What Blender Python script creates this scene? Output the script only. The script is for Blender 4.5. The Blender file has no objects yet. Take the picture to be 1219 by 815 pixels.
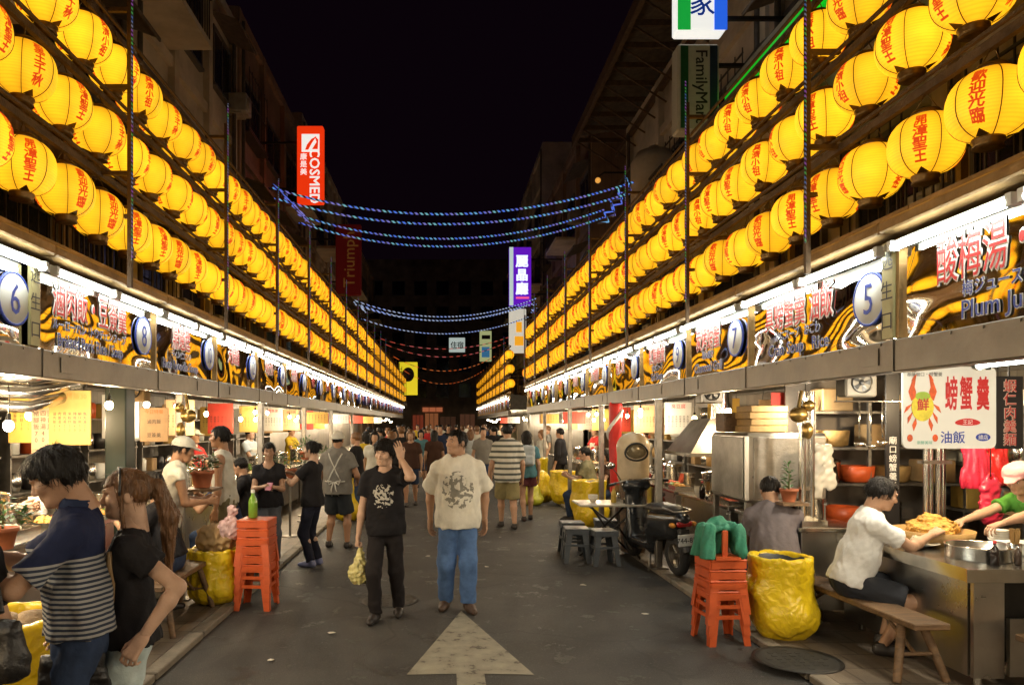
import bpy, bmesh, math, random
import numpy as np
from mathutils import Vector, Matrix, Euler
R = random.Random(11)
S = bpy.context.scene
C = S.collection
CAMZ, F, VX, VY = 1.8, 850.0, 527.0, 503.0
rad = math.radians
def atx(px, Y): return (px - VX) * Y / F
def atz(py, Y): return CAMZ - (py - VY) * Y / F
V = Vector

# ------------------------------------------------------------------ materials
MATS = {}
def mat(name, col, rough=.6, metal=0, var=.18, vs=7, bump=0, bs=45, emit=0, ecol=None, spec=.5, sample=True, trans=0, stretch=None, dirt=0, crumple=0):
    if name in MATS: return MATS[name]
    m = bpy.data.materials.new(name); m.use_nodes = True
    nt = m.node_tree; N = nt.nodes; L = nt.links
    p = N['Principled BSDF']
    tc = N.new('ShaderNodeTexCoord'); src = tc.outputs['Object']
    if stretch:
        mp = N.new('ShaderNodeMapping'); mp.inputs['Scale'].default_value = stretch; L.new(src, mp.inputs[0]); src = mp.outputs[0]
    if var > 0:
        n = N.new('ShaderNodeTexNoise'); n.inputs['Scale'].default_value = vs; n.inputs['Detail'].default_value = 5; n.inputs['Roughness'].default_value = .62
        L.new(src, n.inputs['Vector'])
        rp = N.new('ShaderNodeValToRGB'); e = rp.color_ramp.elements
        e[0].position = .3; e[1].position = .7
        e[0].color = (*[max(0, c * (1 - var)) for c in col], 1); e[1].color = (*[min(1, c * (1 + var)) for c in col], 1)
        if dirt:
            d = e.new(.36); d.color = e[0].color; e[0].color = (*[c * (1 - dirt) for c in col], 1); e[0].position = .24
        L.new(n.outputs[0], rp.inputs[0]); L.new(rp.outputs[0], p.inputs['Base Color'])
        mr = N.new('ShaderNodeMapRange'); mr.inputs['To Min'].default_value = max(.03, rough - .12); mr.inputs['To Max'].default_value = min(1, rough + .12)
        L.new(n.outputs[0], mr.inputs[0]); L.new(mr.outputs[0], p.inputs['Roughness'])
    else:
        p.inputs['Base Color'].default_value = (*col, 1); p.inputs['Roughness'].default_value = rough
    p.inputs['Metallic'].default_value = metal
    p.inputs['Specular IOR Level'].default_value = spec
    if trans: p.inputs['Transmission Weight'].default_value = trans
    if bump:
        b = N.new('ShaderNodeTexNoise'); b.inputs['Scale'].default_value = bs; b.inputs['Detail'].default_value = 4
        L.new(src, b.inputs['Vector'])
        bm = N.new('ShaderNodeBump'); bm.inputs['Strength'].default_value = bump; bm.inputs['Distance'].default_value = .02
        L.new(b.outputs[0], bm.inputs['Height']); L.new(bm.outputs[0], p.inputs['Normal'])
    if crumple:
        v1 = N.new('ShaderNodeTexVoronoi'); v1.feature = 'DISTANCE_TO_EDGE'; v1.inputs['Scale'].default_value = crumple
        n2 = N.new('ShaderNodeTexNoise'); n2.inputs['Scale'].default_value = crumple * .6; L.new(src, n2.inputs['Vector'])
        va = N.new('ShaderNodeVectorMath'); va.operation = 'MULTIPLY_ADD'; va.inputs[1].default_value = (.16, .16, .16); L.new(n2.outputs['Color'], va.inputs[0]); L.new(src, va.inputs[2])
        L.new(va.outputs[0], v1.inputs['Vector'])
        bm2 = N.new('ShaderNodeBump'); bm2.inputs['Strength'].default_value = .28; bm2.inputs['Distance'].default_value = .045; L.new(v1.outputs['Distance'], bm2.inputs['Height'])
        if bump: L.new(bm.outputs[0], bm2.inputs['Normal'])
        L.new(bm2.outputs[0], p.inputs['Normal'])
    if emit:
        p.inputs['Emission Color'].default_value = (*(ecol or col), 1); p.inputs['Emission Strength'].default_value = emit
        if not sample: m.cycles.emission_sampling = 'NONE'
    MATS[name] = m
    return m

def nodes_of(m):
    return m.node_tree.nodes, m.node_tree.links, m.node_tree.nodes['Principled BSDF']

def mathn(N, L, op, a, b=None, c=None):
    n = N.new('ShaderNodeMath'); n.operation = op
    for i, x in enumerate((a, b, c)):
        if x is None: continue
        if isinstance(x, (int, float)): n.inputs[i].default_value = x
        else: L.new(x, n.inputs[i])
    return n.outputs[0]

def mixc(N, L, fac, a, b):
    n = N.new('ShaderNodeMix'); n.data_type = 'RGBA'
    L.new(fac, n.inputs[0]) if not isinstance(fac, (int, float)) else setattr(n.inputs[0], 'default_value', fac)
    for i, x in ((6, a), (7, b)):
        if isinstance(x, tuple): n.inputs[i].default_value = (*x, 1)
        else: L.new(x, n.inputs[i])
    return n.outputs[2]

def cloth(name, col, rough=.85, var=.12, bump=.22, bs=34, weave=True): return mat(name, col, rough, 0, var, 9, bump, bs, spec=.2)

def striped(name, a, b, period=.06, duty=.5, split=None, top=None, lo=None, noise=True):
    """cloth with horizontal stripes in the garment's own height; above `split` it is the plain colour `top`"""
    m = cloth(name, a); N, L, p = nodes_of(m)
    tc = N.new('ShaderNodeTexCoord'); sx = N.new('ShaderNodeSeparateXYZ'); L.new(tc.outputs['Object'], sx.inputs[0])
    z = sx.outputs[2]
    st = mathn(N, L, 'GREATER_THAN', mathn(N, L, 'FRACT', mathn(N, L, 'DIVIDE', z, period)), duty)
    c = mixc(N, L, st, a, b)
    if split is not None:
        c = mixc(N, L, mathn(N, L, 'GREATER_THAN', z, split), c, top)
    L.new(c, p.inputs['Base Color'])
    return m

def printed(name, base, ink, x0, x1, z0, z1, scale=22, thr=.5):
    """cloth with an irregular printed motif in a window on the chest"""
    m = cloth(name, base); N, L, p = nodes_of(m)
    tc = N.new('ShaderNodeTexCoord'); sx = N.new('ShaderNodeSeparateXYZ'); L.new(tc.outputs['Object'], sx.inputs[0])
    x, y, z = sx.outputs
    n = N.new('ShaderNodeTexNoise'); n.inputs['Scale'].default_value = scale; n.inputs['Detail'].default_value = 3; L.new(tc.outputs['Object'], n.inputs['Vector'])
    cx, cz = (x0 + x1) / 2, (z0 + z1) / 2
    ex = mathn(N, L, 'POWER', mathn(N, L, 'ABSOLUTE', mathn(N, L, 'DIVIDE', mathn(N, L, 'SUBTRACT', x, cx), (x1 - x0) / 2)), 2)
    ez = mathn(N, L, 'POWER', mathn(N, L, 'ABSOLUTE', mathn(N, L, 'DIVIDE', mathn(N, L, 'SUBTRACT', z, cz), (z1 - z0) / 2)), 2)
    fall = mathn(N, L, 'SUBTRACT', 1.0, mathn(N, L, 'ADD', ex, ez))
    inside = mathn(N, L, 'MULTIPLY', mathn(N, L, 'GREATER_THAN', fall, 0.0), mathn(N, L, 'GREATER_THAN', y, 0.0))
    ink_m = mathn(N, L, 'GREATER_THAN', mathn(N, L, 'ADD', n.outputs[0], mathn(N, L, 'MULTIPLY', fall, .12)), thr)
    old = p.inputs['Base Color'].links[0].from_socket
    L.new(mixc(N, L, mathn(N, L, 'MULTIPLY', inside, ink_m), old, ink), p.inputs['Base Color'])
    return m

# ------------------------------------------------------------------ mesh builder
class B:
    def __init__(s): s.v = []; s.f = []; s.m = []; s.s = []
    def add(s, vs, fs, mi=0, M=None, sm=False):
        o = len(s.v)
        s.v += [tuple(M @ V(v)) for v in vs] if M is not None else [tuple(v) for v in vs]
        for f in fs: s.f.append(tuple(i + o for i in f)); s.m.append(mi); s.s.append(sm)
        return s
    def box(s, c, d, mi=0, b=0, rz=0, M=None):
        T = Matrix.Translation(c) @ Matrix.Rotation(rz, 4, 'Z')
        if M is not None: T = M @ T
        h = [x / 2 for x in d]
        if b <= 0:
            vs = [(x * h[0], y * h[1], z * h[2]) for x in (-1, 1) for y in (-1, 1) for z in (-1, 1)]
            return s.add(vs, [(0, 1, 3, 2), (4, 6, 7, 5), (0, 4, 5, 1), (2, 3, 7, 6), (0, 2, 6, 4), (1, 5, 7, 3)], mi, T)
        b = min(b, min(h) * .9)
        vs, ix = [], {}
        for sx in (-1, 1):
            for sy in (-1, 1):
                for sz in (-1, 1):
                    for a in range(3):
                        q = [sx, sy, sz]; ix[(sx, sy, sz, a)] = len(vs)
                        vs.append(tuple(q[i] * (h[i] if i == a else h[i] - b) for i in range(3)))
        fs = []
        cyc = ((-1, -1), (1, -1), (1, 1), (-1, 1))
        def key(a, sa, u, w):
            q = [0, 0, 0]; q[a] = sa; q[(a + 1) % 3] = u; q[(a + 2) % 3] = w; return q
        for a in range(3):
            for sa in (-1, 1):
                fs.append(tuple(ix[(*key(a, sa, u, w), a)] for u, w in cyc))
        for a in range(3):
            e, g = (a + 1) % 3, (a + 2) % 3
            for se in (-1, 1):
                for sg in (-1, 1):
                    q1 = [0, 0, 0]; q1[a] = -1; q1[e] = se; q1[g] = sg
                    q2 = list(q1); q2[a] = 1
                    fs.append((ix[(*q1, e)], ix[(*q2, e)], ix[(*q2, g)], ix[(*q1, g)]))
        for sx in (-1, 1):
            for sy in (-1, 1):
                for sz in (-1, 1): fs.append(tuple(ix[(sx, sy, sz, a)] for a in range(3)))
        return s.add(vs, fs, mi, T)
    def cyl(s, p0, p1, r0, r1=None, n=12, mi=0, sm=True, cap=True, M=None):
        p0, p1 = V(p0), V(p1); r1 = r0 if r1 is None else r1
        z = (p1 - p0).normalized(); x = z.orthogonal().normalized(); y = z.cross(x)
        vs = []
        for k in range(n):
            a = 2 * math.pi * k / n; d = x * math.cos(a) + y * math.sin(a)
            vs += [p0 + d * r0, p1 + d * r1]
        s.add(vs, [(2 * k, 2 * ((k + 1) % n), 2 * ((k + 1) % n) + 1, 2 * k + 1) for k in range(n)], mi, M, sm)
        if cap: 
            s.add([vs[2 * k] for k in range(n)], [tuple(range(n))[::-1]], mi, M)
            s.add([vs[2 * k + 1] for k in range(n)], [tuple(range(n))], mi, M)
        return s
    def tube(s, pts, r, n=8, mi=0, M=None):
        pts = [V(p) for p in pts]; vs = []; last = None
        for i, p in enumerate(pts):
            t = (pts[min(i + 1, len(pts) - 1)] - pts[max(i - 1, 0)]).normalized()
            if last is None: x = t.orthogonal().normalized()
            else: x = (last - t * last.dot(t)).normalized()
            last = x; y = t.cross(x); rr = r[i] if isinstance(r, (list, tuple)) else r
            vs += [p + (x * math.cos(2 * math.pi * k / n) + y * math.sin(2 * math.pi * k / n)) * rr for k in range(n)]
        fs = [(i * n + k, i * n + (k + 1) % n, (i + 1) * n + (k + 1) % n, (i + 1) * n + k) for i in range(len(pts) - 1) for k in range(n)]
        fs += [tuple(range(n))[::-1], tuple(range((len(pts) - 1) * n, len(pts) * n))]
        return s.add(vs, fs, mi, M, True)
    def lathe(s, prof, n=24, mi=0, M=None, sm=True, c=(0, 0, 0), cap=True):
        vs = [(c[0] + r * math.cos(2 * math.pi * k / n), c[1] + r * math.sin(2 * math.pi * k / n), c[2] + z) for r, z in prof for k in range(n)]
        fs = [(i * n + k, i * n + (k + 1) % n, (i + 1) * n + (k + 1) % n, (i + 1) * n + k) for i in range(len(prof) - 1) for k in range(n)]
        s.add(vs, fs, mi, M, sm)
        for i, rev in ((0, True), (len(prof) - 1, False)):
            if cap and prof[i][0] > 1e-4:
                ring = tuple(range(n)); s.add([vs[i * n + k] for k in range(n)], [ring[::-1] if rev else ring], mi, M)
        return s
    def sph(s, c, r, nu=14, nv=9, mi=0, M=None):
        r = (r, r, r) if isinstance(r, (int, float)) else r
        vs = [(c[0], c[1], c[2] - r[2])]
        for i in range(1, nv):
            t = math.pi * i / nv
            vs += [(c[0] + r[0] * math.sin(t) * math.cos(2 * math.pi * k / nu), c[1] + r[1] * math.sin(t) * math.sin(2 * math.pi * k / nu), c[2] - r[2] * math.cos(t)) for k in range(nu)]
        vs.append((c[0], c[1], c[2] + r[2])); top = len(vs) - 1
        fs = [(0, 1 + (k + 1) % nu, 1 + k) for k in range(nu)]
        fs += [(1 + (i - 1) * nu + k, 1 + (i - 1) * nu + (k + 1) % nu, 1 + i * nu + (k + 1) % nu, 1 + i * nu + k) for i in range(1, nv - 1) for k in range(nu)]
        fs += [(top, 1 + (nv - 2) * nu + k, 1 + (nv - 2) * nu + (k + 1) % nu) for k in range(nu)]
        return s.add(vs, fs, mi, M, True)
    def prism(s, poly, z0, z1, mi=0, M=None, sm=False):
        n = len(poly); vs = [(x, y, z0) for x, y in poly] + [(x, y, z1) for x, y in poly]
        fs = [tuple(range(n))[::-1], tuple(range(n, 2 * n))] + [(k, (k + 1) % n, n + (k + 1) % n, n + k) for k in range(n)]
        return s.add(vs, fs, mi, M, sm)
    def mesh(s, me, M=None, mi=0, sm=False):
        return s.add([v.co for v in me.vertices], [tuple(p.vertices) for p in me.polygons], mi, M, sm)
    def raw(s, vs, fs, mi=0, M=None, sm=True): return s.add(vs, fs, mi, M, sm)
    def data(s, name, mats, recalc=True):
        me = bpy.data.meshes.new(name); me.from_pydata(s.v, [], s.f)
        for m in (mats if isinstance(mats, (list, tuple)) else [mats]): me.materials.append(m)
        me.polygons.foreach_set('material_index', s.m); me.polygons.foreach_set('use_smooth', s.s)
        if recalc:
            bm = bmesh.new(); bm.from_mesh(me); bmesh.ops.recalc_face_normals(bm, faces=bm.faces); bm.to_mesh(me); bm.free()
        me.update(); return me
    def build(s, name, mats, parent=None, loc=None, recalc=True):
        return link(name, s.data(name, mats, recalc), parent, loc)

def link(name, me, parent=None, loc=None):
    o = bpy.data.objects.new(name, me); C.objects.link(o)
    if parent is not None: o.parent = parent
    if loc is not None: o.location = loc
    return o
def tag(o, label=None, cat=None, group=None, kind=None):
    if label: o['label'] = label
    if cat: o['category'] = cat
    if group: o['group'] = group
    if kind: o['kind'] = kind
    return o
def thing(name, label, cat, loc=(0, 0, 0), rz=0, group=None):
    o = bpy.data.objects.new(name, None); C.objects.link(o); o.location = loc; o.rotation_euler = (0, 0, rz); o.empty_display_size = .1
    return tag(o, label, cat, group)
KIDS = {}
def kids(o): return [c for c in o.children]
def copy_tree(o, parent=None, loc=None, rz=None, label=None, group=None):
    c = o.copy(); C.objects.link(c)
    if parent is not None: c.parent = parent
    if loc is not None: c.location = loc
    if rz is not None: c.rotation_euler = (0, 0, rz)
    if label: c['label'] = label
    if group: c['group'] = group
    for ch in list(kids(o)): copy_tree(ch, c)
    return c
def structure(name, b, m): return tag(b.build(name, m), kind='structure')

TXT = {}
def text(s, size=1.0, fat=0.0, ext=0.0, vert=False, gap=1.08, res=2):
    """flat glyph mesh, centred, facing +Z"""
    k = (s, size, fat, ext, vert)
    if k in TXT: return TXT[k]
    cu = bpy.data.curves.new('glyphs', 'FONT'); cu.body = '\n'.join(s) if vert else s
    cu.size = size; cu.align_x = 'CENTER'; cu.align_y = 'CENTER'; cu.resolution_u = res; cu.space_line = gap
    cu.extrude = ext; cu.bevel_depth = fat; cu.bevel_resolution = 0
    o = bpy.data.objects.new('glyphs', cu)
    me = bpy.data.meshes.new_from_object(o)
    bpy.data.objects.remove(o); bpy.data.curves.remove(cu)
    # recentre on the ink itself
    if len(me.vertices):
        co = np.empty(len(me.vertices) * 3); me.vertices.foreach_get('co', co); co = co.reshape(-1, 3)
        c = (co.min(0) + co.max(0)) / 2; c[2] = 0; co = co - c; co[:, 2] *= .2; me.vertices.foreach_set('co', co.ravel())
    TXT[k] = me
    return me
def frame(o, right, up=(0, 0, 1), sx=1, sy=1, lift=0):
    r = V(right).normalized(); u = V(up).normalized(); n = r.cross(u)
    M = Matrix((r * sx, u * sy, n)).transposed().to_4x4(); M.translation = V(o) + n * lift
    return M

# ------------------------------------------------------------------ distance fields -> meshes (people, bags, soft things)
class SDF:
    def __init__(s, lo, hi, h):
        s.h = h; s.lo = np.array(lo, float); s.n = np.ceil((np.array(hi, float) - s.lo) / h).astype(int) + 1
        s.F = np.full(s.n, 1.0, np.float32); s.ax = [s.lo[i] + h * np.arange(s.n[i]) for i in range(3)]
    def win(s, lo, hi):
        a = np.clip(np.floor((np.array(lo) - s.lo) / s.h).astype(int), 0, s.n); b = np.clip(np.ceil((np.array(hi) - s.lo) / s.h).astype(int) + 1, 0, s.n)
        if (b <= a).any(): return None
        sl = tuple(slice(a[i], b[i]) for i in range(3))
        return sl, s.ax[0][sl[0]][:, None, None], s.ax[1][sl[1]][None, :, None], s.ax[2][sl[2]][None, None, :]
    def put(s, lo, hi, fn, k=.02, mode='u'):
        mg = k + 3 * s.h; w = s.win(np.array(lo) - mg, np.array(hi) + mg)
        if w is None: return s
        sl, X, Y, Z = w; d = fn(X, Y, Z); f = s.F[sl]
        if mode == 'u': hh = np.maximum(k - np.abs(f - d), 0) / max(k, 1e-6); s.F[sl] = np.minimum(f, d) - hh * hh * k * .25
        else: hh = np.maximum(k - np.abs(f + d), 0) / max(k, 1e-6); s.F[sl] = np.maximum(f, -d) + hh * hh * k * .25
        return s
    def cone(s, a, b, ra, rb=None, k=.02, flat=None, capb=False, capa=False, mode='u'):
        a = np.array(a, float); b = np.array(b, float); rb = ra if rb is None else rb
        def fn(X, Y, Z):
            qx, qy, qz = X - a[0], Y - a[1], Z - a[2]; ab = b - a
            u = ab.copy()
            if flat is not None:
                fv = np.array(flat[0], float); fv /= np.linalg.norm(fv); g = flat[1] - 1
                c = (qx * fv[0] + qy * fv[1] + qz * fv[2]) * g
                px, py, pz = qx + c * fv[0], qy + c * fv[1], qz + c * fv[2]; ab2 = ab + fv * (ab @ fv) * g
            else: px, py, pz, ab2 = qx, qy, qz, ab
            L2 = max(ab2 @ ab2, 1e-9); t = np.clip((px * ab2[0] + py * ab2[1] + pz * ab2[2]) / L2, 0, 1)
            d = np.sqrt((px - t * ab2[0]) ** 2 + (py - t * ab2[1]) ** 2 + (pz - t * ab2[2]) ** 2) - (ra + t * (rb - ra))
            if flat is not None: d = d / (1 + (flat[1] - 1) * .5)
            ln = max(np.linalg.norm(u), 1e-6)
            if capb: d = np.maximum(d, (qx * u[0] + qy * u[1] + qz * u[2]) / ln - ln)
            if capa: d = np.maximum(d, -(qx * u[0] + qy * u[1] + qz * u[2]) / ln)
            return d
        r = max(ra, rb); return s.put(np.minimum(a, b) - r, np.maximum(a, b) + r, fn, k, mode)
    def ell(s, c, r, k=.02, mode='u', rot=None):
        c = np.array(c, float); r = np.array(r if hasattr(r, '__len__') else (r, r, r), float); rm = r.max()
        def fn(X, Y, Z):
            x, y, z = X - c[0], Y - c[1], Z - c[2]
            if rot is not None:
                x, y, z = (rot[0][0] * x + rot[1][0] * y + rot[2][0] * z, rot[0][1] * x + rot[1][1] * y + rot[2][1] * z, rot[0][2] * x + rot[1][2] * y + rot[2][2] * z)
            k0 = np.sqrt((x / r[0]) ** 2 + (y / r[1]) ** 2 + (z / r[2]) ** 2)
            k1 = np.sqrt((x / r[0] ** 2) ** 2 + (y / r[1] ** 2) ** 2 + (z / r[2] ** 2) ** 2) + 1e-6
            return k0 * (k0 - 1) / k1
        return s.put(c - rm, c + rm, fn, k, mode)
    def rbox(s, c, d, r=.02, k=.01, mode='u', rz=0, rx=0):
        c = np.array(c, float); hs = np.array(d, float) / 2 - r; rm = np.linalg.norm(np.array(d) / 2)
        cz, sz, cx, sx = math.cos(rz), math.sin(rz), math.cos(rx), math.sin(rx)
        def fn(X, Y, Z):
            x, y, z = X - c[0], Y - c[1], Z - c[2]
            x, y = x * cz + y * sz, -x * sz + y * cz
            y, z = y * cx + z * sx, -y * sx + z * cx
            ax, ay, az = np.abs(x) - hs[0], np.abs(y) - hs[1], np.abs(z) - hs[2]
            return np.sqrt(np.maximum(ax, 0) ** 2 + np.maximum(ay, 0) ** 2 + np.maximum(az, 0) ** 2) + np.minimum(np.maximum(ax, np.maximum(ay, az)), 0) - r
        return s.put(c - rm, c + rm, fn, k, mode)
    def plane(s, p, n):
        p = np.array(p, float); n = np.array(n, float); n /= np.linalg.norm(n)
        X, Y, Z = s.ax[0][:, None, None], s.ax[1][None, :, None], s.ax[2][None, None, :]
        s.F = np.maximum(s.F, ((X - p[0]) * n[0] + (Y - p[1]) * n[1] + (Z - p[2]) * n[2]).astype(np.float32)); return s
    def wrinkle(s, amp, wl, seed=0, st=(1, 1, 1)):
        r = random.Random(seed); X, Y, Z = s.ax[0][:, None, None], s.ax[1][None, :, None], s.ax[2][None, None, :]
        w = 0
        for q in range(5):
            d = [r.gauss(0, 1) * st[i] for i in range(3)]; ln = math.sqrt(sum(x * x for x in d)) + 1e-6; fr = 2 * math.pi / (wl * r.uniform(.55, 1.5)) / ln
            e = [r.gauss(0, 1) * st[i] for i in range(3)]; le = math.sqrt(sum(x * x for x in e)) + 1e-6; fe = 2 * math.pi / (wl * r.uniform(1.6, 3)) / le
            ph = np.sin((X * e[0] + Y * e[1] + Z * e[2]) * fe + r.uniform(0, 6)) * 1.3
            w = w + np.sin((X * d[0] + Y * d[1] + Z * d[2]) * fr + r.uniform(0, 6) + ph) / 2.2
        s.F = s.F + (w * amp).astype(np.float32); return s
    def mesh(s):
        Fv = s.F; h = s.h; nx, ny, nz = s.n
        Fv = np.pad(Fv, 1, constant_values=1.0); lo = s.lo - h; nx, ny, nz = Fv.shape
        cs = np.zeros((nx - 1, ny - 1, nz - 1), np.int8); ins = Fv < 0
        for i in (0, 1):
            for j in (0, 1):
                for k in (0, 1): cs += ins[i:nx - 1 + i, j:ny - 1 + j, k:nz - 1 + k]
        act = (cs > 0) & (cs < 8); idx = np.full(act.shape, -1, np.int64); ii = np.argwhere(act); idx[act] = np.arange(len(ii))
        if not len(ii): return np.zeros((0, 3)), np.zeros((0, 4), int)
        acc = np.zeros((len(ii), 3)); cnt = np.zeros(len(ii))
        cor = {(i, j, k): Fv[ii[:, 0] + i, ii[:, 1] + j, ii[:, 2] + k] for i in (0, 1) for j in (0, 1) for k in (0, 1)}
        for a in range(3):
            o = [q for q in range(3) if q != a]
            for u in (0, 1):
                for w in (0, 1):
                    c0 = [0, 0, 0]; c0[o[0]] = u; c0[o[1]] = w; c1 = list(c0); c1[a] = 1
                    f0, f1 = cor[tuple(c0)], cor[tuple(c1)]; cr = (f0 < 0) != (f1 < 0)
                    t = np.where(cr, f0 / np.where(cr, f0 - f1, 1), 0); p = np.zeros((len(ii), 3)); p[:] = c0; p[:, a] = t
                    acc += p * cr[:, None]; cnt += cr
        vs = lo + h * (ii + acc / cnt[:, None])
        fs = []
        for a in range(3):
            b, c = (a + 1) % 3, (a + 2) % 3
            sl0 = [slice(None)] * 3; sl0[a] = slice(0, Fv.shape[a] - 1); sl1 = [slice(None)] * 3; sl1[a] = slice(1, None)
            i0, i1 = ins[tuple(sl0)], ins[tuple(sl1)]
            ed = np.argwhere(i0 != i1)
            if not len(ed): continue
            ed = ed[(ed[:, b] > 0) & (ed[:, c] > 0)]
            def cell(db, dc):
                q = ed.copy(); q[:, b] -= db; q[:, c] -= dc; return idx[q[:, 0], q[:, 1], q[:, 2]]
            q = np.stack([cell(1, 1), cell(0, 1), cell(0, 0), cell(1, 0)], 1)
            fl = ~i0[ed[:, 0], ed[:, 1], ed[:, 2]]; q[fl] = q[fl][:, ::-1]
            fs.append(q)
        fs = np.concatenate(fs); fs = fs[(fs >= 0).all(1)]
        return vs, fs
    def skin(s, th, z, off=.008):
        """point of the surface met going outward from the body's axis at angle th (degrees, 90 = front) and height z"""
        c, q = math.cos(rad(th)), math.sin(rad(th)); best = .1
        for k in range(60):
            r_ = .05 + k * .005; i = [int(round((v - s.lo[j]) / s.h)) for j, v in enumerate((r_ * c, r_ * q, z))]
            if all(0 <= i[j] < s.n[j] for j in range(3)) and s.F[tuple(i)] < 0: best = r_
        return ((best + off) * c, (best + off) * q, z)
    def hit(s, x, z, side):
        """depth at which a ray along Y first meets the surface (side=-1: from behind)"""
        i = int(np.clip(round((x - s.lo[0]) / s.h), 0, s.n[0] - 1)); k = int(np.clip(round((z - s.lo[2]) / s.h), 0, s.n[2] - 1))
        col = np.where(s.F[i, :, k] < 0)[0]
        if not len(col): return None
        return s.ax[1][col[0] if side < 0 else col[-1]]

def np_mesh(name, parts, mats):
    """parts: list of (verts, quads, material index)"""
    vs, fl, mi, o = [], [], [], 0
    for v, f, m in parts:
        if len(f) == 0: continue
        vs.append(np.asarray(v, float)); fl += (np.asarray(f) + o).tolist(); mi += [m] * len(f); o += len(v)
    me = bpy.data.meshes.new(name); me.from_pydata(np.concatenate(vs).tolist(), [], fl)
    for m in mats: me.materials.append(m)
    me.polygons.foreach_set('material_index', mi); me.polygons.foreach_set('use_smooth', [True] * len(fl)); me.update()
    return me
def soft(name, sdf, m, parent=None, loc=None): return link(name, np_mesh(name, [(*sdf.mesh(), 0)], [m]), parent, loc)
def xform(M, v): A = np.array(M); return v @ A[:3, :3].T + A[:3, 3]
# ------------------------------------------------------------------ people
SKIN = mat('skin', (.46, .27, .17), .5, var=.1, vs=14, bump=.12, bs=90, spec=.4)
SKIN_TAN = mat('skin_tan', (.36, .19, .105), .48, var=.1, vs=14, bump=.12, bs=90, spec=.4)
SKIN_PALE = mat('skin_pale', (.55, .35, .24), .5, var=.08, vs=14, bump=.1, bs=90, spec=.4)
EYEW = mat('eye_white', (.6, .57, .52), .25, var=0)
EYED = mat('eye_dark', (.015, .01, .008), .15, var=0)
LIP = mat('lip', (.34, .12, .09), .45, var=0)
HAIRB = mat('hair_black', (.008, .006, .005), .5, var=.3, vs=60, bump=.6, bs=120, stretch=(1, 1, .15), spec=.25)
HAIRBR = mat('hair_brown', (.15, .068, .022), .46, var=.45, vs=50, bump=.6, bs=120, stretch=(1, 1, .15))
HAIRG = mat('hair_grey', (.12, .11, .1), .5, var=.3, vs=60, bump=.5, bs=120)
SHOE_D = mat('shoe_dark', (.025, .02, .018), .5, var=.2)
SHOE_B = mat('shoe_brown', (.07, .04, .025), .55, var=.2)
SHOE_W = mat('shoe_white', (.5, .5, .55), .55, var=.15)

def ik(a, t, l1, l2, hint):
    d = t - a; Ln = min(max(d.length, abs(l1 - l2) + .02), (l1 + l2) * .998); u = d.normalized(); hint = V(hint)
    ca = (l1 * l1 + Ln * Ln - l2 * l2) / (2 * l1 * Ln); ca = max(-1, min(1, ca)); n = hint - u * hint.dot(u)
    n = n.normalized() if n.length > 1e-4 else u.orthogonal().normalized()
    return a + u * l1 * ca + n * l1 * math.sqrt(1 - ca * ca), a + u * Ln

def hand_mesh(h, s, curl, spread=.0, thumb_in=0.0):
    g = SDF((-.06 * s, -.075 * s, -.10 * s), (.21 * s, .10 * s, .05 * s), h)
    q = lambda *p: tuple(x * s for x in p)
    for y in (-.026, 0, .026): g.cone(q(.0, y * .6, 0), q(.088, y, 0), .0155 * s, .013 * s, .012 * s)
    g.cone(q(-.05, 0, 0), q(.01, 0, 0), .0245 * s, .026 * s, .02 * s, flat=((0, 0, 1), 1.3))
    for i, y in enumerate((.033, .0115, -.0105, -.031)):
        sc = (.95, 1.06, 1.0, .8)[i]; p = V((.086 - abs(y - .01) * .18, y, 0)); a = 0; r = .0088 * (.9 if i == 3 else 1)
        for j, ln in enumerate((.043, .027, .021)):
            a += curl * (1.0, 1.25, .8)[j] * (1 + .12 * i)
            d = V((math.cos(a), (y * 1.6 + spread * (1.5 - i) * .12) * (1 if j == 0 else .5), -math.sin(a))).normalized()
            e = p + d * ln * sc; g.cone([x * s for x in p], [x * s for x in e], r * s, r * .88 * s, .004 * s); p = e; r *= .88
    g.cone(q(.018, .026, -.004), q(.052, .05 - .02 * thumb_in, -.016 - .02 * thumb_in), .0135 * s, .0105 * s, .01 * s)
    g.cone(q(.052, .05 - .02 * thumb_in, -.016 - .02 * thumb_in), q(.084, .054 - .045 * thumb_in, -.024 - .03 * thumb_in), .0105 * s, .008 * s, .004 * s)
    return g.mesh()

def head_sdf(h, fem, wide, far):
    g = SDF((-.125, -.15, -.19), (.125, .16, .16), h); w = wide
    g.ell((0, -.012, .03), (.077 * w, .097, .09), .01)
    g.ell((0, .022, -.03), (.062 * w, .07, .085), .03)
    g.cone((-.028 * w, .05, -.088), (.028 * w, .05, -.088), .023 if not fem else .018, None, .03)
    g.cone((0, -.035, -.05), (0, -.05, -.19), .056 * w, .054 * w, .03)
    if far: 
        g.cone((0, .085, .01), (0, .1, -.025), .011, .014, .012); return g
    for sx in (-1, 1):
        g.ell((sx * .04 * w, .062, -.018), (.024, .02, .02), .025)               # cheekbones
        g.ell((sx * .031, .102, .010), (.021, .018, .0115), .012, 's')           # eye sockets
        g.cone((sx * .012, .092, .031), (sx * .045, .082, .032), .009, .008, .014)  # brow
        g.ell((sx * .079 * w, -.008, -.004), (.011, .021, .032), .008)           # ears
        g.ell((sx * .0115, .096, -.028), (.009, .010, .008), .008)               # nostril wings
    g.cone((0, .086, .018), (0, .106, -.021), .009, .0115, .012)
    g.ell((0, .107, -.022), (.0115, .010, .010), .008)
    g.cone((-.016, .084, -.0505), (.016, .084, -.0505), .009, None, .01)
    g.cone((-.013, .083, -.0625), (.013, .083, -.0625), .0088, None, .01)
    g.ell((0, .075, -.092), (.02, .018, .016), .02)
    return g

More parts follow.
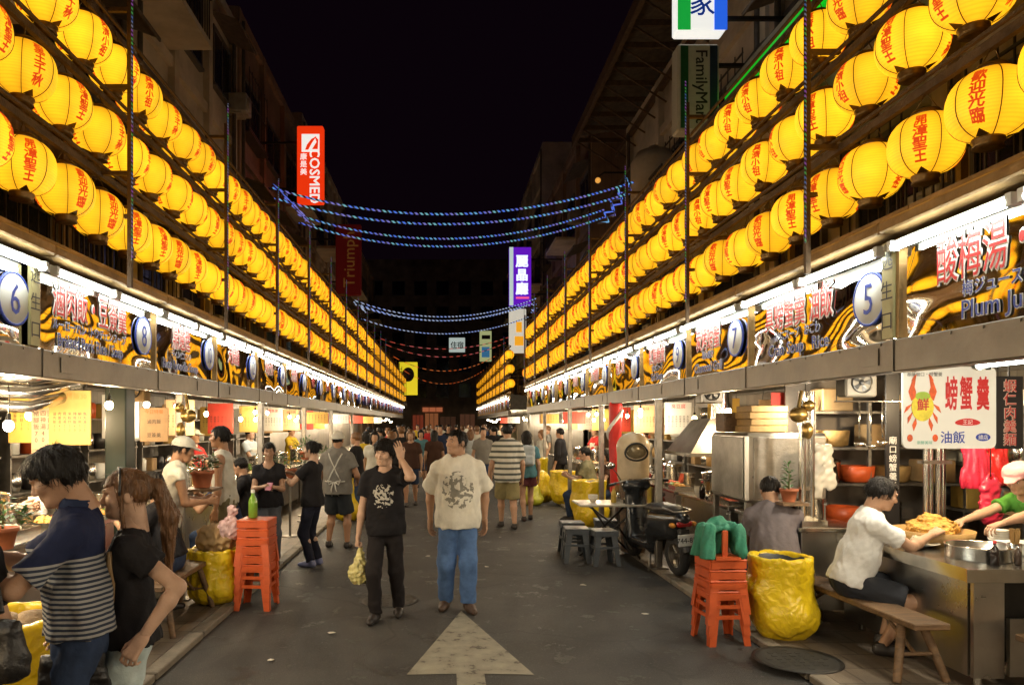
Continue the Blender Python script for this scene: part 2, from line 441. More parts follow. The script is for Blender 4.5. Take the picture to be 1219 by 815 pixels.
def hair_sdf(style, h, w, seed):
    lo = -.17
    if style in ('long', 'pony', 'ponylow'): lo = -.48
    g = SDF((-.16, -.27, lo), (.16, .16, .19), h)
    vol = {'short': .013, 'crop': .007, 'bob': .017, 'long': .015, 'pony': .012, 'flop': .022, 'bun': .011, 'ponylow': .012}[style]
    g.ell((0, -.016, .034), (.077 * w + vol, .098 + vol, .09 + vol), .01)
    if style == 'flop': g.ell((.01, .05, .085), (.07, .055, .04), .03)
    fr = {'bob': .038, 'long': .05, 'pony': .042, 'flop': .05, 'bun': .07, 'ponylow': .06}.get(style, .06)
    if style in ('bob', 'long'):
        g.cone((0, -.06, .0), (0, -.07, -.12 if style == 'bob' else -.34), .085 * w, .07, .03, flat=((0, 1, 0), 1.3))
        for sx in (-1, 1): g.cone((sx * .078 * w, -.01, .03), (sx * .075, -.005, -.1 if style == 'bob' else -.3), .028, .022, .03)
        g.put((-.062, .03, -.3), (.062, .3, fr), lambda X, Y, Z: np.maximum(np.maximum(np.abs(X) - .06 + np.maximum(Z - .0, 0) * .25, .045 - Y), Z - fr + 0 * X), .012, 's')
    else:
        g.put((-.2, .03, -.3), (.2, .3, fr), lambda X, Y, Z: np.maximum(.05 - Y + 0 * X - .35 * np.maximum(.03 - Z, 0), Z - fr - .25 * np.abs(X) * (1 if style != 'flop' else -1) + 0 * Y), .012, 's')
        g.put((-.2, -.03, -.3), (.2, .3, -.005), lambda X, Y, Z: np.maximum(-.028 - Y + 0 * X, Z + .008 + 0 * X) + 0 * X, .012, 's')
        g.put((-.2, -.3, -.4), (.2, .3, -.07), lambda X, Y, Z: Z + .075 + 0 * X + 0 * Y, .01, 's')
    if style == 'pony':
        g.cone((0, -.1, .05), (0, -.155, .03), .035, .03, .02); g.cone((0, -.155, .03), (.0, -.2, -.12), .034, .046, .02); g.cone((0, -.2, -.12), (0, -.18, -.44), .046, .014, .02)
        for sx in (-1, 1): g.cone((sx * .075 * w, .028, .02), (sx * .078, .02, -.13), .014, .006, .015)
    if style == 'ponylow':
        g.cone((0, -.1, .0), (0, -.13, -.05), .03, .03, .02); g.cone((0, -.13, -.05), (0, -.12, -.3), .036, .012, .02)
    if style == 'bun': g.ell((0, -.125, .06), (.042, .038, .042), .01)
    g.wrinkle(.0035, .03, seed, (1, 1, .25))
    return g

def person(label, loc, rz=0, H=1.7, bulk=1.0, h=.012, fem=False, pel=None, lean=0, side=0, head=(0, 0, 0), arms=None, feet=None, knee=None,
           skin=None, hair=('short', None), top=None, bottom=None, shoes=None, cap=None, apron=None, band=None, straps=None, group=None, seed=1, wide=1.0, scarf=None, far=False, glasses=False):
    skin = skin or SKIN; s = H / 1.7; arms = arms or {}; feet = feet or {}; knee = knee or {}
    P = V(pel) if pel else V((0, 0, .52 * H))
    rot = Euler((-rad(lean), rad(side), 0)).to_matrix(); up = rot @ V((0, 0, 1)); fw = rot @ V((0, 1, 0)); rt = rot @ V((1, 0, 0))
    at = lambda r, f, u: P + (rt * r + fw * f + up * u) * s
    shw = .172 if fem else .19
    J = {'N': at(0, -.005, .53)}
    yaw, pitch, roll = [rad(a) for a in head]
    hrot = Euler((pitch, roll, yaw), 'XYZ').to_matrix()
    hc = J['N'] + (up * .06 + fw * .0) * s + hrot @ V((0, .025, .110 + max(0, min(.014, (bulk - 1.02) * .08)))) * s
    HM = Matrix.Translation(hc) @ hrot.to_4x4() @ Matrix.Diagonal((s * .98,) * 3 + (1,))
    for sd, sx in (('R', 1), ('L', -1)):
        J['S' + sd] = at(sx * (shw - .012) * (1 + (bulk - 1) * .5), 0, .462); a = arms.get(sd, {})
        t = V(a['hand']) if 'hand' in a else J['S' + sd] + V((sx * .075, .04, -.52)) * s
        J['E' + sd], J['W' + sd] = ik(J['S' + sd], t, .29 * s, .25 * s, a.get('hint', (sx * .45, -1, -.1)))
        J['H' + sd] = at(sx * .077, 0, -.03); ft = feet.get(sd, (sx * .1 * s, .0, 0, 0))
        J['A' + sd] = V((ft[0], ft[1] - .03 * s, ft[2] + .085 * s))
        J['K' + sd], J['A' + sd] = ik(J['H' + sd], J['A' + sd], .41 * s, .388 * s, knee.get(sd, (sx * .1, 1, 0)))
        J['yaw' + sd] = rad(ft[3])
    pts = [v for v in J.values() if isinstance(v, Vector)] + [hc]
    lo = [min(p[i] for p in pts) - .27 for i in range(3)]; hi = [max(p[i] for p in pts) + .27 for i in range(3)]; lo[2] = min(lo[2], -.02); lo[2] = max(lo[2], -.03)
    b = bulk
    def torso(g, e=0.0, k=.05, neck=True, low=True):
        wst, hp, ch = (.125, .15, .14) if fem else (.15, .145, .163)
        if low: g.cone(at(-.055, -.005, 0), at(.055, -.005, 0), (hp - .05) * b * s + e, None, k, flat=(fw, 1.05))
        g.cone(at(0, 0, .03), at(0, .0, .2), (hp * b) * s + e, wst * b * s + e, k, flat=(fw, 1.42 if b < 1.1 else 1.2))
        g.cone(at(0, 0, .2), at(0, -.005, .42), wst * b * s + e, ch * b * s + e, k, flat=(fw, 1.5 if b < 1.1 else 1.3))
        for sx in (-1, 1):
            g.cone(at(sx * .045, -.014, .492), J['SR' if sx > 0 else 'SL'], .04 * s + e * .3, .05 * s * (b * .4 + .6) + e * .5, k)
            g.ell(at(sx * .07, .035 if not fem else .052, .36), .066 * s * b + e * .7, .06)
        if neck: g.cone(at(0, -.012, .5), hc + hrot @ V((0, -.02, -.06)) * s, .058 * s * (b * .4 + .6), .05 * s * (b * .4 + .6), .03)
    lb = b * .5 + .5
    g = SDF(lo, hi, h); torso(g, 0, neck=True)
    for sd in 'RL':
        g.cone(J['S' + sd], J['E' + sd], .05 * s * lb, .039 * s * lb, .03); mid = J['E' + sd].lerp(J['W' + sd], .3)
        g.cone(J['E' + sd], mid, .039 * s * lb, .04 * s * lb, .02); g.cone(mid, J['W' + sd], .04 * s * lb, .0255 * s, .02)
        g.cone(J['H' + sd], J['K' + sd], .083 * s * lb, .053 * s * lb, .03); cm = J['K' + sd].lerp(J['A' + sd], .3) + V((0, -.012, 0))
        g.cone(J['K' + sd], cm, .05 * s * lb, .054 * s * lb, .03); g.cone(cm, J['A' + sd], .054 * s * lb, .034 * s, .03)
        y = J['yaw' + sd]; d = V((math.sin(-y) * 1, math.cos(y), 0)); A = J['A' + sd]; zf = A.z - .085 * s
        if shoes is None: g.cone((A.x - d.x * .03, A.y - d.y * .03, zf + .04), (A.x + d.x * .15 * s, A.y + d.y * .15 * s, zf + .028), .036 * s, .026 * s, .03)
    parts = [(*g.mesh(), 0)]
    hg = head_sdf(max(h * .5, .0048) if not far else h * .8, fem, wide, far); hv, hf = hg.mesh(); parts.append((xform(HM, hv), hf, 0))
    # hands
    for sd, sx in (('R', 1), ('L', -1)):
        a = arms.get(sd, {}); x = V(a['dir']) if 'dir' in a else (J['W' + sd] - J['E' + sd]); x.normalize()
        bk = V(a.get('back', (sx, 0, 0))); bk = (bk - x * bk.dot(x)).normalized(); th = bk.cross(x) * sx
        W = J['W' + sd]; M = Matrix((x, th, bk)).transposed().to_4x4(); M.translation = W + x * .02 * s
        J['G' + sd] = W + x * .1 * s - bk * .025 * s
        if far:
            gg = SDF((-.03, -.06, -.05), (.2, .06, .05), h * .8); gg.cone((0, 0, 0), (.09, 0, 0), .028, .036, .01, flat=((0, 0, 1), 1.7)); gg.cone((.09, 0, 0), (.15, 0, -.02), .034, .024, .01, flat=((0, 0, 1), 1.7)); v, f = gg.mesh()
        else: v, f = hand_mesh(min(.0052, h * .55), s, a.get('curl', .35), a.get('spread', 0), a.get('thumb', 0))
        v = xform(M, v); f = f if M.determinant() > 0 else f[:, ::-1]; parts.append((v, f, 0))
    mats = [skin, EYEW, EYED, LIP, hair[1] or HAIRB]
    if not far:
        fb = B()
        for sx in (-1, 1):
            y = hg.hit(sx * .031, .009, 1); y = .085 if y is None else y
            fb.sph((sx * .031, y - .0095, .009), (.0155, .0125, .0085), 12, 8, 1); fb.sph((sx * .031, y - .0035, .009), (.0075, .0075, .0075), 10, 6, 2)
            pb = [(sx * q, (hg.hit(sx * q, .033 + zz, 1) or .09) + .001, .033 + zz) for q, zz in ((.014, 0), (.026, .003), (.038, .003), (.049, -.002))]
            fb.tube(pb, [.0035, .0042, .0038, .002], 6, 4)
        y = hg.hit(0, -.0505, 1) or .09; fb.sph((0, y - .003, -.0515), (.022, .006, .0055), 12, 6, 3); y2 = hg.hit(0, -.0625, 1) or .09; fb.sph((0, y2 - .003, -.0615), (.018, .006, .006), 12, 6, 3)
        v = xform(HM, np.array(fb.v))
        tri = [(f, m) for f, m in zip(fb.f, fb.m)]
    me = np_mesh('person', parts, mats)
    if not far:
        fbm = B(); fbm.v = [tuple(q) for q in v]; fbm.f = fb.f; fbm.m = fb.m; fbm.s = fb.s; m2 = fbm.data('face', mats)
        bm = bmesh.new(); bm.from_mesh(me); bm.from_mesh(m2); bm.to_mesh(me); bm.free(); bpy.data.meshes.remove(m2)
    o = link('person', me, None, loc); o.rotation_euler = (0, 0, rz); tag(o, label, 'person', group)
    # garments
    sg = None
    if bottom:
        q = bottom; g = SDF(lo, hi, h); e = q.get('loose', .014) * s; ln = q.get('len', 2)
        g.cone(at(-.055, -.005, 0), at(.055, -.005, 0), (.1 * b) * s + e, None, .05, flat=(fw, 1.05))
        wr = (.15 if not fem else .15) * b
        g.cone(at(0, 0, .03), at(0, 0, .14), wr * s + e * .6, wr * s * .95 + e * .5, .04, flat=(fw, 1.4 if b < 1.1 else 1.2), capb=True)
        for sd in 'RL':
            hp, kn, an = J['H' + sd], J['K' + sd], J['A' + sd]
            if ln <= 1: g.cone(hp, hp.lerp(kn, ln), .08 * s * lb + e, .08 * s * lb + (.058 - .08) * s * lb * ln + e * 1.8, .03, capb=True)
            else:
                g.cone(hp, kn, (.08 * s * lb) + e, .061 * s * lb + e, .03); g.cone(kn, kn.lerp(an, ln - 1), .061 * s * lb + e, (.05 if ln > 1.8 else .058) * s * lb + e * q.get('flare', 1.0), .03, capb=True)
        g.wrinkle(.0045 if not far else .002, .11, seed + 5, (1, 1, .6)); soft(q.get('name', 'trousers'), g, q['mat'], o)
    if top:
        q = top; g = SDF(lo, hi, h); e = q.get('loose', .018) * s; hem = q.get('hem', -.06)
        torso(g, e, .05, neck=False, low=False)
        hr = (.163 if not fem else .163) * b * s + e * 1.15
        g.cone(at(0, 0, hem), at(0, 0, .2), hr + q.get('flare', .0), (.15 if not fem else .13) * b * s + e * 1.2, .05, flat=(fw, 1.22 if b < 1.1 else 1.12), capa=True)
        g.cone(at(-.055, -.005, -.0), at(.055, -.005, -.0), .1 * b * s + e * 1.5 + .006, None, .05, flat=(fw, 1.02)); g.plane(at(0, 0, hem), -up)
        sl = q.get('sleeve', .6)
        if sl > 0:
            for sd in 'RL':
                a0, a1, a2 = J['S' + sd], J['E' + sd], J['W' + sd]
                if sl <= 1: g.cone(a0, a0.lerp(a1, sl), .05 * s * lb + e * .5, .05 * s * lb + e * (1.1 + .5 * q.get('baggy', 0)), .035, capb=True)
                else: g.cone(a0, a1, .05 * s * lb + e * .5, .044 * s * lb + e, .035); g.cone(a1, a1.lerp(a2, sl - 1), .044 * s * lb + e, .034 * s * lb + e, .02, capb=True)
        else:
            for sx in (-1, 1): g.ell(at(sx * .205, 0, .43), (.055 * s, .2 * s, .12 * s), .02, 's')
        nk = q.get('neck', .076); g.ell(J['N'] + (up * .045 + fw * q.get('scoop', .02)) * s, (nk * s * (b * .5 + .5), nk * s * 1.05, nk * s * q.get('deep', 1.0)), .01, 's')
        g.wrinkle(.005 if not far else .0025, .15, seed, (1, .9, .45)); g.wrinkle(.0022 if not far else 0, .06, seed + 1, (1, 1, .5)); sg = g
        so = soft(q.get('name', 'shirt'), g, q['mat'], o)
        if q.get('collar'):
            c = SDF(lo, hi, h * .8); cb = J['N'] + (up * .012 - fw * .005) * s; ct = cb + (up * .05 - fw * .01) * s
            c.cone(cb, ct, .08 * s, .07 * s, .01, capa=True, capb=True); c.cone(cb - up * .03, ct + up * .03, .068 * s, .058 * s, .005, mode='s'); c.cone(cb + fw * .05 * s, ct + fw * .12 * s, .03 * s, .035 * s, .01, mode='s'); soft('collar', c, q['collar'], o)
    if apron:
        g = SDF(lo, hi, h); torso(g, .034 * s, .05, neck=False, low=False); g.cone(at(0, 0, -.32), at(0, 0, .2), .17 * b * s, .17 * b * s, .04, flat=(fw, 1.3))
        pf = at(0, .03, 0); g.plane(pf, -fw); g.plane(at(0, 0, .4), up); g.plane(at(.14 * b, 0, 0), rt); g.plane(at(-.14 * b, 0, 0), -rt); g.plane(at(0, 0, -.3), -up)
        g.wrinkle(.004, .12, seed + 3); ao = soft('apron', g, apron, o)
    if straps and sg:       # crossed apron strings over the back of the shirt, with a bow
        bb = B()
        def onback(x, z, off=.006):
            y = sg.hit(x, z, -1); return (x, (y if y is not None else -.1) - off, z)
        zz = lambda u: (P + up * u * s).z
        for sx in (-1, 1):
            bb.tube([onback(sx * (.1 - .18 * t), zz(.52 - .38 * t)) for t in np.linspace(0, 1, 9)], .011, 6)
            bb.tube([onback(sx * .15 * t, zz(.1 + .015 * t)) for t in np.linspace(0, 1, 6)], .009, 6)
            bb.tube([onback(sx * .03, zz(.11), .02), onback(sx * .09, zz(.13), .035), onback(sx * .07, zz(.07), .03), onback(sx * .02, zz(.1), .02)], .012, 6)
            bb.tube([onback(sx * .01, zz(.1), .02), onback(sx * .03, zz(.0), .025), onback(sx * .05, zz(-.1), .02)], .01, 6)
        bb.build('apron_strings', straps, ao if apron else o)
    if shoes:
        for sd in 'RL':
            A = J['A' + sd]; y = J['yaw' + sd]; d = V((-math.sin(y), math.cos(y), 0)); zf = A.z - .085 * s; hh = max(h * .7, .007)
            g = SDF((A.x - .2, A.y - .2, zf - .01), (A.x + .2, A.y + .25, zf + .2), hh if not far else h)
            p = lambda f, z: (A.x + d.x * f * s, A.y + d.y * f * s, zf + z * s)
            g.cone(p(-.035, .042), p(.07, .04), .041 * s, .044 * s, .02); g.cone(p(.07, .04), p(.165, .03), .044 * s, .034 * s, .03, flat=((0, 0, 1), 1.15)); g.cone(p(-.015, .05), p(-.02, .1), .041 * s, .042 * s, .02, capb=True)
            g.plane((0, 0, zf), (0, 0, -1)); sh = soft('shoe', g, shoes, o)
    if hair[0]:
        w = wide; hg2 = hair_sdf(hair[0], max(h * .55, .0055) if not far else h * .8, w, seed); v, f = hg2.mesh()
        pp = [(xform(HM, v), f, 0)]
        if not far and h < .0125:          # loose strands lying over the mass of the hair
            nr = np.zeros_like(v); fn = np.cross(v[f[:, 2]] - v[f[:, 0]], v[f[:, 3]] - v[f[:, 1]]); fn /= np.linalg.norm(fn, axis=1)[:, None] + 1e-9
            for q in range(4): np.add.at(nr, f[:, q], fn)
            nr /= np.linalg.norm(nr, axis=1)[:, None] + 1e-9
            rg = np.random.default_rng(seed); ix = rg.integers(0, len(v), 1700); ix = ix[~((v[ix, 1] > .035) & (v[ix, 2] < .085))]; p0 = v[ix]; n0 = nr[ix]
            t0 = p0 - np.array([0.01, -.03, .13]); t0[:, 2] -= .03; t0[p0[:, 2] < -.02] = (0, 0, -1); t0 = t0 + rg.normal(0, .018, t0.shape)
            t0 -= n0 * (t0 * n0).sum(1)[:, None]; t0 /= np.linalg.norm(t0, axis=1)[:, None] + 1e-9; sd_ = np.cross(n0, t0)
            ln = rg.uniform(.025, .06, len(ix))[:, None]; wd = rg.uniform(.0008, .0019, len(ix))[:, None]; li = rg.uniform(.001, .007, len(ix))[:, None]
            a1 = p0 - n0 * .003; a2 = p0 + t0 * ln * .5 + n0 * li * .6; a3 = p0 + t0 * ln + n0 * (li - ln * .12); a3[:, 2] -= .004
            sv = np.stack([a1 - sd_ * wd, a1 + sd_ * wd, a2 - sd_ * wd, a2 + sd_ * wd, a3 - sd_ * wd * .2, a3 + sd_ * wd * .2], 1).reshape(-1, 3)
            k6 = np.arange(len(ix))[:, None] * 6; sf = np.concatenate([k6 + np.array([0, 1, 3, 2]), k6 + np.array([2, 3, 5, 4])]); pp.append((xform(HM, sv), sf, 0))
        ho = link('hair', np_mesh('hair', pp, [hair[1] or HAIRB]), o)
    if band:
        bb = B(); bb.tube([(.094 * w * math.sin(a), .03 - .01 * math.cos(a), .03 + .108 * math.cos(a)) for a in np.linspace(-1.75, 1.75, 17)], .0065, 6); ob = bb.build('headband', band, o); ob.data.transform(HM)
    if cap:
        st, cm = cap; g = SDF((-.17, -.2, -.1), (.17, .25, .2), max(h * .6, .006))
        if st == 'puff': g.ell((0, -.02, .085), (.115, .13, .07), .01); g.cone((0, .06, .055), (0, .12, .04), .07, .05, .03, flat=((0, 0, 1), 5))
        else:
            g.ell((0, -.014, .046), (.1 * wide, .121, .1), .01); g.plane((0, 0, .036), (0, .12, -1))
            g.cone((0, .07, .05), (0, .135, .036), .078, .06, .012, flat=((0, 0, 1), 9))
        g.wrinkle(.0015, .06, seed); v, f = g.mesh(); link('cap', np_mesh('cap', [(xform(HM, v), f, 0)], [cm]), o)
    if glasses:
        bb = B()
        for sx in (-1, 1):
            bb.tube([(sx * .033 + .024 * math.cos(a), .108, .008 + .017 * math.sin(a)) for a in np.linspace(0, 6.283, 17)], .0018, 5)
            bb.tube([(sx * .056, .107, .012), (sx * .083, .03, .012), (sx * .084, -.02, .004)], .0016, 5)
        bb.tube([(-.01, .108, .01), (.01, .108, .01)], .0018, 5); ob = bb.build('glasses', SHOE_D, o); ob.data.transform(HM)
    J['head'] = hc; J['HM'] = HM; J['sdf'] = sg; J['at'] = at
    return o, J

def wpt(o, p): return Matrix.LocRotScale(o.location, o.rotation_euler, None) @ V(p)

def shoulder_bag(label, o, J, strap_from, bag_at, size, mbag, mstrap, cat='bag', lock=True):
    """bag hanging from a strap; the points are in the wearer's own space"""
    t = thing('shoulder_bag', label, cat, o.location, o.rotation_euler.z)
    bx, by, bz = bag_at; w, d, hh = size
    g = SDF((bx - w, by - d - .1, bz - hh), (bx + w, by + d + .1, bz + hh), .012)
    g.rbox((bx, by, bz), (w * .8, d, hh), min(w, d, hh) * .35, .02); g.ell((bx, by, bz - hh * .25), (w * .5, d * .6, hh * .32), .05); g.wrinkle(.006, .09, 4)
    soft('bag_body', g, mbag, t)
    bb = B(); sg = J.get('sdf'); path = [V(sg.skin(*p)) if len(p) == 2 else V(p) for p in strap_from]; pts = []
    for i in range(len(path) - 1):
        for q in range(8): pts.append(path[i].lerp(path[i + 1], q / 8))
    pts.append(path[-1]); bb.tube(pts, .012, 6); bb.build('strap', mstrap, t)
    return t
# ------------------------------------------------------------------ night, camera
w = bpy.data.worlds.new('World'); S.world = w; w.use_nodes = True
bgN = w.node_tree.nodes['Background']
sky = w.node_tree.nodes.new('ShaderNodeTexSky'); sky.sky_type = 'NISHITA'; sky.sun_disc = False; sky.sun_elevation = rad(-8); sky.sun_rotation = rad(180)
mx = w.node_tree.nodes.new('ShaderNodeMix'); mx.data_type = 'RGBA'; mx.inputs[0].default_value = .9
w.node_tree.links.new(sky.outputs[0], mx.inputs[6]); mx.inputs[7].default_value = (.055, .02, .05, 1)
w.node_tree.links.new(mx.outputs[2], bgN.inputs[0]); bgN.inputs[1].default_value = .05
cd = bpy.data.cameras.new('camera'); cd.sensor_width = 36; cd.lens = F / 1219 * 36
cd.shift_x = (609.5 - VX) / 1219; cd.shift_y = (VY - 407.5) / 1219; cd.clip_end = 500; cd.clip_start = .05
cam = bpy.data.objects.new('camera', cd); C.objects.link(cam); cam.location = (0, 0, CAMZ); cam.rotation_euler = (math.pi / 2, 0, 0); S.camera = cam
S.view_settings.view_transform = 'Standard'; S.view_settings.look = 'None'; S.view_settings.exposure = .1; S.view_settings.gamma = 1
S.cycles.use_denoising = True; S.cycles.max_bounces = 6; S.cycles.diffuse_bounces = 3; S.cycles.glossy_bounces = 4; S.cycles.transmission_bounces = 4
S.cycles.use_light_tree = True; S.cycles.sample_clamp_indirect = 6; S.cycles.caustics_reflective = False; S.cycles.caustics_refractive = False

# ------------------------------------------------------------------ materials of the place
asphalt = mat('asphalt', (.05, .048, .045), .6, var=.4, vs=1.1, bump=.7, bs=140, dirt=.35)
N, L, p = nodes_of(asphalt)
_tc = N.new('ShaderNodeTexCoord'); _w = N.new('ShaderNodeTexNoise'); _w.inputs['Scale'].default_value = 1.3; L.new(_tc.outputs['Object'], _w.inputs['Vector'])
_va = N.new('ShaderNodeVectorMath'); _va.operation = 'MULTIPLY_ADD'; _va.inputs[1].default_value = (.9, .9, 0); L.new(_w.outputs['Color'], _va.inputs[0]); L.new(_tc.outputs['Object'], _va.inputs[2])
_v = N.new('ShaderNodeTexVoronoi'); _v.feature = 'DISTANCE_TO_EDGE'; _v.inputs['Scale'].default_value = .42; L.new(_va.outputs[0], _v.inputs['Vector'])
_cr = mathn(N, L, 'LESS_THAN', _v.outputs['Distance'], .006)
_sp = N.new('ShaderNodeTexNoise'); _sp.inputs['Scale'].default_value = 55; _sp.inputs['Detail'].default_value = 2; L.new(_tc.outputs['Object'], _sp.inputs['Vector'])
_gr = mathn(N, L, 'GREATER_THAN', _sp.outputs[0], .63)
_st = N.new('ShaderNodeTexNoise'); _st.inputs['Scale'].default_value = 2.6; _st.inputs['Detail'].default_value = 6; _st.inputs['Roughness'].default_value = .7; L.new(_tc.outputs['Object'], _st.inputs['Vector'])
_oil = mathn(N, L, 'MULTIPLY', mathn(N, L, 'GREATER_THAN', _st.outputs[0], .6), .55)
_c = p.inputs['Base Color'].links[0].from_socket
_c = mixc(N, L, mathn(N, L, 'MULTIPLY', _gr, .5), _c, (.13, .12, .105)); _c = mixc(N, L, _oil, _c, (.02, .018, .016)); _c = mixc(N, L, mathn(N, L, 'MULTIPLY', _cr, .4), _c, (.012, .011, .01)); L.new(_c, p.inputs['Base Color'])
_rr = mathn(N, L, 'SUBTRACT', .62, mathn(N, L, 'MULTIPLY', _oil, .45)); L.new(_rr, p.inputs['Roughness'])
asphalt2 = mat('far_asphalt', (.05, .045, .04), .7, var=.2, vs=1)
pave = mat('pavement', (.16, .125, .09), .55, var=.3, vs=2.5, bump=.3, bs=120, dirt=.5)
kerbm = mat('kerb_stone', (.2, .17, .13), .7, var=.25, vs=6, bump=.3, dirt=.3)
def brick_lines(m, sx, sy, mortar=.018, dark=.45):
    N, L, p = nodes_of(m); tc = N.new('ShaderNodeTexCoord'); br = N.new('ShaderNodeTexBrick'); br.inputs['Scale'].default_value = 1
    br.inputs['Brick Width'].default_value = sx; br.inputs['Row Height'].default_value = sy; br.inputs['Mortar Size'].default_value = mortar
    br.inputs['Color1'].default_value = (1, 1, 1, 1); br.inputs['Color2'].default_value = (.78, .78, .78, 1); br.inputs['Mortar'].default_value = (dark, dark, dark, 1)
    L.new(tc.outputs['Object'], br.inputs[0]); old = p.inputs['Base Color'].links[0].from_socket
    n = N.new('ShaderNodeMix'); n.data_type = 'RGBA'; n.blend_type = 'MULTIPLY'; n.inputs[0].default_value = 1
    L.new(old, n.inputs[6]); L.new(br.outputs[0], n.inputs[7]); L.new(n.outputs[2], p.inputs['Base Color'])
brick_lines(pave, .3, .3, .008)
steel = mat('brushed_steel', (.55, .53, .49), .3, 1, .12, 2.5, .05, 60, dirt=.15)
steel_d = mat('dull_steel', (.3, .28, .25), .45, 1, .3, 4, .15, 40, dirt=.4)
steel_b = mat('bright_steel', (.62, .6, .56), .2, 1, .12, 5)
fascia_m = mat('fascia_steel', (.17, .145, .115), .45, 1, .25, 2.2, .12, 14, dirt=.25)
mirror_m = mat('wavy_mirror_steel', (.92, .88, .8), .05, 1, .05, 2)
N, L, p = nodes_of(mirror_m)
for l in list(p.inputs['Roughness'].links): L.remove(l)
p.inputs['Roughness'].default_value = .035
_tc = N.new('ShaderNodeTexCoord'); _mp = N.new('ShaderNodeMapping'); _mp.inputs['Scale'].default_value = (1, .5, .85); _ge = N.new('ShaderNodeNewGeometry'); L.new(_ge.outputs['Position'], _mp.inputs[0])      # sheet metal buckles differently on every stall
_n = N.new('ShaderNodeTexNoise'); _n.inputs['Scale'].default_value = 2.2; _n.inputs['Detail'].default_value = .6; L.new(_mp.outputs[0], _n.inputs['Vector'])
_b = N.new('ShaderNodeBump'); _b.inputs['Strength'].default_value = 1; _b.inputs['Distance'].default_value = .1; L.new(_n.outputs[0], _b.inputs['Height']); L.new(_b.outputs[0], p.inputs['Normal'])
gutter = mat('gutter_metal', (.32, .2, .08), .4, .6, .35, 4, .2, 30, dirt=.5)
rust = mat('rusty_steel', (.12, .075, .04), .6, .3, .35, 9, .3, 60, dirt=.4)
darkm = mat('dark_metal', (.03, .027, .024), .5, .4, .3, 9)
white_p = mat('white_plastic', (.72, .72, .68), .4, var=.06)
red_t = mat('red_lettering', (.55, .03, .03), .45, var=.05)
white_t = mat('white_lettering', (.8, .78, .74), .45, var=.04)
blue_t = mat('blue_lettering', (.03, .06, .35), .45, var=.05)
black_t = mat('black_lettering', (.02, .015, .015), .5, var=.05)
green_t = mat('green_lettering', (.1, .4, .3), .5, var=.05)
orange_t = mat('orange_lettering', (.75, .2, .02), .5, var=.05)
strip_m = mat('olive_strip', (.4, .35, .16), .5, var=.15)
tube_m = mat('tube_glow', (1, 1, 1), .4, var=0, emit=26, ecol=(.95, 1, .92))
bulb_m = mat('bulb_glow', (1, .9, .7), .4, var=0, emit=34, ecol=(1, .74, .36))
bulbw_m = mat('white_bulb_glow', (1, 1, .9), .4, var=0, emit=34, ecol=(1, .9, .66))
wood = mat('worn_wood', (.17, .1, .05), .55, var=.4, vs=5, bump=.3, bs=30, stretch=(6, 1, 6), dirt=.4)
wood_y = mat('bamboo_wood', (.4, .24, .08), .6, var=.3, vs=6, bump=.2)
card = mat('cardboard', (.34, .22, .1), .8, var=.2)
redp = mat('red_plastic', (.55, .09, .02), .42, var=.15, vs=6, spec=.45, dirt=.3)
yellowb = mat('yellow_plastic_bag', (.78, .55, .015), .3, var=.15, vs=5, spec=.6, crumple=12, bump=.25, bs=20)
greenc = mat('green_cloth', (.03, .2, .12), .75, var=.25, bump=.3)
blackp = mat('black_plastic', (.02, .02, .02), .4, var=.2)
bin_m = mat('dark_bin', (.035, .04, .045), .5, var=.2)
terra = mat('terracotta', (.4, .13, .06), .7, var=.2, dirt=.2)
leafm = mat('leaf_green', (.05, .13, .03), .5, var=.5, vs=20)
flowerm = mat('white_petals', (.7, .7, .6), .6, var=.1)
concrete = mat('old_concrete', (.36, .28, .2), .85, var=.35, vs=.8, bump=.3, bs=18, dirt=.6)
concrete2 = mat('tiled_facade', (.3, .2, .13), .7, var=.3, vs=1.1, bump=.2, bs=30, dirt=.5)
concrete3 = mat('pale_render', (.5, .42, .31), .85, var=.3, vs=.7, bump=.2, bs=16, dirt=.5)
brick_lines(concrete2, .24, .08, .008, .6)
glassd = mat('dark_glass', (.02, .022, .025), .12, var=.3, spec=.6)
canvas = mat('canopy_sheet', (.14, .13, .11), .7, .2, var=.3, bump=.2)
porcelain = mat('porcelain', (.7, .66, .56), .25, var=.08)
food_y = mat('fried_noodles', (.62, .33, .06), .55, var=.4, vs=30, bump=1, bs=70)
food_b = mat('braised_food', (.22, .09, .03), .45, var=.5, vs=26, bump=1, bs=60)
food_g = mat('greens', (.12, .24, .04), .5, var=.5, vs=26, bump=1, bs=60)
food_w = mat('pale_food', (.66, .56, .4), .5, var=.25, vs=26, bump=1, bs=60)
food_r = mat('red_food', (.5, .08, .03), .45, var=.4, vs=26, bump=1, bs=60)
FOODS = [food_y, food_b, food_g, food_w, food_r]

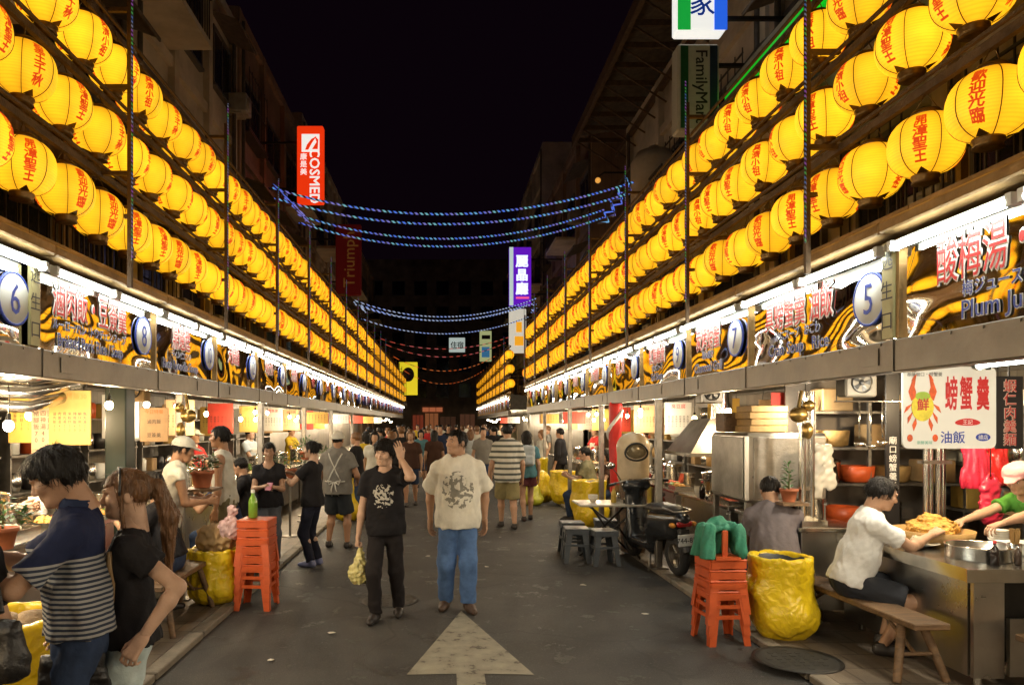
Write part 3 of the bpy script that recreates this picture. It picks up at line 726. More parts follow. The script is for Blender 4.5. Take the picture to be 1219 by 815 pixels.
# ------------------------------------------------------------------ the ground
b = B(); b.add([(-60, -6, -.02), (60, -6, -.02), (60, 140, -.02), (-60, 140, -.02)], [(0, 1, 2, 3)]); structure('ground', b, asphalt2)
KL, KR = -2.0, 2.55
b = B(); b.add([(KL, -3, 0), (KR, -3, 0), (KR, 95, 0), (KL, 95, 0)], [(0, 1, 2, 3)]); structure('street', b, asphalt)
KH = .05
b = B(); b.box((-5.06, 26, KH / 2 - .02), (5.88, 58, KH + .04)); structure('pavement', b, pave)
b = B(); b.box((5.61, 11.3, KH / 2 - .02), (5.88, 28.6, KH + .04)); b.box((5.61, 42, KH / 2 - .02), (5.88, 26, KH + .04)); structure('pavement', b, pave)
def kerb_rows():
    for x, y0, y1 in ((KL - .06, -3, 55), (KR + .06, -3, 25.6), (KR + .06, 29, 55)):
        b = B(); y = y0
        while y < y1 - .1:
            l = min(.98, y1 - y); b.box((x, y + l / 2, KH / 2), (.12, l - .015, KH + .006), b=.008); y += 1.0
        structure('kerb', b, kerbm)
kerb_rows()
# worn painted arrow
paint = mat('worn_road_paint', (.27, .255, .2), .6, var=.3, vs=6, bump=.25, bs=220)
N, L, p = nodes_of(paint)
_n = N.new('ShaderNodeTexNoise'); _n.inputs['Scale'].default_value = 6; _n.inputs['Detail'].default_value = 12; _n.inputs['Roughness'].default_value = .75
_tc = N.new('ShaderNodeTexCoord'); L.new(_tc.outputs['Object'], _n.inputs['Vector'])
_m = mathn(N, L, 'GREATER_THAN', _n.outputs[0], .42); _old = p.inputs['Base Color'].links[0].from_socket
L.new(mixc(N, L, _m, (.075, .065, .05), _old), p.inputs['Base Color'])
ya, yt = F * 1.8 / (803 - VY), F * 1.8 / (727 - VY)
xa, xb, xt = atx(484, ya), atx(636, ya), atx(549, yt); xc = (xa + xb) / 2
b = B(); b.add([(xa, ya, .004), (xc - .1, ya + .02, .004), (xc + .1, ya + .02, .004), (xb, ya, .004), (xt, yt, .004)], [(0, 1, 4), (1, 2, 4), (2, 3, 4)])
b.add([(xc - .1, 2.6, .004), (xc + .1, 2.6, .004), (xc + .1, ya + .02, .004), (xc - .1, ya + .02, .004)], [(0, 1, 2, 3)])
structure('road_marking', b, paint)
for (x, y, r, z, lab) in ((2.62, 5.28, .31, KH, 'dark round manhole cover beside the bench at the kerb'), (-.55, 7.25, .3, 0, 'dusty round manhole cover in the middle of the asphalt')):
    t = thing('manhole_cover', lab, 'manhole cover', (x, y, z + .001))
    b = B(); b.lathe([(r, 0), (r, .006), (r * .93, .006)], 36, cap=False); b.build('rim', darkm if x > 0 else asphalt, t)
    b = B(); b.lathe([(r * .925, 0), (r * .925, .004), (r * .8, .005), (.001, .005)], 36)
    for k in range(-3, 4):
        for q in range(-3, 4):
            if k * k + q * q < 10: b.box((k * r * .22, q * r * .22, .0065), (r * .11, r * .11, .004))
    b.build('lid', mat('cast_iron', (.03, .028, .024), .75, .1, .3, 8) if x > 0 else mat('dusty_iron', (.06, .054, .046), .65, .2, .3, 8), t)

# ------------------------------------------------------------------ lanterns
def lantern_mat():
    m = bpy.data.materials.new('lantern_paper'); m.use_nodes = True; N, L, p = nodes_of(m)
    tc = N.new('ShaderNodeTexCoord'); sx = N.new('ShaderNodeSeparateXYZ'); L.new(tc.outputs['Object'], sx.inputs[0])
    z = sx.outputs[2]
    rib = mathn(N, L, 'POWER', mathn(N, L, 'ABSOLUTE', mathn(N, L, 'SINE', mathn(N, L, 'MULTIPLY', z, math.pi / .0155))), 5)   # wire hoops under the paper
    az = mathn(N, L, 'ABSOLUTE', mathn(N, L, 'DIVIDE', mathn(N, L, 'ADD', z, .02), .2))
    rp = N.new('ShaderNodeValToRGB'); e = rp.color_ramp.elements
    e[0].position = 0; e[0].color = (1, .515, .015, 1); e[1].position = 1; e[1].color = (.55, .22, .005, 1)  # falloff of the inner bulb painted in, dimmer to top and bottom
    q = e.new(.55); q.color = (.95, .44, .010, 1)
    L.new(az, rp.inputs[0])
    n = N.new('ShaderNodeTexNoise'); n.inputs['Scale'].default_value = 9; n.inputs['Detail'].default_value = 3; L.new(tc.outputs['Object'], n.inputs['Vector'])
    oi = N.new('ShaderNodeObjectInfo')
    st = mathn(N, L, 'MULTIPLY', mathn(N, L, 'SUBTRACT', 1.0, mathn(N, L, 'MULTIPLY', rib, .13)), mathn(N, L, 'ADD', .8, mathn(N, L, 'MULTIPLY', n.outputs[0], .4)))
    st = mathn(N, L, 'MULTIPLY', st, mathn(N, L, 'ADD', .84, mathn(N, L, 'MULTIPLY', oi.outputs['Random'], .3)))
    ang = mathn(N, L, 'ARCTAN2', sx.outputs[1], sx.outputs[0])
    pan = mathn(N, L, 'ABSOLUTE', mathn(N, L, 'SINE', mathn(N, L, 'MULTIPLY', ang, 3.0)))      # shading painted into the glow, dimmer towards the seams to round the form
    st = mathn(N, L, 'MULTIPLY', st, mathn(N, L, 'ADD', .74, mathn(N, L, 'MULTIPLY', mathn(N, L, 'POWER', pan, .6), .3)))
    L.new(mathn(N, L, 'MULTIPLY', st, 1.34), p.inputs['Emission Strength']); L.new(rp.outputs[0], p.inputs['Emission Color'])
    p.inputs['Base Color'].default_value = (.4, .22, .02, 1); p.inputs['Roughness'].default_value = .6
    m.cycles.emission_sampling = 'NONE'; return m
lan_m = lantern_mat()
seam_m = mat('lantern_seam', (.1, .045, .008), .7, var=0)
inkm = mat('lantern_red_ink', (.5, .04, .01), .6, var=0, emit=.6, ecol=(.85, .075, .004), sample=False)
brass = mat('lantern_fitting', (.16, .09, .025), .4, .7, .3, 20)
LR, LZ = .186, .171
def lan_r(z): return LR * (max(0, 1 - abs(z / (LZ * 1.02)) ** 2.35)) ** (1 / 2.1)
def lan_shade(n=36, rows=16, seams=True):
    b = B(); prof = [(lan_r(z), z) for z in [LZ * math.sin(t) for t in np.linspace(-1.28, 1.28, rows)]]
    b.lathe(prof, n)
    if seams:
        for k in range(6):
            a = 2 * math.pi * k / 6; d = V((math.cos(a), math.sin(a), 0))
            b.tube([d * (r + .0005) + V((0, 0, z)) for r, z in prof], .0026, 4, 1)
    return b
def lan_text(words, res=1, fat=.0):
    b = B()
    for k in range(6):
        wd = words[k % len(words)]
        if not wd: continue
        a0 = 2 * math.pi * (k + .5) / 6; n = len(wd); sz = .06
        for i, ch in enumerate(wd):
            me = text(ch, sz * 1.12, .0022, res=res); zc = (n / 2 - .5 - i) * sz * 1.05
            vs = []
            for v in me.vertices:
                z = zc + v.co.y; a = a0 + v.co.x / (LR * .97); r = lan_r(z) + .0035 + v.co.z * .3
                vs.append((r * math.cos(a), r * math.sin(a), z))
            b.add(vs, [tuple(q.vertices) for q in me.polygons], 0)
    return b
def lan_cap(b, mi=0):
    b.lathe([(.07, .0), (.075, .012), (.066, .026), (.02, .03)], 18, mi, c=(0, 0, LZ * .955))
    for q in (-1, 1): b.tube([(q * .06, 0, LZ + .015), (q * .02, 0, LZ + .085), (0, 0, LZ + .125)], .003, 4, mi)
    return b
def lan_base(b, mi=0):
    b.lathe([(.03, -.045), (.068, -.045), (.062, -.028), (.072, -.012), (.07, 0)], 18, mi, c=(0, 0, -LZ * .955))
    for k in range(3):
        a = 2.1 * k + .5; d = V((math.cos(a), math.sin(a), 0)); s_ = V((-d.y, d.x, 0)); z0 = -LZ * .94
        b.add([d * .07 + s_ * .03 + V((0, 0, z0 - .004)), d * .07 - s_ * .03 + V((0, 0, z0 - .004)), d * .125 + V((0, 0, z0 + .018))], [(0, 1, 2)], mi)
    return b
T_WEL, T_KING, T_LADY, T_BDAY = '歡迎光臨', '開漳聖王', '奠濟小祖', '聖王千秋'
shade_me = lan_shade().data('shade', [lan_m, seam_m]); cap_me = lan_cap(B()).data('cap', brass); base_me = lan_base(B()).data('base', brass)
txt_me = {}
def wordset(*w):
    if w not in txt_me: txt_me[w] = lan_text(w).data('lettering', inkm)
    return txt_me[w]
def small_lantern(words):
    b = lan_shade(20, 10); n0 = len(b.f); t = lan_text(words, 1); b.add(t.v, t.f, 2); lan_cap(b, 3); lan_base(b, 3)
    return b.data('lantern', [lan_m, seam_m, inkm, brass])
XL, XR = -2.54, 2.67
ROWZ = (3.345, 3.935, 4.51); ROWN = ('bottom', 'middle', 'top')
SETS = {(1, 0): (T_WEL, '', T_LADY, '', T_KING, ''), (1, 1): (T_KING, '', T_BDAY, '', T_LADY, ''), (1, 2): (T_LADY, '', T_BDAY, '', T_WEL, ''),
        (-1, 0): (T_KING, '', T_LADY, '', T_WEL, ''), (-1, 1): (T_BDAY, '', T_LADY, '', T_KING, ''), (-1, 2): (T_BDAY, '', T_WEL, '', T_LADY, '')}
ORD = ['nearest', 'second', 'third', 'fourth', 'fifth', 'sixth', 'seventh', 'eighth', 'ninth', 'tenth', 'eleventh', 'twelfth', 'thirteenth', 'fourteenth', 'fifteenth', 'sixteenth', 'seventeenth', 'eighteenth', 'nineteenth', 'twentieth']
TENS = ['twenty', 'thirty', 'forty', 'fifty', 'sixty']
def ordinal(i):
    if i < 20: return ORD[i]
    t, u = divmod(i + 1, 10)
    return TENS[t - 2][:-1] + 'ieth' if u == 0 else TENS[t - 2] + '-' + ('first' if u == 1 else ORD[u - 1])
FIRST_Y = {(1, 0): 3.02, (1, 1): 3.1, (1, 2): 3.68, (-1, 0): 3.86, (-1, 1): 3.86, (-1, 2): 4.1}
PITCH = .468
FARSET = {}
rest, near = [], []
for side in (1, -1):
    for row in range(3):
        y = FIRST_Y[(side, row)]; i = 0; z0 = ROWZ[row]
        gname = f'yellow lanterns of the {ROWN[row]} row over the {"juice stall side" if side > 0 else "striped shirt couple side"}'
        while y < (46.5 if side < 0 else 53):
            if side > 0 and 22.3 < y < 28: y += PITCH; continue
            x = (XR if side > 0 else XL) + R.uniform(-.015, .015); z = z0 + R.uniform(-.012, .012); rz = R.uniform(-.5, .5) + (0 if R.random() < .6 else 2.094)
            base_a = (math.pi if side > 0 else 0) - math.pi / 6 + (.35 if side > 0 else -.35)
            if i < 46 or (row == 0 and i < 50): 
                sd = 'right' if side > 0 else 'left'
                lab = f'yellow paper lantern with red characters, {ordinal(i)} in the {ROWN[row]} row above the {sd} stalls'
                if y < 15:
                    t = thing('paper_lantern', lab, 'lantern', (x, y, z), base_a + rz, gname); t.rotation_euler = (R.uniform(-.05, .05), R.uniform(-.05, .05), base_a + rz)
                    link('shade', shade_me, t); link('lettering', wordset(*SETS[(side, row)]), t); link('cap', cap_me, t); link('base', base_me, t)
                else:
                    k = (side, row)
                    if k not in FARSET: FARSET[k] = small_lantern(SETS[k])
                    o = link('paper_lantern', FARSET[k], None, (x, y, z)); o.rotation_euler = (0, 0, base_a + rz); tag(o, lab, 'lantern', gname)
                i += 1
            else: rest.append((x, y, z))
            y += PITCH + R.uniform(-.008, .008)
for side in (1, -1):
    for row in range(3):
        y = FIRST_Y[(side, row)] - PITCH
        while y > -6: near.append(((XR if side > 0 else XL), y, ROWZ[row])); y -= PITCH
proto = lan_shade(12, 7, False)
b = B()
for x, y, z in near: b.add(proto.v, proto.f, 0, Matrix.Translation((x, y, z)), True); b.lathe([(.05, -.02), (.07, 0)], 6, 1, c=(x, y, z - LZ)); b.lathe([(.07, 0), (.05, .03)], 6, 1, c=(x, y, z + LZ))
tag(b.build('rear_lanterns', [lan_m, brass], recalc=False), 'yellow paper lanterns of the same rows going on behind the viewer', 'lanterns', None, 'stuff')
b = B()
for x, y, z in rest:
    b.add(proto.v, proto.f, 0, Matrix.Translation((x, y, z)), True); b.lathe([(.05, -.02), (.07, 0)], 6, 1, c=(x, y, z - LZ)); b.lathe([(.07, 0), (.05, .03)], 6, 1, c=(x, y, z + LZ))
tag(b.build('far_lanterns', [lan_m, brass], recalc=False), 'yellow paper lanterns shrinking to a band at the far end of the street', 'lanterns', None, 'stuff')

# racks that carry the rows
def led_mat(name, cols, period, str_=4):
    m = bpy.data.materials.new(name); m.use_nodes = True; N, L, p = nodes_of(m); p.inputs['Base Color'].default_value = (.02, .02, .025, 1); p.inputs['Roughness'].default_value = .4
    tc = N.new('ShaderNodeTexCoord'); sx = N.new('ShaderNodeSeparateXYZ'); L.new(tc.outputs['Object'], sx.inputs[0])
    s_ = mathn(N, L, 'ADD', sx.outputs[0], sx.outputs[2]); fr = mathn(N, L, 'FRACT', mathn(N, L, 'DIVIDE', s_, period)); on = mathn(N, L, 'GREATER_THAN', fr, .5)
    c = mathn(N, L, 'FRACT', mathn(N, L, 'DIVIDE', s_, period * 7.3)); rp = N.new('ShaderNodeValToRGB'); rp.color_ramp.interpolation = 'CONSTANT'; e = rp.color_ramp.elements
    e[0].color = (*cols[0], 1); e[1].position = 1 / len(cols); e[1].color = (*cols[1 % len(cols)], 1)
    for i in range(2, len(cols)): q = e.new(i / len(cols)); q.color = (*cols[i], 1)
    L.new(c, rp.inputs[0]); L.new(rp.outputs[0], p.inputs['Emission Color']); L.new(mathn(N, L, 'MULTIPLY', on, str_), p.inputs['Emission Strength']); m.cycles.emission_sampling = 'NONE'; return m
led_post = led_mat('led_rope_dim', [(.1, .2, .5), (.1, .5, .1), (.4, .1, .5), (.3, .3, .4)], .032, .4)
for side in (1, -1):
    for (y0, y1) in (((-6, 22.2), (28, 53)) if side > 0 else ((-6, 46.4),)):
        sd = 'right' if side > 0 else 'left'
        t = thing('lantern_rack', f'rusty steel rack of rails and posts carrying the {"far " if y0 > 20 else ""}lantern rows above the {sd} stalls', 'rack', ((XR if side > 0 else XL), y0, 2.9))
        for row in range(3):
            z = ROWZ[row] + .295 - 2.9
            b = B(); b.box((0, (y1 - y0) / 2, z), (.035, y1 - y0, .05)); b.box((-side * .05, (y1 - y0) / 2, z + .035), (.02, y1 - y0, .02)); b.build('rail', rust, t)
        ys = [5.0 - .2 + 2.35 * k for k in range(0, 22)] if side > 0 else [5.3 + 2.35 * k for k in range(0, 19)]
        for y in ys:
            if not (y0 <= y <= y1): continue
            b = B(); b.box((-side * .22, y - y0, 1.0), (.032, .032, 2.2)); b.box((-side * .11, y - y0, .43), (.22, .03, .03)); b.box((-side * .11, y - y0, 1.39), (.22, .03, .03)); b.box((-side * .11, y - y0, 1.96), (.22, .03, .03))
            b.box((side * .3, y - y0, .75), (1.05, .03, .03)); b.box((side * .82, y - y0, .4), (.05, .05, .9)); po = b.build('post', rust, t)
            if y < 30: b = B(); b.tube([(-side * .25, y - y0 - .035, zz) for zz in np.linspace(.1, 2.3, 8)], .007, 5); b.build('light_rope', led_post, po)
# ------------------------------------------------------------------ market stalls
PX = 2.62
tile_w = mat('pale_wall_tiles', (.26, .22, .16), .4, var=.15, vs=3, dirt=.3); brick_lines(tile_w, .2, .2, .006, .6)
tile_b = mat('steel_wall_sheet', (.24, .21, .18), .45, .8, .25, 2, dirt=.3)
ceil_m = mat('stall_ceiling_sheet', (.13, .115, .09), .6, .2, .3, 2, dirt=.4)
def bulb_light(p, e, col=(1, .72, .4), r=.05):
    l = bpy.data.lights.new('bulb_light', 'POINT'); l.energy = e; l.color = col; l.shadow_soft_size = r
    o = bpy.data.objects.new('bulb_light', l); C.objects.link(o); o.location = p; return o
def condensed(b, s, size, o, right, cx=.62, outline=True, col=1, fat=.011, n=None):
    if outline: b.mesh(text(s, size, fat / size * size, .001), frame(o, right, sx=cx, lift=.004), 0)
    b.mesh(text(s, size, 0, .001), frame(o, right, sx=cx, lift=.004 + fat * .2 + .003), col)
num_me = {}
def food_stall(side, y0, y1, num, title, jp, en, disc_far, kind, lod, extra=''):
    sd = 'right' if side > 0 else 'left'; w = y1 - y0
    who = f'number {num} board' if num else 'plum juice board'
    en_name = 'plum juice and cocoa' if not num else 'crab soup' if num == 5 else REAR[title] if title in REAR else (ENR[TR.index(title)] if side > 0 else ENL[TL.index(title) + 1 if title in TL else 0])
    SNAME[num] = f'the {en_name} stall'
    t = thing('food_stall', f'market stall on the {sd} with wavy mirror signboard advertising {en_name}', 'market stall', (side * PX, y0, 0))
    X = lambda u: side * u
    b = B(); b.box((X(.03), w / 2, 2.57), (.04, w - .03, .575)); b.build('signboard', mirror_m, t)
    b = B(); b.box((X(.03), w / 2, 2.185), (.12, w - .006, .185), b=.006)
    if lod < 2:
        b.box((X(-.034), R.uniform(.2, w - .2), 2.19), (.006, .16, .1)); b.box((X(.03), .003, 2.185), (.135, .012, .19))
        for k in range(int(w / .22)): b.cyl((X(-.031), .12 + k * .22, 2.26), (X(-.036), .12 + k * .22, 2.26), .008, n=6)
    b.build('fascia_beam', fascia_m, t)
    b = B(); b.box((X(-.02), w / 2, 2.915), (.2, w - .004, .07), b=.01); b.box((X(.07), w / 2, 3.0), (.03, w - .01, .1)); b.build('gutter', gutter, t)
    b = B(); b.add([(X(0), .002, 2.95), (X(0), w - .002, 2.95), (X(2.95), w - .002, 2.62), (X(2.95), .002, 2.62)], [(0, 1, 2, 3)])
    b.build('canopy_roof', canvas, t)
    b = B(); b.box((X(1.5), w / 2, 2.33), (2.85, w - .01, .03)); 
    if lod < 2:
        for k in range(4): b.box((X(.35 + .75 * k), w / 2, 2.3), (.05, w - .01, .04))
    b.build('stall_ceiling', ceil_m, t)
    b = B(); b.add([(X(.06), yy, zz) for yy in (.006, .03) for zz in (2.33, 2.94)] + [(X(2.9), yy, zz) for yy in (.006, .03) for zz in (2.33, 2.61)], [(0, 1, 5, 4), (2, 6, 7, 3), (0, 2, 3, 1), (4, 5, 7, 6), (1, 3, 7, 5), (0, 4, 6, 2)]); b.build('gable_panel', canvas, t)
    b = B(); b.box((X(2.95), w / 2, 1.16), (.04, w - .004, 2.3)); b.build('back_panel', (tile_w, tile_b)[kind % 2], t)
    nt = 1 if w < 1.6 else 2; ln = (w - .06) / nt
    for k in range(nt):
        yc = .03 + ln * (k + .5)
        b = B(); b.box((X(-.035), yc, 2.815), (.05, ln - .02, .035)); 
        for q in (-1, 1): b.box((X(-.075), yc + q * (ln / 2 - .035), 2.795), (.05, .035, .06))
        f = b.build('tube_batten', white_p if lod < 2 else steel_d, t)
        b = B(); b.cyl((X(-.085), yc - ln / 2 + .05, 2.785), (X(-.085), yc + ln / 2 - .05, 2.785), .019, n=10); b.build('fluorescent_tube', tube_m, f)
    right = (0, -side, 0)
    yd = (w - .27) if disc_far else .27
    if num:
        b = B(); M = frame((X(-.002), yd, 2.555), right); b.lathe([(.165, 0), (.165, .012), (.001, .012)], 32, 0, M); b.lathe([(.166, .0), (.166, .0135), (.152, .0135), (.152, .012)], 32, 1, M, cap=False)
        d = b.build('number_disc', [white_p, blue_t], t)
        b = B(); b.mesh(text(str(num), .27, .0, .002), frame((X(-.002), yd, 2.555), right, sx=.85 if num < 10 else .62, lift=.0165), 0); b.build('numeral', blue_t, d)
    span = w - (.5 if num else .1); yc = (w / 2 - .2 if disc_far else w / 2 + .2) if num else w / 2
    b = B(); n = len(title); sz = .26
    if lod < 2 or title:
        cw = min(.62, span * .86 / (n * sz)); condensed(b, title, sz, (X(.008), yc, 2.645), right, cw, lod < 2, 1, .0105)
        b.build('lettering', [white_t, red_t, blue_t], t); b = B()
        if jp: condensed(b, jp, .085, (X(.008), yc, 2.475), right, .9, lod < 1, 2, .003)
        if b.v: b.build('lettering', [white_t, red_t, blue_t], t); b = B()
        if en: condensed(b, en, .13, (X(.008), yc, 2.355), right, min(1, span / (len(en) * .075)), lod < 1, 2, .004)
        if b.v: b.build('lettering', [white_t, red_t, blue_t], t)
    if extra:
        b = B(); b.box((X(-.0), y_strip(side, w), 2.57), (.02, .11, .56)); st = b.build('divider_strip', strip_m, t)
        b = B(); b.mesh(text(extra, .12, 0, .001, vert=True, gap=1.5), frame((X(-.01), y_strip(side, w), 2.57), right, lift=.004)); b.build('strip_lettering', black_t, st)
    else:
        b = B(); b.box((X(.0), w - .01, 2.57), (.03, .03, .57)); b.build('divider_strip', gutter, t)
    return t
def y_strip(side, w): return w - .06
TL = ['滷肉飯・豆簽羹', '鼎邊趖', '天婦羅', '蚵仔煎', '米粉湯', '肉羹', '泡泡冰', '魷魚羹', '排骨飯', '鰻魚羹', '麻油雞', '四神湯', '魚丸湯', '筒仔米糕', '燒賣', '粉圓冰', '炒麵', '海鮮', '咖哩飯', '潤餅', '甜湯', '肉圓', '滷味']
TR = ['炭烤螃蟹', '紅燒鰻羹', '蝦仁羹', '原汁豬腳', '花枝羹', '臭豆腐', '滷味', '生魚片', '烤香腸', '燒酒蝦', '麵線', '冰果', '碗粿', '牛肉麵', '鹹粥', '豆花', '烤玉米', '餛飩湯', '炸雞', '切仔麵', '魚羹', '粽子']
JP = {8: 'ルーローハン  トウチェンスープ', 6: '', 5: 'かにスープ   おこわ', 7: '炭火焼き', 10: 'ディンビエンソ', 9: 'うなぎスープ'}
EN = {8: 'Braised Pork Rice / Soup', 5: 'Crab Soup   Rice', 7: 'Charcoal Grill', 10: 'Rice Noodle Soup', 9: 'Eel Soup'}
ENL = ['pork blood soup', 'bean noodle', 'rice noodle', 'tempura', 'oyster omelette', 'rice vermicelli', 'meat broth', 'bubble ice', 'squid broth', 'pork chop rice', 'eel broth', 'sesame chicken', 'four herb soup', 'fish ball', 'tube rice', 'pork dumpling', 'rice ball ice', 'fried noodle', 'seafood', 'curry rice', 'spring roll', 'sweet soup', 'meatball', 'left braised snack']
ENR = ['grilled crab', 'braised eel', 'shrimp broth', 'pork knuckle', 'cuttlefish', 'stinky tofu', 'braised snack', 'sashimi', 'grilled sausage', 'wine shrimp', 'thin noodle', 'fruit ice', 'bowl cake', 'beef noodle', 'salty porridge', 'tofu pudding', 'grilled corn', 'wonton', 'fried chicken', 'cut noodle', 'fish broth', 'rice parcel']
SNAME = {}
REAR = dict(zip(['燒肉', '炸魚', '燉湯', '冰棒', '涼麵', '蔥餅', '茶葉蛋', '豆漿'], ['roast meat', 'fried fish', 'stewed soup', 'ice bar', 'cold noodle', 'scallion pancake', 'tea egg', 'soy milk']))
STALLS = []
food_stall(1, 2.2, 4.1, 0, '酸梅湯・可可牛奶', '梅ジュース・ココアミルク', 'Plum Juice/Cocoa', False, 1, 0); STALLS.append((1, 2.2, 4.1, 0))
food_stall(1, 4.1, 6.1, 5, '真螃蟹羹 油飯', JP[5], EN[5], False, 0, 0); STALLS.append((1, 4.1, 6.1, 5))
# the narrow strip that stands between the juice board and number 5
ys = [6.1, 7.65]; 
while ys[-1] < 21.9: ys.append(min(ys[-1] + 1.8, 22.1))
for i in range(len(ys) - 1):
    n = 7 + 2 * i; food_stall(1, ys[i], ys[i + 1], n, TR[i], JP.get(n, ''), EN.get(n, ''), False, i, 0 if i < 2 else (1 if i < 5 else 2)); STALLS.append((1, ys[i], ys[i + 1], n))
n0 = 7 + 2 * (len(ys) - 1); y = 28.2; i = 0
while y < 51: food_stall(1, y, y + 1.9, n0 + 2 * i, TR[9 + i], '', '', False, i, 2); STALLS.append((1, y, y + 1.9, n0 + 2 * i)); y += 1.9; i += 1
ys = [2.75, 4.62, 6.5, 8.25]
while ys[-1] < 45.5: ys.append(ys[-1] + 1.83)
for i in range(len(ys) - 1):
    n = 6 + 2 * i; food_stall(-1, ys[i], ys[i + 1], n, TL[i - 1] if i else '豬血湯', JP.get(n, ''), EN.get(n, ''), True, i, 0 if i < 3 else (1 if i < 6 else 2)); STALLS.append((-1, ys[i], ys[i + 1], n))
for side in (1, -1):
    for k in range(4): y = (2.2 if side > 0 else 2.75) - 1.9 * (k + 1); food_stall(side, y, y + 1.9, 70 + 4 * k + (1 if side > 0 else 0), (['燒肉', '炸魚', '燉湯', '冰棒'] if side > 0 else ['涼麵', '蔥餅', '茶葉蛋', '豆漿'])[k], '', '', side < 0, k, 2); STALLS.append((side, y, y + 1.9, 70 + 4 * k + (1 if side > 0 else 0)))
for side, y in ((1, 4.16), (-1, 4.54)):
    t = thing('strip_sign', f'narrow olive vertical sign with three characters beside the {"crab soup" if side > 0 else "pork blood soup"} signboard', 'sign', (side * 2.6, y, 2.29))
    b = B(); b.box((0, 0, .28), (.02, .1, .56)); b.build('panel', strip_m, t)
    b = B(); b.mesh(text('逃生口', .12, 0, .001, vert=True, gap=1.45), frame((-side * .01, 0, .28), (0, -side, 0), lift=.004)); b.build('lettering', black_t, t)

# street-edge posts under the fascia
def stall_post(side, y, lab, twin=False, ball=False):
    t = thing('canopy_post', lab, 'post', (side * 2.6, y, KH)); side = 1 if side > 0 else -1
    b = B()
    if twin:
        b.cyl((-.04, 0, 0), (-.04, 0, 2.03), .032, n=14); b.cyl((.05, .02, 0), (.05, .02, 2.03), .03, n=14)
        for z in (.3, 1.17, 1.75): b.box((0, .01, z), (.15, .03, .035))
    else: b.box((0, 0, 1.02), (.08, .08, 2.03), b=.01)
    b.build('shaft', steel_b if twin else steel_d, t)
    b = B(); b.box((0, 0, .01), (.2, .16, .02)); b.build('foot_plate', steel_d, t)
    if ball:
        b = B(); b.sph((-side * .1, -.06, 1.82), (.075, .075, .07), 14, 9); b.sph((-side * .02, -.08, 1.9), .05, 10, 7); b.cyl((-side * .1, -.06, 1.88), (-side * .06, -.03, 2.03), .015); b.sph((-side * .03, -.08, 1.68), (.045, .045, .075), 10, 7)
        b.build('brass_bell', mat('old_brass', (.45, .3, .1), .3, .9, .3, 12), t)
    return t
stall_post(3.22 / 2.6, 6.32, 'twin steel tube post with brass fittings beside the seated man in white tee', True, True)
stall_post(-1, 7.08, 'grey steel post with brass bell beside the yellow rubbish bag and red stools', False, True)
for k, y in enumerate([10.2, 13.4, 16.6, 20.4]): stall_post(-1, y, f'grey steel post under the left fascia, {ORD[k + 1]} beyond the brass bell post')
for k, y in enumerate([8.6, 11.7, 14.6, 18.2, 21.6]): stall_post(1, y, f'grey steel post under the right fascia, {ORD[k + 1]} beyond the twin tube post')

# ---- generic furniture of a stall
def box_counter(loc, size, lab, rz=0, m=None):
    t = thing('serving_counter', lab, 'counter', loc, rz); w, d, h = size; m = m or steel
    b = B(); b.box((0, 0, h - .02), (w, d, .04), b=.006); b.build('worktop', steel_b, t)
    b = B(); b.box((0, 0, h / 2 + .04), (w - .06, d - .06, h - .16), b=.006); b.build('cabinet', m, t)
    for sx in (-1, 1):
        for sy in (-1, 1): b = B(); b.box((sx * (w / 2 - .06), sy * (d / 2 - .06), .06), (.045, .045, .12)); b.build('leg', steel_d, t)
    return t
pot_b = B(); pot_b.lathe([(.02, 0), (.16, 0), (.17, .02), (.17, .26), (.178, .265), (.178, .275), (.165, .275)], 24, 0)
pot_me = pot_b.data('vessel', steel_b)
lid_me = B().lathe([(.176, 0), (.172, .012), (.06, .045), (.018, .05), (.018, .07), (.001, .075)], 24).data('lid', steel_b)
hand_me = B().tube([(.17, -.05, .2), (.215, -.05, .2), (.215, .05, .2), (.17, .05, .2)], .008, 6).tube([(-.17, -.05, .2), (-.215, -.05, .2), (-.215, .05, .2), (-.17, .05, .2)], .008, 6).data('handle', steel_d)
def pot(loc, lab, sc=1, lid=True):
    t = thing('cooking_pot', lab, 'pot', loc, R.uniform(0, 6)); t.scale = (sc,) * 3; v = link('vessel', pot_me, t); link('handle', hand_me, v)
    if lid: link('lid', lid_me, t, (0, 0, .276))
    return t
def heap_mesh(m, w, d, h, seed):
    g = SDF((-w, -d, -.02), (w, d, h * 1.8), max(.008, w / 22)); r = random.Random(seed)
    for k in range(9): g.ell((r.uniform(-.55, .55) * w * .8, r.uniform(-.55, .55) * d * .8, h * .25), (w * .32, d * .34, h * r.uniform(.5, .9)), .03)
    g.plane((0, 0, 0), (0, 0, -1)); g.wrinkle(.006, .03, seed); return np_mesh('food', [(*g.mesh(), 0)], [m])
tray_me = B().box((0, 0, .005), (.3, .22, .01)).box((0, -.108, .03), (.3, .006, .05)).box((0, .108, .03), (.3, .006, .05)).box((-.148, 0, .03), (.006, .22, .05)).box((.148, 0, .03), (.006, .22, .05)).data('pan', steel_b)
heaps = [heap_mesh(m, .15, .11, .06, i) for i, m in enumerate(FOODS)]
FN = ['yellow noodles', 'dark braised meat', 'green vegetables', 'pale dumplings', 'red chilli sauce']
def tray(loc, lab, k, rz=0):
    t = thing('food_tray', lab, 'food tray', loc, rz); link('pan', tray_me, t); link('food', heaps[k % 5], t, (0, 0, .012)); return t
bowl_p = [(.03, 0), (.035, .008), (.06, .04), (.068, .062), (.065, .062), (.056, .04)]
def bowls(loc, lab, n=6):
    b = B()
    for i in range(n): b.lathe(bowl_p, 18, 0, c=(0, 0, i * .017))
    o = b.build('bowl_stack', porcelain, None, loc); return tag(o, lab, 'bowls')
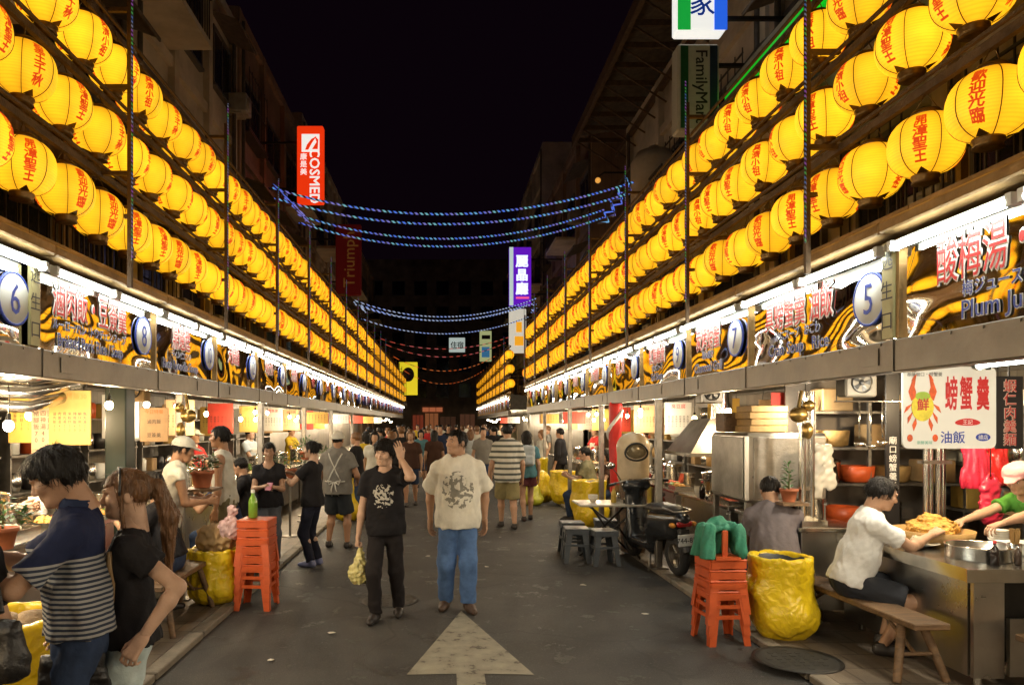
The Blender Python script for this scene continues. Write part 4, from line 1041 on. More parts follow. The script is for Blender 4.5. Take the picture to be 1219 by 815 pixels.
def bottle(loc, lab, m=None, cap=red_t, sc=1):
    t = thing('sauce_bottle', lab, 'bottle', loc); t.scale = (sc,) * 3
    B().lathe([(.02, 0), (.034, .004), (.034, .12), (.028, .145), (.013, .17), (.013, .19)], 16).build('body', m or mat('soy_bottle', (.02, .012, .01), .15, var=.1, spec=.6), t)
    B().lathe([(.015, .188), (.015, .21), (.004, .214)], 12).build('cap', cap, t); return t
def chop_cup(loc, lab):
    t = thing('chopstick_cup', lab, 'cup', loc)
    B().lathe([(.03, 0), (.038, .003), (.042, .12), (.039, .12), (.035, .01)], 18).build('cup', steel_b, t)
    b = B()
    for k in range(26):
        a = R.uniform(0, 6.3); r = R.uniform(0, .03); q = R.uniform(0, .02)
        b.cyl((r * .6 * math.cos(a), r * .6 * math.sin(a), .01), ((r + q * .5) * math.cos(a), (r + q * .5) * math.sin(a), R.uniform(.2, .225)), .0032, n=5)
    tag(b.build('chopsticks', wood_y, t), kind=None); return t
def lamp(loc, lab, col='warm', e=16, cord=.3, light=True, rz=0):
    t = thing('hanging_bulb', lab, 'light bulb', loc)
    b = B(); b.sph((0, 0, 0), (.034, .034, .04), 12, 8); b.build('bulb', bulb_m if col == 'warm' else bulbw_m, t)
    b = B(); b.cyl((0, 0, .035), (0, 0, .085), .018, .015, n=10); so = b.build('socket', blackp, t)
    b = B(); b.tube([(0, 0, .08), (.006, .004, .08 + cord * .5), (0, 0, .08 + cord)], .004, 5); b.build('cord', blackp, so)
    if light:
        l = bulb_light((0, 0, -.055), e, (1, .74, .43) if col == 'warm' else (1, .88, .68), .05); l.parent = t
    return t
def menu(loc, size, lab, title, cols, face, bg, tcol=1, tsz=.1, csz=.035, horizontal=False):
    """a hanging price list: board, printing"""
    t = thing('menu_board', lab, 'menu', loc); w, h = size
    a = math.atan2(face[1], face[0]) + math.pi / 2; t.rotation_euler = (0, 0, a)
    b = B(); b.box((0, 0, h / 2), (w, .012, h), b=.004); b.build('board', bg, t)
    b = B(); 
    if title: b.mesh(text(title, tsz, 0, .0005), frame((0, -.006, h - tsz * .85), (1, 0, 0), lift=.002), tcol)
    n = len(cols); avail = h - (tsz * 1.5 if title else .04)
    for i, c in enumerate(cols):
        if horizontal: b.mesh(text(c, csz, 0, .0005), frame((0, -.006, avail - (i + .5) * avail / n), (1, 0, 0), lift=.002), 0)
        else: b.mesh(text(c, csz, 0, .0005, vert=True), frame((w * (-.42 + .84 * (i + .5) / n), -.006, avail / 2 + .01), (1, 0, 0), lift=.002), 0)
    if b.v: b.build('printing', [black_t, red_t, orange_t, blue_t], t)
    b = B()
    for q in (-1, 1): b.tube([(q * w * .4, 0, h), (q * w * .38, 0, h + .12)], .003, 4)
    b.build('hanger', darkm, t)
    return t
paper_y = mat('yellow_menu_card', (.46, .29, .06), .6, var=.1); paper_w = mat('white_menu_card', (.6, .56, .48), .5, var=.06); paper_b = mat('tan_menu_card', (.55, .36, .2), .6, var=.15); paper_r = mat('red_menu_card', (.5, .05, .03), .5, var=.1); board_k = mat('black_board', (.015, .013, .013), .4, var=.1)
DISH = ['滷肉飯30', '肉羹湯40', '貢丸湯25', '米粉炒30', '排骨飯60', '蚵仔煎50', '魚丸湯25', '豬腳飯70', '四神湯40', '筒仔糕30', '油豆腐20', '燙青菜30']
def plant(loc, lab, h=.3, flowers=False, pot_r=.075, spread=.12, n=70, upright=False):
    t = thing('potted_plant', lab, 'plant', loc); B().lathe([(pot_r * .7, 0), (pot_r, pot_r * 1.3), (pot_r * 1.12, pot_r * 1.3), (pot_r * 1.12, pot_r * 1.6), (pot_r * .95, pot_r * 1.6), (pot_r * .9, pot_r * 1.4), (.001, pot_r * 1.4)], 20).build('pot', terra, t)
    z0 = pot_r * 1.4; b = B()
    for k in range(n):
        a = R.uniform(0, 6.28); f = R.random()
        if upright: c = V((math.cos(a) * .015, math.sin(a) * .015, z0 + h * f)); d = V((math.cos(a), math.sin(a), R.uniform(.1, .8))).normalized(); ln = spread * (1.1 - .5 * f)
        else: 
            r = spread * math.sqrt(R.random()); c = V((r * math.cos(a), r * math.sin(a), z0 + h * (.2 + .8 * f) * (1 - .4 * r / spread))); d = V((math.cos(a + R.uniform(-1, 1)), math.sin(a + R.uniform(-1, 1)), R.uniform(-.4, .6))).normalized(); ln = R.uniform(.05, .09)
        s_ = d.cross(V((0, 0, 1))).normalized() * ln * .22; u = V((0, 0, ln * .1))
        b.add([c, c + d * ln * .5 + s_ + u, c + d * ln, c + d * ln * .5 - s_ + u], [(0, 1, 2), (0, 2, 3)], 0)
        if flowers and f > .55 and k % 2: 
            for q in range(5):
                aa = q * 1.2566; e = V((math.cos(aa), math.sin(aa), .3)); cc = c + V((0, 0, .03)); ss = V((-e.y, e.x, 0)) * .018; b.add([cc, cc + e * .024 + ss, cc + e * .045, cc + e * .024 - ss], [(0, 1, 2, 3)], 1)
    b.build('foliage', [leafm, flowerm], t, recalc=False)
    B().tube([(0, 0, z0 - .01), (.004, .002, z0 + h * .5), (0, 0, z0 + h * .9)], [.008, .006, .003], 6).build('stem', mat('green_stem', (.09, .1, .03), .6), t); return t
def bin_bag(loc, lab, r, h, seed, m=None, closed=False, open_bin=False, sq=1.0):
    m = m or yellowb
    g = SDF((-r * 1.6, -r * 1.6, -.02), (r * 1.6, r * 1.6, h * 1.35), .016 if r < .3 else .02)
    g.cone((0, 0, r * .8 * .9), (0, 0, h - (r * .5 if closed else 0)), r * .92, r * (.8 if closed else 1.0), .05, capb=not closed)
    g.ell((r * .15, -r * .2, h * .3), (r * .98, r * .95, h * .3), .08); g.ell((-r * .2, r * .1, h * .55), (r * .9, r * .9, h * .25), .06)
    if closed: g.cone((0, 0, h * .9), (.02, .01, h * 1.02), .07, .025, .06); g.ell((.03, .0, h * 1.06), (.07, .04, .045), .02); g.ell((-.05, .02, h * 1.05), (.05, .03, .05), .02)
    else: g.cone((0, 0, h * (.6 if open_bin else .86)), (0, 0, h * 1.2), r * .74, r * .8, .01, mode='s')
    g.plane((0, 0, 0), (0, 0, -1)); g.wrinkle(.008, .16, seed, (1, 1, .4)); g.wrinkle(.003, .06, seed + 9)
    t = thing('rubbish_bag', lab, 'rubbish bag', loc); soft('bag', g, m, t)
    if open_bin:
        B().lathe([(r * .8, h * .97), (r * .72, h * .93), (r * .66, h * .62), (.001, h * .6)], 28, cap=False).build('opening_shade', bin_m, t)  # dark lining put in for the shade inside the bag opening
    elif not closed:
        b = B(); rr = random.Random(seed)
        for k in range(7): b.sph((rr.uniform(-.5, .5) * r, rr.uniform(-.5, .5) * r, h * .9), (r * .4, r * .35, r * .25), 10, 6)
        b.build('waste', mat('crumpled_waste', (.28, .2, .12), .7, var=.5, vs=12, bump=.8, bs=30), t)
    return t
# plastic stool: parts shared by every copy
def stool_parts(m, w=.29, h=.44):
    a = w / 2
    s = B(); s.box((0, 0, h - .01), (w + .024, w + .024, .02), b=.008); 
    for sx, sy, d in ((0, 1, (w * .99, .014, .056)), (0, -1, (w * .99, .014, .056)), (1, 0, (.014, w * .99, .056)), (-1, 0, (.014, w * .99, .056))): s.box((sx * (a + .002), sy * (a + .002), h - .045), d)
    seat = s.data('seat', m); legs = []
    for sx in (-1, 1):
        for sy in (-1, 1):
            l = B(); t0 = (sx * (a - .008), sy * (a - .008)); t1 = (sx * (a + .03), sy * (a + .03)); q = .075; p = .055
            vs = [(t0[0], t0[1], h - .07), (t0[0] - sx * q, t0[1], h - .07), (t0[0] - sx * q, t0[1] - sy * .008, h - .07), (t0[0] - sx * .008, t0[1] - sy * .008, h - .07), (t0[0] - sx * .008, t0[1] - sy * q, h - .07), (t0[0], t0[1] - sy * q, h - .07)]
            ve = [(t1[0], t1[1], 0), (t1[0] - sx * p, t1[1], 0), (t1[0] - sx * p, t1[1] - sy * .008, 0), (t1[0] - sx * .008, t1[1] - sy * .008, 0), (t1[0] - sx * .008, t1[1] - sy * p, 0), (t1[0], t1[1] - sy * p, 0)]
            n = 6; l.add(vs + ve, [(k, (k + 1) % n, n + (k + 1) % n, n + k) for k in range(n)] + [tuple(range(n)), tuple(range(n, 2 * n))[::-1]]); legs.append(l.data('leg', m))
    r = B()
    for sx, sy, d in ((0, 1, (w * 1.02, .012, .03)), (0, -1, (w * 1.02, .012, .03)), (1, 0, (.012, w * 1.02, .03)), (-1, 0, (.012, w * 1.02, .03))): r.box((sx * (a + .008), sy * (a + .008), h * .52), d)
    return seat, legs, r.data('stretcher', m)
STOOLM = {'red': stool_parts(redp), 'dark': stool_parts(mat('grey_blue_plastic', (.07, .08, .09), .45, var=.2))}
def stool(kind, loc, lab, rz=0, group=None):
    t = thing('plastic_stool', lab, 'stool', loc, rz, group); seat, legs, st = STOOLM[kind]; link('seat', seat, t)
    for l in legs: link('leg', l, t)
    link('stretcher', st, t); return t
def bench(p0, p1, h, lab, w=.24):
    p0, p1 = V(p0), V(p1); c = (p0 + p1) / 2; L_ = (p1 - p0).length; a = math.atan2(p1.y - p0.y, p1.x - p0.x)
    t = thing('wooden_bench', lab, 'bench', (c.x, c.y, p0.z), a)
    B().box((0, 0, h - .022), (L_, w, .044), b=.007).build('seat', wood, t)
    for sx in (-1, 1):
        for sy in (-1, 1): B().cyl((sx * (L_ / 2 - .2), sy * w * .28, h - .04), (sx * (L_ / 2 - .1), sy * (w / 2 + .05), 0), .03, .026, n=8).build('leg', wood, t)
        b = B(); b.cyl((sx * (L_ / 2 - .15), -w * .42, h * .42), (sx * (L_ / 2 - .15), w * .42, h * .42), .014, n=8); b.cyl((sx * (L_ / 2 - .16), 0, h * .4), (sx * (L_ / 2 - .5), 0, h - .05), .014, n=8); b.build('brace', wood, t)
    return t
# ------------------------------------------------------------------ filling the stalls
def wl(loc, rz, p):
    return tuple(Matrix.LocRotScale(V(loc), Euler((0, 0, rz)), None).inverted() @ V(p))
def who(side, num): return SNAME[num]
KINDS = ['steel pot with lid', 'small open steel pot']
def fill(side, y0, y1, num, lod):
    w = y1 - y0; X = lambda u: side * (PX + u); yc = (y0 + y1) / 2; W = who(side, num); h = .84; sd = 'right' if side > 0 else 'left'
    if y0 > 1: box_counter((X(.78), yc, KH), (.62, w - .16, h), f'stainless serving counter of {W} on the {sd}', 0, steel if lod < 2 else steel_d)
    z = KH + h; q = num // 2
    if lod < 4:
        pot((X(.85), yc + w * .3, z), f'lidded steel pot on the far end of counter, {W}', .95)
        if lod < 3: pot((X(.9), yc - w * .02, z), f'open steel pot mid counter, {W}', .7, False)
        for k in range(3 if lod < 3 else 2):
            kk = (q + k * 2) % 5; tray((X(.62 + .04 * k), yc - w * .33 + k * .26, z), f'tray of {FN[kk]} on the counter, {W}' if k < 2 or (q % 5, 4) == 0 else f'tray of {FN[kk]} nearest the pots, {W}', kk, rad(90))
        if lod < 3:
            bowls((X(.55), yc + w * .14, z), f'stack of white bowls on the counter, {W}', 5 + q % 4)
            bottle((X(.5), yc + w * .02, z), f'dark sauce bottle on the counter edge, {W}')
            chop_cup((X(.5), yc - w * .1, z), f'steel cup of chopsticks on the counter edge, {W}')
    # back shelf
    if lod < 5:
        t = thing('back_shelf', f'steel shelf of jars and boxes along the back wall of {W}', 'shelf', (X(2.62), yc, KH))
        for zz in (.9, 1.35, 1.8): B().box((0, 0, zz), (.4, w - .2, .025)).build('board', steel_d, t)
        for sy in (-1, 1): B().box((0, sy * (w / 2 - .12), .95), (.36, .03, 1.9)).build('upright', steel_d, t)
        if lod < 4:
            for zz in (.912, 1.362, 1.812):
                for k in range(4):
                    yy = (k - 1.5) * w * .2 + R.uniform(-.05, .05); m = R.choice([card, porcelain, redp, wood_y, steel_b, paper_y, board_k, white_p]); p = (X(2.58), yc + yy, KH + zz)
                    nm = {card: 'cardboard box', porcelain: 'white crock', redp: 'red tub', wood_y: 'bamboo basket', steel_b: 'steel canister', paper_y: 'yellow carton', board_k: 'black tin', white_p: 'white bucket'}[m]
                    b = B()
                    if m in (card, paper_y): b.box((0, 0, .11), (.24, .22, .22), b=.01); b.box((0, 0, .2215), (.245, .05, .003))
                    else: b.lathe([(.07, 0), (.1, .01), (.105, .2), (.085, .215), (.085, .23), (.001, .235)], 16)
                    tag(b.build(nm.split()[-1], m, None, p), f'{nm} on the {["low", "middle", "top"][int(zz / .45) - 2]} back shelf, {["closest", "second", "third", "fourth"][k]} along, {W}', nm.split()[-1])
    nb = 2 if w > 1.6 else 1
    for k in range(nb):
        lamp((X(.62 + .25 * ((q + k) % 2)), yc + (k - .5) * w * .5 * (nb - 1), 2.0 - .07 * ((q + k) % 3)), f'{"warm" if (q + k) % 3 else "white"} bare bulb {"near" if k == 0 else "far"} of the pair in {W}' if nb > 1 else f'bare bulb hanging in {W}', 'warm' if (q + k) % 3 else 'white', LAMP_E * (1 if lod < 5 else 1.3), .24, True)
    # price lists hung across the stall
    bgm = [paper_y, paper_w, paper_b, paper_r][q % 4]; nmm = ['yellow', 'white', 'tan', 'red'][q % 4]
    if lod < 5:
        menu((X(1.05), y1 - .12, 1.62), (.42, .5), f'{nmm} price list hanging at the far end of {W}', TR[q % 22] if side > 0 else TL[q % 23], [DISH[(q + k * 5) % 12] for k in range(6)], (0, -1, 0), bgm, 2 if bgm is paper_y else 1, .075, .034)
        menu((X(1.75), y1 - .14, 1.55), (.5, .55), f'{["white", "tan", "yellow"][q % 3]} menu sheet deeper inside the far end of {W}', '', [DISH[(q + k * 3 + 1) % 12] for k in range(7)], (0, -1, 0), [paper_w, paper_b, paper_y][q % 3], 1, .08, .036)
    if 9 > lod >= 3:
        menu((X(.28), yc, 1.78), (.5, .26), f'{["white", "yellow", "red"][q % 3]} card of dishes hung under the fascia of {W}', '', [DISH[(q + k) % 12] for k in range(6)], (-side, 0, 0) if q % 2 else (0, -1, 0), [paper_w, paper_y, paper_r][q % 3], 1, .08, .034)
LAMP_E = 34
for i, (side, y0, y1, num) in enumerate(STALLS):
    if side > 0 and num in (0, 5): continue
    if side < 0 and num == 6: continue
    lod = int((y0 - 4) / 3.2) if y0 > 2 else 9; fill(side, y0, y1, num, max(0, lod))
for k, (x, y, z, c) in enumerate([(3.5, 5.3, 2.03, 'white'), (4.3, 5.6, 2.05, 'warm'), (3.4, 3.4, 2.05, 'white'), (-3.35, 3.6, 2.0, 'warm'), (-2.98, 4.9, 1.78, 'white'), (-2.85, 6.1, 1.95, 'warm')]):
    lamp((x, y, z), ['white bulb above the counter with the fried noodles', 'warm bulb over the vendor in the pink cap', 'white bulb inside the juice stall', 'warm bulb deep inside the pork blood stall', 'bright bulb low beside the steel duct at the frame edge', 'warm bulb beside the yellow price card'][k], c, (62, 62, 50, 110, 75, 18)[k], .2)

# ---- the crab soup stall, right foreground
t = thing('corner_counter', 'large steel corner counter where the man in white tee eats', 'counter', (3.43, 4.64, KH))
b = B(); b.box((.27, .78, .775), (.54, 1.56, .045), b=.006); b.box((1.42, .3, .775), (1.756, .6, .045), b=.006); b.box((1.12, -.004, .755), (2.3, .012, .085)); b.box((-.004, .78, .755), (.012, 1.57, .085)); b.build('worktop', steel_b, t)
b = B(); b.box((.05, .8, .41), (.03, 1.45, .66)); b.box((.14, .04, .41), (.2, .03, .66)); b.box((1.4, .07, .27), (2.2, .03, .38)); b.build('front_panel', steel, t)
b = B(); b.box((1.3, .34, .42), (2.0, .03, .66)); b.build('recess_shade_sheet', darkm, t)  # dark sheet put in for the shade inside the open front
for x, y in ((.12, .1), (.12, 1.4), (2.2, .1), (1.1, .1)): B().cyl((x, y, 0), (x, y, .1), .028, n=10).build('leg', steel_b, t)
CT = KH + .7985
b = B(); b.lathe([(.2, 0), (.205, .004), (.205, .085), (.213, .09), (.205, .094), (.198, .09), (.19, .02), (.001, .018)], 32); t = thing('round_basin', 'round steel basin on the counter corner below the crab sign', 'basin', (3.79, 5.04, CT)); b.build('vessel', steel_b, t); B().lathe([(.197, .05), (.1, .056), (.001, .058)], 28).build('broth', mat('brown_broth', (.12, .06, .02), .12, var=.4, vs=20), t)
bottle((3.71, 4.80, CT), 'black soy sauce bottle in front of the round steel basin', sc=.75)
bottle((3.86, 4.79, CT), 'short dark pepper bottle right of the soy sauce bottle', mat('pepper_bottle', (.06, .04, .03), .2), steel_b, .6)
chop_cup((3.95, 4.93, CT), 'steel cup stuffed with chopsticks behind the pepper bottle')
bottle((4.02, 4.86, CT), 'white plastic condiment bottle at the right frame edge', white_p, redp, .9)
t = thing('noodle_basket', 'round bamboo tray heaped with fried yellow noodles under the vendor arm', 'food tray', (3.92, 5.72, CT))
B().lathe([(.26, 0), (.27, .01), (.29, .1), (.275, .1), (.26, .03), (.001, .03)], 32).build('tray', wood_y, t)
g = SDF((-.3, -.3, 0), (.3, .3, .3), .01); r_ = random.Random(3)
for k in range(16):
    a = r_.uniform(0, 6.3); q = r_.uniform(0, .17); g.ell((q * math.cos(a), q * math.sin(a), .09 + (.17 - q) * .45), (.08, .08, .05), .03)
g.wrinkle(.008, .035, 2); soft('food', g, food_y, t)
t = thing('noodle_plate', 'pale plate of soft noodles beside the reaching hand', 'plate', (3.68, 5.5, CT)); B().lathe([(.05, 0), (.06, .006), (.13, .03), (.125, .035), (.05, .014), (.001, .013)], 28).build('dish', porcelain, t); link('food', heaps[3], t, (0, 0, .014)).scale = (.55, .75, .9)
t = thing('rice_plate', 'second plate of yellow rice nearest the diner', 'plate', (3.6, 5.95, CT)); B().lathe([(.05, 0), (.06, .006), (.13, .03), (.125, .035), (.05, .014), (.001, .013)], 28).build('dish', porcelain, t); link('food', heaps[0], t, (0, 0, .014)).scale = (.6, .8, 1.0)
bowls((4.28, 5.5, CT), 'stack of white bowls right of the noodle basket', 5)
tag(B().box((0, 0, .04), (.22, .16, .08), b=.01).box((0, 0, .085), (.23, .17, .012), b=.004).build('takeaway_box', white_p, None, (4.18, 5.18, CT)), 'white lidded takeaway box behind the round basin', 'box')
bench((3.24, 4.72, KH), (3.16, 6.4, KH), .42, 'long worn wooden bench carrying the man in white tee', .25)
bench((3.62, 4.42, KH), (5.0, 4.42, KH), .42, 'short wooden bench across the front of the steel corner counter', .2)
# crab sign
t = thing('crab_sign', 'white hanging sign with a yellow crab and tall red characters', 'sign', (3.345, 4.72, 1.63)); t.rotation_euler = (0, 0, rad(2))
w_, h_ = .63, .54
def rrect(w, h, r, n=5): return [(sx * (w / 2 - r) + r * math.cos(a), sy * (h / 2 - r) + r * math.sin(a)) for sx, sy, a0 in ((1, 1, 0), (-1, 1, 1.5708), (-1, -1, 3.1416), (1, -1, 4.7124)) for a in [a0 + 1.5708 * k / n for k in range(n + 1)]]
b = B(); b.prism(rrect(w_, h_, .04), -.008, .008, 0, frame((0, 0, h_ / 2), (1, 0, 0))); b.build('board', mat('white_sign_board', (.78, .77, .72), .35, var=.03), t)
sg = lambda x, z, lift=.002: frame((x, -.008, z), (1, 0, 0), lift=lift)
b = B()
for ch, x in (('螃', .0), ('蟹', .1), ('羹', .215)): b.mesh(text(ch, .11, .0025, .0005), Matrix.Translation((x + .01, -.011, .365)) @ frame((0, 0, 0), (1, 0, 0), sx=.8, sy=2.1), 0)
b.mesh(text('基隆廟口・螃蟹羹', .03, 0, .0005), sg(-.17, .49), 2)
b.mesh(text('油飯', .085, .001, .0005), sg(.02, .075), 1); b.mesh(text('鮮', .085, .001, .0005), sg(-.185, .29, .009), 0); b.mesh(text('新鮮美味', .026, 0, .0005), sg(-.17, .04), 3)
b.prism([(.05 * math.cos(a), .026 * math.sin(a)) for a in np.linspace(0, 6.1, 18)], 0, .001, 1, sg(.225, .075)); b.prism([(.085 * math.cos(a) * (1 - .2 * math.sin(a)), .024 * math.sin(a)) for a in np.linspace(0, 6.1, 18)], 0, .001, 0, sg(.12, .175))
b.mesh(text('王記', .035, 0, .0005), sg(.12, .175, .004), 4); b.mesh(text('總店', .034, 0, .0005), sg(.225, .075, .004), 4)
b.build('lettering', [red_t, blue_t, black_t, green_t, white_t], t)
b = B(); yel, orr = 0, 1
b.prism([(.075 * math.cos(a), .095 * math.sin(a)) for a in np.linspace(0, 6.1, 24)], 0, .003, 0, sg(-.185, .275))
b.prism([(.05 * math.cos(a), .03 * math.sin(a)) for a in np.linspace(0, 6.1, 18)], 0, .005, 2, sg(-.185, .345))
for sx in (-1, 1):
    P_ = lambda pts: b.prism([(sx * x, y) for x, y in pts], 0, .003, 1, sg(-.185, .275))
    P_([(.05, .06), (.075, .04), (.095, .1), (.07, .17), (.045, .2), (.055, .13), (.045, .1)]); P_([(.075, .17), (.06, .2), (.04, .215), (.05, .18)])
    P_([(.07, .02), (.11, .0), (.125, -.04), (.1, -.02)]); P_([(.065, -.03), (.1, -.07), (.1, -.11), (.08, -.075)]); P_([(.045, -.07), (.07, -.12), (.06, -.16), (.04, -.11)])
    b.prism([(.018 * math.cos(a), .024 * math.sin(a)) for a in np.linspace(0, 6.1, 12)], 0, .003, 1, sg(-.185 + sx * .085, .07))
b.build('crab_picture', [mat('crab_yellow', (.75, .62, .05), .5, var=.2, vs=30), mat('crab_red', (.65, .1, .02), .5, var=.3, vs=30), mat('crab_green', (.35, .5, .06), .5)], t)
b = B()
for q in (-1, 1): b.tube([(q * .26, 0, h_), (q * .26, 0, .685)], .004, 5); b.box((q * .26, 0, h_ - .005), (.03, .03, .03))
b.build('hanger', darkm, t)
t = thing('black_sign', 'narrow black hanging sign with outlined red characters right of the crab sign', 'sign', (3.9, 4.92, 1.62)); B().box((0, 0, .25), (.19, .02, .5), b=.004).build('board', board_k, t)
b = B(); b.mesh(text('蝦仁肉羹麵', .092, .003, .0005, vert=True, gap=1.0), frame((0, -.01, .25), (1, 0, 0), lift=.001), 0); b.mesh(text('蝦仁肉羹麵', .092, 0, .0005, vert=True, gap=1.0), frame((0, -.01, .25), (1, 0, 0), lift=.006), 1); b.build('lettering', [mat('cream_lettering', (.6, .5, .4), .5), red_t], t); B().box((0, 0, .6), (.01, .01, .2)).build('hanger', darkm, t)
def tube_lamp(p0, p1, lab):
    p0, p1 = V(p0), V(p1); t = thing('tube_lamp', lab, 'tube lamp', tuple((p0 + p1) / 2)); a = (p1 - p0) / 2; d = a.normalized(); up = V((0, 0, 1))
    b = B(); b.cyl(-a + d * .03, a - d * .03, .02, n=10); b.build('fluorescent_tube', tube_m, t); b = B(); b.tube([-a + up * .045, a + up * .045], .025, 4)
    for q in (-1, 1): b.cyl(a * q - d * q * .03, a * q, .03, n=8); b.cyl(a * q * .95 + up * .03, a * q * .95 + up * .15, .008, n=6)
    b.build('batten', white_p, t)
tube_lamp((2.78, 4.45, 2.13), (2.78, 5.25, 2.13), 'white fluorescent tube under the fascia left of the crab sign'); tube_lamp((2.95, 2.9, 2.12), (2.95, 3.95, 2.12), 'white fluorescent tube under the juice board at the frame edge')
# inside: partition, shelf, pipe column, hanging bags
t = thing('shelf_unit', 'cluttered shelf unit behind the man in white tee', 'shelf', (4.35, 7.15, KH))
B().box((.2, .26, 1.1), (2.0, .03, 2.2)).build('back_sheet', tile_b, t)
for z in (.75, 1.15, 1.5, 1.85): B().box((0, 0, z), (1.5, .42, .025)).build('board', steel_d, t)
for x in (-.74, -.2, .4, .74): B().box((x, -.2, .98), (.03, .03, 1.95)).build('upright', steel_d, t)
for k, (x, z, kind, lab) in enumerate([(-.55, 1.165, 'pot', 'small steel pot on the middle board of the cluttered shelf unit'), (-.25, 1.165, 'redtub', 'red tub beside the small pot on the shelf unit'), (.1, 1.165, 'basket', 'bamboo basket on the middle board of the shelf unit'), (-.5, 1.515, 'basket', 'tan basket on the upper board of the shelf unit'), (-.05, 1.515, 'box', 'cardboard box on the upper board of the shelf unit'), (.5, 1.165, 'box', 'cardboard box low right on the shelf unit'), (-.4, .765, 'redtub', 'red tub on the lowest board of the shelf unit'), (.05, .765, 'pot', 'steel pot on the lowest board of the shelf unit'), (.4, 1.515, 'redtub', 'red tub high on the right of the shelf unit'), (-.5, 1.865, 'box', 'cardboard box on top of the shelf unit'), (.2, 1.865, 'basket', 'bamboo basket on top of the shelf unit')]):
    p = (4.35 + x, 7.08, KH + z)
    if kind == 'pot': pot(p, lab, .75, k == 0)
    elif kind == 'box': tag(B().box((0, 0, .11), (.3, .26, .22), b=.01).box((0, 0, .221), (.305, .05, .003)).build('box', card, None, p), lab, 'box')
    else: tag(B().lathe([(.11, 0), (.15, .015), (.165, .16), (.15, .16), (.14, .04), (.001, .03)], 20).build('basket' if kind == 'basket' else 'tub', wood_y if kind == 'basket' else redp, None, p), lab, 'basket' if kind == 'basket' else 'tub')
t = thing('pipe_column', 'bundle of shiny vertical steel pipes behind the noodle basket', 'pipe', (4.3, 6.35, KH))
for k in range(4): B().cyl((k * .055, (k % 2) * .03, 0), (k * .055, (k % 2) * .03, 2.24), .027, n=12).build('pipe', steel_b, t)
for z in (.5, 1.4): B().box((.085, .015, z), (.25, .09, .03)).build('clamp', steel_d, t)
t = thing('shop_board', 'tall black vertical board with small white characters beside the steel pipes', 'sign', (4.06, 6.45, KH)); B().box((0, 0, 1.2), (.12, .02, 2.0)).build('panel', board_k, t); b = B(); b.mesh(text('廟口螃蟹羹老店', .075, 0, .0005, vert=True), frame((0, -.01, 1.35), (1, 0, 0), lift=.001)); b.build('lettering', white_t, t)
pinkb = mat('pink_red_plastic', (.6, .03, .07), .3, var=.25, spec=.6, bump=.3, bs=20); redb2 = mat('red_thin_plastic', (.55, .02, .02), .3, var=.25, spec=.6, bump=.3, bs=20)
for k, (x, y, z, wd, hh, m, lab) in enumerate([(4.62, 6.2, 1.28, .13, .3, pinkb, 'pink red bundle of plastic bags hanging left over the vendor'), (4.82, 6.2, 1.3, .1, .28, redb2, 'deep red plastic bags hanging right over the vendor'), (4.68, 6.1, .98, .1, .26, pinkb, 'lower pink bundle of plastic bags beside the vendor arm')]):
    g = SDF((-.2, -.12, -.05), (.2, .12, hh + .2), .01); g.cone((0, 0, .04), (0, 0, hh), wd, wd * .75, .03, flat=((0, 1, 0), 2.2)); 
    for q in (-1, 1): g.cone((q * wd * .5, 0, hh), (q * wd * .2, 0, hh + .12), .035, .012, .02)
    g.wrinkle(.007, .06, k, (1, 1, .3)); t = thing('hanging_bags', lab, 'plastic bags', (x, y, z)); soft('bundle', g, m, t); B().tube([(0, 0, hh + .1), (0, 0, 2.3 - z)], .004, 5).build('hook', darkm, t)
# steel steam cabinet
t = thing('steam_cabinet', 'tall brushed steel steam cabinet behind the twin tube post', 'cabinet', (3.33, 7.35, KH)); b = B(); b.box((0, 0, 1.31), (.8, .9, .68), b=.03); b.build('body', steel, t)
b = B(); b.box((.02, -.457, 1.31), (.7, .014, .6), b=.012); b.cyl((.3, -.48, 1.2), (.3, -.48, 1.42), .012); b.build('door', steel_d, t); b = B(); b.box((-.407, .0, 1.31), (.014, .8, .6), b=.012); b.build('side_panel', steel_d, t)
for x in (-.36, .36):
    for y in (-.4, .4): B().box((x, y, .49), (.05, .05, .98)).build('leg', steel_d, t)
B().box((0, 0, .3), (.76, .86, .03)).build('lower_shelf', steel_d, t)
for k in range(4): tag(B().box((0, 0, .033), (.38 - .01 * (k % 2), .36, .064), b=.006).build('steamer_box', wood_y, None, (3.25 + .01 * (k % 2), 7.3, KH + 1.655 + k * .067)), f'bamboo steamer box on the steel steam cabinet, {["lowest", "second", "third", "topmost"][k]} of its stack', 'steamer', 'bamboo boxes on the steam cabinet')
tag(B().box((0, 0, .1), (.2, .25, .2), b=.01).box((0, -.128, .1), (.06, .004, .12)).build('crate', wood, None, (3.05, 7.6, KH + 1.655)), 'brown wooden crate left of the bamboo steamer boxes', 'crate')
plant((3.04, 6.27, KH + 1.06), 'upright leafy plant in terracotta pot strapped to the twin tube post', .24, False, .07, .075, 46, True)
t = thing('pot_bracket', 'thin wooden bracket under the terracotta pot on the twin post', 'bracket', (3.04, 6.22, KH + 1.035)); B().box((0, .04, .012), (.22, .24, .024)).build('shelf', wood, t); B().box((.12, .09, .0), (.14, .1, .03)).build('clamp', steel_d, t)
bin_bag((2.79, 5.9, KH), 'large shiny yellow bag lining a dark bin by the bench', .25, .66, 3, None, False, True)
for k in range(4): stool('red', (2.3, 5.92, k * .085), f'orange red plastic stool under the green cloth, {["lowest", "second", "third", "topmost"][k]} of the stack by the kerb', rad(4 + R.uniform(-2, 2)), 'orange red stools stacked by the kerb')
